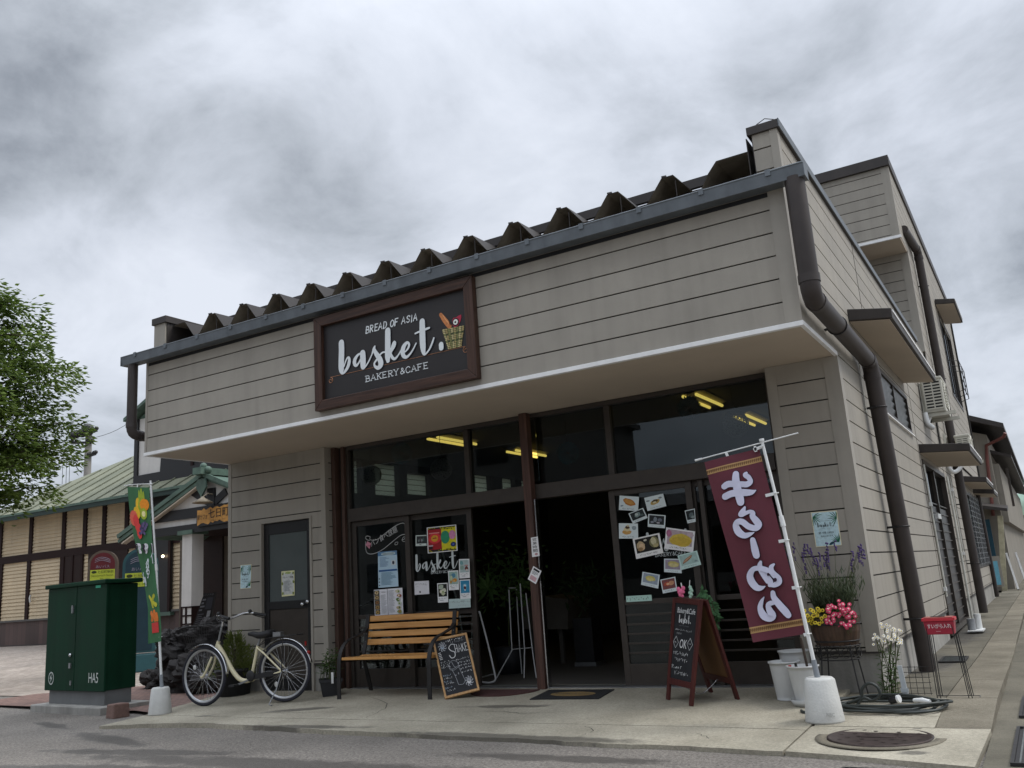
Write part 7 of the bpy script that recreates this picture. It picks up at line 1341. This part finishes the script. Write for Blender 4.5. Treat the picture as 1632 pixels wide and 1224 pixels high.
mb = MB(M_grc); cz = P_f(330, 775); mb.prism([(xa-.13, yp-.22, zap+.02), (xa+.13, yp-.22, zap+.02), (xa+.17, yp-.22, zap-.18), (xa+.03, yp-.22, zap-.36), (xa, yp-.22, zap-.42), (xa-.03, yp-.22, zap-.36), (xa-.17, yp-.22, zap-.18)], (0, .05, 0)); [mb.ball((xa+dx, yp-.15, zap+.2+dz), .09, 10, 6) for dx, dz in ((0, .12), (.16, .02), (-.16, 0))]; mb.box(xa-.14, xa+.14, yp-.35, yp+2.5, zap+.12, zap+.28); mb.build('gable_finial', pg)
mb = MB(mk('tin lamp shade', (.25, .21, .15), .5, .2, 10)); lc = P_f(323, 801, -.35); mb.lathe(lc, [(.03, .14), (.06, .10), (.24, .0), (.23, -.01), (.05, .07)], 20); mb.tube([lc+Vector((0, 0, .13)), lc+Vector((0, .15, .22)), lc+Vector((0, .33, .2))], .015, 6); tag(mb.build('porch_lamp', loc=lc), 'tin saucer lamp on the white gable of the station porch', 'lamp')
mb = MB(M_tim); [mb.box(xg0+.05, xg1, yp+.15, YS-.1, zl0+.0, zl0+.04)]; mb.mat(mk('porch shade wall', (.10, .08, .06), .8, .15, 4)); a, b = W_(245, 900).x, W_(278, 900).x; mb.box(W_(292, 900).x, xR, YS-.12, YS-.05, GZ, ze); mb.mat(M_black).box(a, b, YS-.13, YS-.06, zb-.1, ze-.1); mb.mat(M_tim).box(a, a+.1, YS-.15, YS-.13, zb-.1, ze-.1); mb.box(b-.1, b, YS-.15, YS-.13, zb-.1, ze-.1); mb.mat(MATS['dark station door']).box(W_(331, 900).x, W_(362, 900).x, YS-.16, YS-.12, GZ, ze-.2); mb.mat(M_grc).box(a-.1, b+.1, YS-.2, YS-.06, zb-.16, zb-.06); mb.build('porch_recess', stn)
mb = MB(glow('warm bulb', (1, .72, .45), 5)); mb.ball(W_(259.5, 886.5, -.2), .04, 8, 6); t = thing('wall_lamp', 'tiny warm lit lamp in the dark window under the station porch', 'lamp', W_(259.5, 886.5, -.2)); mb.build('bulb', t)
# carved board on the porch
q = [P_f(*p_, -.12) for p_ in ((313, 811), (366, 800), (366, 832), (313, 840))]; t = thing('station_sign', 'carved ochre wooden board with black Japanese lettering on the station porch', 'sign', sum(q, Vector())/4)
mb = MB(M_black); mb.hexa([v+Vector((0, .05, 0)) for v in q], q); mb.build('board', t); mb = MB(); sh = Sheet(mb, q, .004); g = random.Random(9); e = [(.03+.94*i/14, .95+g.uniform(-.12, .02)) for i in range(15)]+[(.97-.94*i/14, .08+g.uniform(-.05, .14)) for i in range(15)]; sh.poly(e, mk('ochre wood', (.50, .25, .06), .6, .25, 9)); sh.text('駅カフェ', .04, .35, .34, .62, K); sh.text('七日町', .38, .35, .98, .82, K); sh.scrib(.45, .9, .22, .1, K, seed=4); mb.build('lettering', t)

# ------------------------------------------------------------------ pole and wires
def far(u, v, D): d = ray(u, v); return CAM_POS+d*(D/math.hypot(d.x, d.y))
pb = far(139, 760, 46); t = thing('utility_pole', 'concrete utility pole with cross arms rising behind the station roof', 'utility pole', (pb.x, pb.y, 0)); top_ = far(141.5, 688, 46).z; mb = MB(mk('pole concrete', (.26, .25, .23), .8, .1, 4)); mb.cyl((pb.x, pb.y, 0), (pb.x, pb.y, top_), .22, .15, 14); mb.build('pole', t)
def arm(u0, v0, u1, v1, w): mb = MB(M_iron); mb.bar(far(u0, v0, 45.8), far(u1, v1, 45.8), w, w); [mb.ball(far(u0+(u1-u0)*f_, v0+(v1-v0)*f_-2.5, 45.8), .10, 8, 6) for f_ in (.04, .25, .75, .96)]; return mb.build('cross_arm', t)
arm(113, 706, 149, 705, .10); arm(128, 692, 155, 685, .16); arm(141, 727, 153, 723, .12); mb = MB(M_black); [mb.ball(far(u, v, 45.7), r_, 10, 8) for u, v, r_ in ((140, 685, .3), (122, 692, .2), (116, 694, .2), (131, 690, .22))]; mb.build('transformer', t)
t = thing('power_lines', 'thin power lines running left from the pole behind the tree', 'wires', far(60, 705, 46)); mb = MB(M_iron)
for a, b in (((113, 704), (-60, 690)), ((118, 706), (-60, 700)), ((128, 690), (-60, 676)), ((134, 732), (-60, 752)), ((140, 700), (240, 640))):
    A, B = far(*a, 45.8), far(*b, 60); mb.tube([A.lerp(B, i/10)-Vector((0, 0, 1.2*math.sin(math.pi*i/10)*.4)) for i in range(11)], .014, 4)
mb.tube(crm([far(97, 738, 46), far(122, 735, 46), far(121, 742, 46), far(126, 750, 46), far(131, 754, 46)], 5), .02, 4); [mb.tube([far(u, 712, 50), far(u-2, 772, 50)], .012, 4) for u in (101, 107, 112)]; mb.build('wires', t)

# ------------------------------------------------------------------ tree at the left edge
D_t = 17.0; tb_ = far(-125, 1000, D_t); t = thing('tree', 'leafy green broadleaf tree reaching in from the left edge', 'tree', (tb_.x, tb_.y, .1)); g = random.Random(11)
mb = MB(M_bark); mb.tube([(tb_.x, tb_.y, 0), (tb_.x+.1, tb_.y, 1.8), (tb_.x, tb_.y+.1, 3.2), (tb_.x+.05, tb_.y, 5.2), (tb_.x, tb_.y, 6.6)], [.22, .18, .14, .08, .03], 10)
ml = MB(leafmat('zelkova leaf', (.028, .060, .011), (.155, .22, .044), .45))
rt = Vector((CR.x, CR.y, 0)).normalized(); fw_ = Vector((_f.x, _f.y, 0)).normalized()
# ends of the boughs seen in the photo, then the rest of the crown all round the trunk
tips = [(20, 480, 0), (60, 505, .6), (95, 545, -.5), (110, 580, .4), (75, 600, -1.0), (118, 610, 0), (112, 660, .8), (60, 655, 0), (85, 690, -.7), (100, 700, .5), (70, 730, 0), (40, 715, 1.0), (85, 775, .2), (50, 770, -.6), (15, 790, .3), (20, 740, -1.2), (30, 690, .9), (10, 640, -.3), (40, 620, 1.4), (10, 560, .5), (45, 540, -1.2), (15, 520, 1.2), (-10, 470, 0), (60, 480, .2), (2, 452, .1), (-20, 600, -1.4), (-25, 690, 1.3), (-20, 760, .2), (-30, 530, .8), (95, 650, -1.3), (30, 575, -.4), (78, 560, .9), (100, 745, -.4), (65, 700, 1.3), (5, 700, -.9), (35, 660, .3), (85, 625, .2)]
E_ = [far(u-52 if u > 30 else u-36, v, D_t)+fw_*dy for u, v, dy in tips]
for i in range(46): a = g.uniform(0, 6.28); r = g.uniform(.5, 2.3); z = g.uniform(2.6, 6.7); E_.append(Vector((tb_.x, tb_.y, 0))-rt*(.7+abs(r*math.cos(a))*1.0)+fw_*r*math.sin(a)+Vector((0, 0, z)))
for e in E_:
    hgt_ = max(1.8, min(6.0, e.z-.6-.25*(Vector((e.x-tb_.x, e.y-tb_.y, 0)).length))); o = Vector((tb_.x, tb_.y, hgt_)); m_ = o.lerp(e, .55)+Vector((g.uniform(-.15, .15), g.uniform(-.15, .15), .18)); mb.tube(crm([o, m_, e], 4), [.028*(1-i/9)+.006 for i in range(9)], 5, False)
    rad = g.uniform(.38, .58)
    for k in range(430):
        a = g.uniform(0, 6.28); r = rad*math.sqrt(g.random())*1.15; c = e+Vector((r*math.cos(a), r*math.sin(a), g.gauss(0, .085)-.16*(r/rad)**2+.05*math.sin(a*3)))
        if g.random() < .3: c = m_.lerp(e, g.random())+Vector((g.gauss(0, .14), g.gauss(0, .14), g.gauss(.02, .07)))
        leaf_quad(ml, c, (math.cos(a)+g.uniform(-.5, .5), math.sin(a)+g.uniform(-.5, .5), g.uniform(-.7, .3)), g.uniform(.08, .14), g.uniform(.042, .065), (g.uniform(-.9, .9), g.uniform(-.9, .9), 1))
    for k in range(5): a = g.uniform(0, 6.28); mb.tube([e, e+Vector((math.cos(a)*rad*.8, math.sin(a)*rad*.8, -.05))], [.008, .003], 4, False)
mb.build('trunk', t); ml.build('crown', t)

# ------------------------------------------------------------------ east side: air conditioners, lane things, far houses
M_ac = mk('ivory air conditioner', (.52, .51, .44), .5, .08, 8, streak=.15)
def aircon(label, x0, x1, y0, y1, z0, z1, brk=True):
    t = thing('air_conditioner', label, 'air conditioner', ((x0+x1)/2, (y0+y1)/2, z0), 'air conditioner units on the side wall'); mb = MB(M_ac); mb.box(x0, x1, y0, y1, z0, z1); mb.box(x0-.01, x1+.01, y0-.01, y1+.01, z1-.03, z1+.012); mb.build('casing', t, bevel=.012)
    mb = MB(M_black); mb.box(x0+.04, x1-.03, y0-.004, y0+.002, z0+.05, z1-.05); g_ = mb.build('end_grille', t); mb = MB(M_ac); [mb.box(x0+.03, x1-.02, y0-.016, y0-.004, z0+.05+(z1-z0-.1)*k/9-.010, z0+.05+(z1-z0-.1)*k/9+.010) for k in range(10)]; [mb.box(x0+.03+(x1-x0-.05)*k/2-.008, x0+.03+(x1-x0-.05)*k/2+.008, y0-.018, y0-.004, z0+.05, z1-.05) for k in range(3)]; mb.build('grille_bars', g_)
    mb = MB(M_ac)
    for z in [z0+.08+k*(z1-z0-.16)/8 for k in range(9)]: mb.box(x1, x1+.012, y0+.08, y1-.3, z-.008, z+.008)
    mb.ring((x1+.008, (y0+y1)/2, (z0+z1)/2), .2, .01, (1, 0, 0), 24, 5); mb.build('fan_guard', t)
    if brk:
        mb = MB(M_ac)
        for y in (y0+.05, y1-.08): mb = MB(M_ac); mb.bar((.01, y, z0-.03), (x1+.12, y, z0-.03), .04, .05); mb.bar((.03, y, z0-.40+.35), (.03, y, z0+.45), .04, .04); mb.bar((.02, y, z0-.03), (.05, y, z0+.42), .03, .05); mb.build('wall_bracket', t)
        mb = MB(M_wplast); mb.tube(crm([(x0+.05, y0+.1, z0-.02), (x0, y0+.06, z0-.16), (.10, y0+.0, z0-.22), (.05, y0-.05, z0-.15), (.04, y0-.05, z0+.0)], 5), .035, 8); mb.build('hose', t)
ya = 6.45; a, b = at(1474, 655, 1, ya), at(1507, 648, 1, ya); aircon('ivory air conditioner on a bracket high on the side wall, nearer one', a.x, b.x, ya, ya+.8, at(1480, 658, 1, ya).z, at(1485, 602, 1, ya).z)
ya = 8.9; a, b = at(1523, 710, 1, ya), at(1546, 708, 1, ya); aircon('second air conditioner further along, showing above the small side canopy', a.x, b.x, ya, ya+.8, at(1530, 730, 1, ya).z, at(1530, 694, 1, ya).z)
t = thing('pipe_cover', 'white plastic pipe covers and slab on the lane floor by the side wall', 'pipe cover', (.14, 6.6, .06)); mb = MB(M_wplast); q = gp(1560, 985); yq = 6.0; c = at(1548, 985, 1, yq); mb.box(c.x-.07, c.x+.12, yq-.05, yq+.4, .05, .065); mb.build('slab', t); mb = MB(mk('grey drum', (.25, .26, .27), .5, .15, 8)); mb.cyl((c.x-.02, yq+.1, .065), (c.x-.02, yq+.1, .21), .05, None, 16); mb.mat(M_wplast).cyl((c.x+.05, yq+.3, .065), (c.x+.05, yq+.3, .26), .045, None, 16); mb.build('drums', t)
# house closing the lane
yh = 21.0; H = lambda u, v, dy=0: at(u, v, 1, yh+dy); M_hs = mk('stained mortar', (.245, .225, .19), .85, .14, 1.2, streak=.25); hs = thing('lane_house', 'beige mortar house with brown eaves closing the side lane', 'building', (-1.2, yh+4, 0))
x1 = H(1597, 800).x; z1 = H(1560, 690).z; mb = MB(M_hs); A, B = H(1535, 668, -.6), H(1600, 682, -.6); mb.prism([(-6, yh, 0), (H(1592, 800).x, yh, 0), (H(1592, 800).x, yh, B.z-.06), (A.x-6, yh, A.z+1.9)], (0, 26, 0)); mb.box(H(1578, 800).x, H(1603, 800, .3).x, yh+.3, yh+22, at(1604, 832, 1, yh+.3).z, H(1600, 738, .3).z); mb.box(-4, H(1588, 900).x, yh+.6, yh+22, 0, 2.2); mb.build('wall', hs)
mb = MB(M_brown); A, B, C_ = H(1535, 668, -.6), H(1600, 682, -.6), H(1622, 742, -.6); mb.prism([(A.x-6, yh-.6, A.z+2.0), (A.x, yh-.6, A.z), (B.x, yh-.6, B.z), (B.x, yh-.6, B.z+.14), (A.x, yh-.6, A.z+.16), (A.x-6, yh-.6, A.z+2.2)], (0, 27, 0)); q = H(1577, 722, .4), H(1612, 729, .4); mb.prism([(q[0].x, yh+.4, q[0].z), (q[1].x, yh+.4, q[1].z), (q[1].x, yh+.4, q[1].z+.08), (q[0].x, yh+.4, q[0].z+.1)], (0, 22, 0)); mb.build('roof', hs)
mb = MB(mk('rust red pipe', (.15, .05, .04), .6, .2, 8)); mb.tube([H(1602, 690, -.55), H(1600, 696, -.5), H(1572, 710, -.06), H(1573, 730, -.06), H(1583, 822, -.06)], .045, 8); mb.build('downspout', hs); mb = MB(M_frame); mb.box(H(1602, 745, .88).x, H(1606, 745, .88).x, yh+.86, yh+.9, 2.3, 3.4); mb.build('window', hs)
mb = MB(mk('blue tarpaulin', (.018, .075, .115), .6, .25, 5, bump=.3, bscale=10)); a, b = H(1566, 880, -.4), H(1592, 910, -.4); mb.box(a.x, b.x, yh-.42, yh-.36, .3, H(1570, 828, -.4).z); tag(mb.build('tarpaulin', loc=(a.x, yh-.4, .3)), 'blue tarpaulin hanging under the shed roof at the lane end', 'tarpaulin')
t = thing('lean_to', 'small lean-to with a dark roof and a pale post at the lane end', 'shed', (0, yh-.8, 0)); mb = MB(M_brown); a, b = H(1562, 803, -.9), H(1606, 815, -.9); mb.hexa([(a.x-.6, yh-1, a.z), (b.x, yh-1, b.z), (b.x, yh, b.z+.1), (a.x-.6, yh, a.z+.1)], [(a.x-.6, yh-1, a.z+.1), (b.x, yh-1, b.z+.08), (b.x, yh, b.z+.2), (a.x-.6, yh, a.z+.22)]); mb.build('roof', t); mb = MB(mk('flaking cream paint', (.42, .39, .27), .8, .25, 6)); a, b = H(1598, 925, -.8), H(1594, 822, -.8); mb.bar((a.x, yh-.8, 0), (b.x, yh-.8, b.z), .13, .13); mb.build('post', t)
a, b = H(1581, 922, -1.2), H(1599, 922, -1.2); mb = MB(mk('grey plywood', (.30, .28, .24), .8, .1, 3)); mb.box(a.x, b.x, yh-1.22, yh-1.19, .15, H(1590, 886, -1.2).z); t = thing('leaning_board', 'grey plywood board with a pale blue patch stood at the lane end', 'board', (a.x, yh-1.2, .1)); mb.build('plywood', t); mb = MB(ink('#6fb0c6')); mb.box(a.x+.03, a.x+.2, yh-1.235, yh-1.22, .2, H(1590, 894, -1.2).z); mb.build('blue_patch', t)
mb = MB(mk('dull alloy ladder', (.33, .33, .32), .5, .15, 8)); a, b = H(1619, 916, -1), H(1612, 898, -1); [mb.bar((a.x+dx, yh-1.2+dx, .05), (b.x-.1+dx, yh-.4+dx, 1.0), .05, .04) for dx in (0, .22)]; tag(mb.build('metal_rails', loc=(a.x, yh-1, 0)), 'pair of pale metal rails leaning by the cream post at the lane end', 'rails')
yv = 46; V = lambda u, v: at(u, v, 1, yv); t = thing('far_house', 'distant pale house with a green roof at the right edge', 'building', (V(1632, 880).x, yv, 0)); mb = MB(mk('far pale wall', (.45, .45, .43), .8, .05, 1)); mb.box(V(1612, 880).x, V(1612, 880).x+9, yv, yv+8, 0, V(1630, 822).z); mb.build('wall', t); mb = MB(mk('far green roof', (.20, .30, .235), .7, .1, 1)); z_ = V(1630, 822).z; mb.hexa([(V(1605, 880).x, yv-.6, z_), (V(1605, 880).x+10, yv-.6, z_), (V(1605, 880).x+10, yv+8, z_), (V(1605, 880).x, yv+8, z_)], [(V(1605, 880).x+.5, yv+3, z_+1.3), (V(1605, 880).x+10, yv+3, z_+1.3), (V(1605, 880).x+10, yv+4, z_+1.3), (V(1605, 880).x+.5, yv+4, z_+1.3)]); mb.build('roof', t)
# the far side of the street, which the shop windows mirror
t = thing('street_building', 'long dark building on the far side of the street mirrored in the shop glass', 'building', (-6, -34, 0)); mb = MB(mk('dark render', (.10, .095, .09), .85, .15, .6, streak=.2)); mb.box(-20, 30, -44, -34, 0, 4.4); mb.build('wall', t); mb = MB(M_brown); mb.prism([(-20, -33, 4.3), (-20, -45, 4.3), (-20, -39, 5.4)], (52, 0, 0)); mb.build('roof', t); mb = MB(glass('dark pane')); [mb.box(-18+k*5, -15+k*5, -33.99+.0, -34.0-.04+.0, 1, 3.2) for k in range(9)]; mb.build('window', t)
t = thing('street_building', 'tall dark building further left on the far side of the street mirrored in the glass', 'building', (-40, -34, 0)); mb = MB(MATS['dark render']); mb.box(-75, -21, -46, -33, 0, 10.5); mb.build('wall', t); mb = MB(M_brown); mb.box(-75.4, -20.6, -46.4, -32.6, 10.5, 10.8); mb.build('roof', t); mb = MB(glass('dark pane')); [mb.box(-73+k*4, -71+k*4, -33.0, -32.96, z, z+1.6) for k in range(13) for z in (1.2, 4.4, 7.6)]; mb.build('window', t)
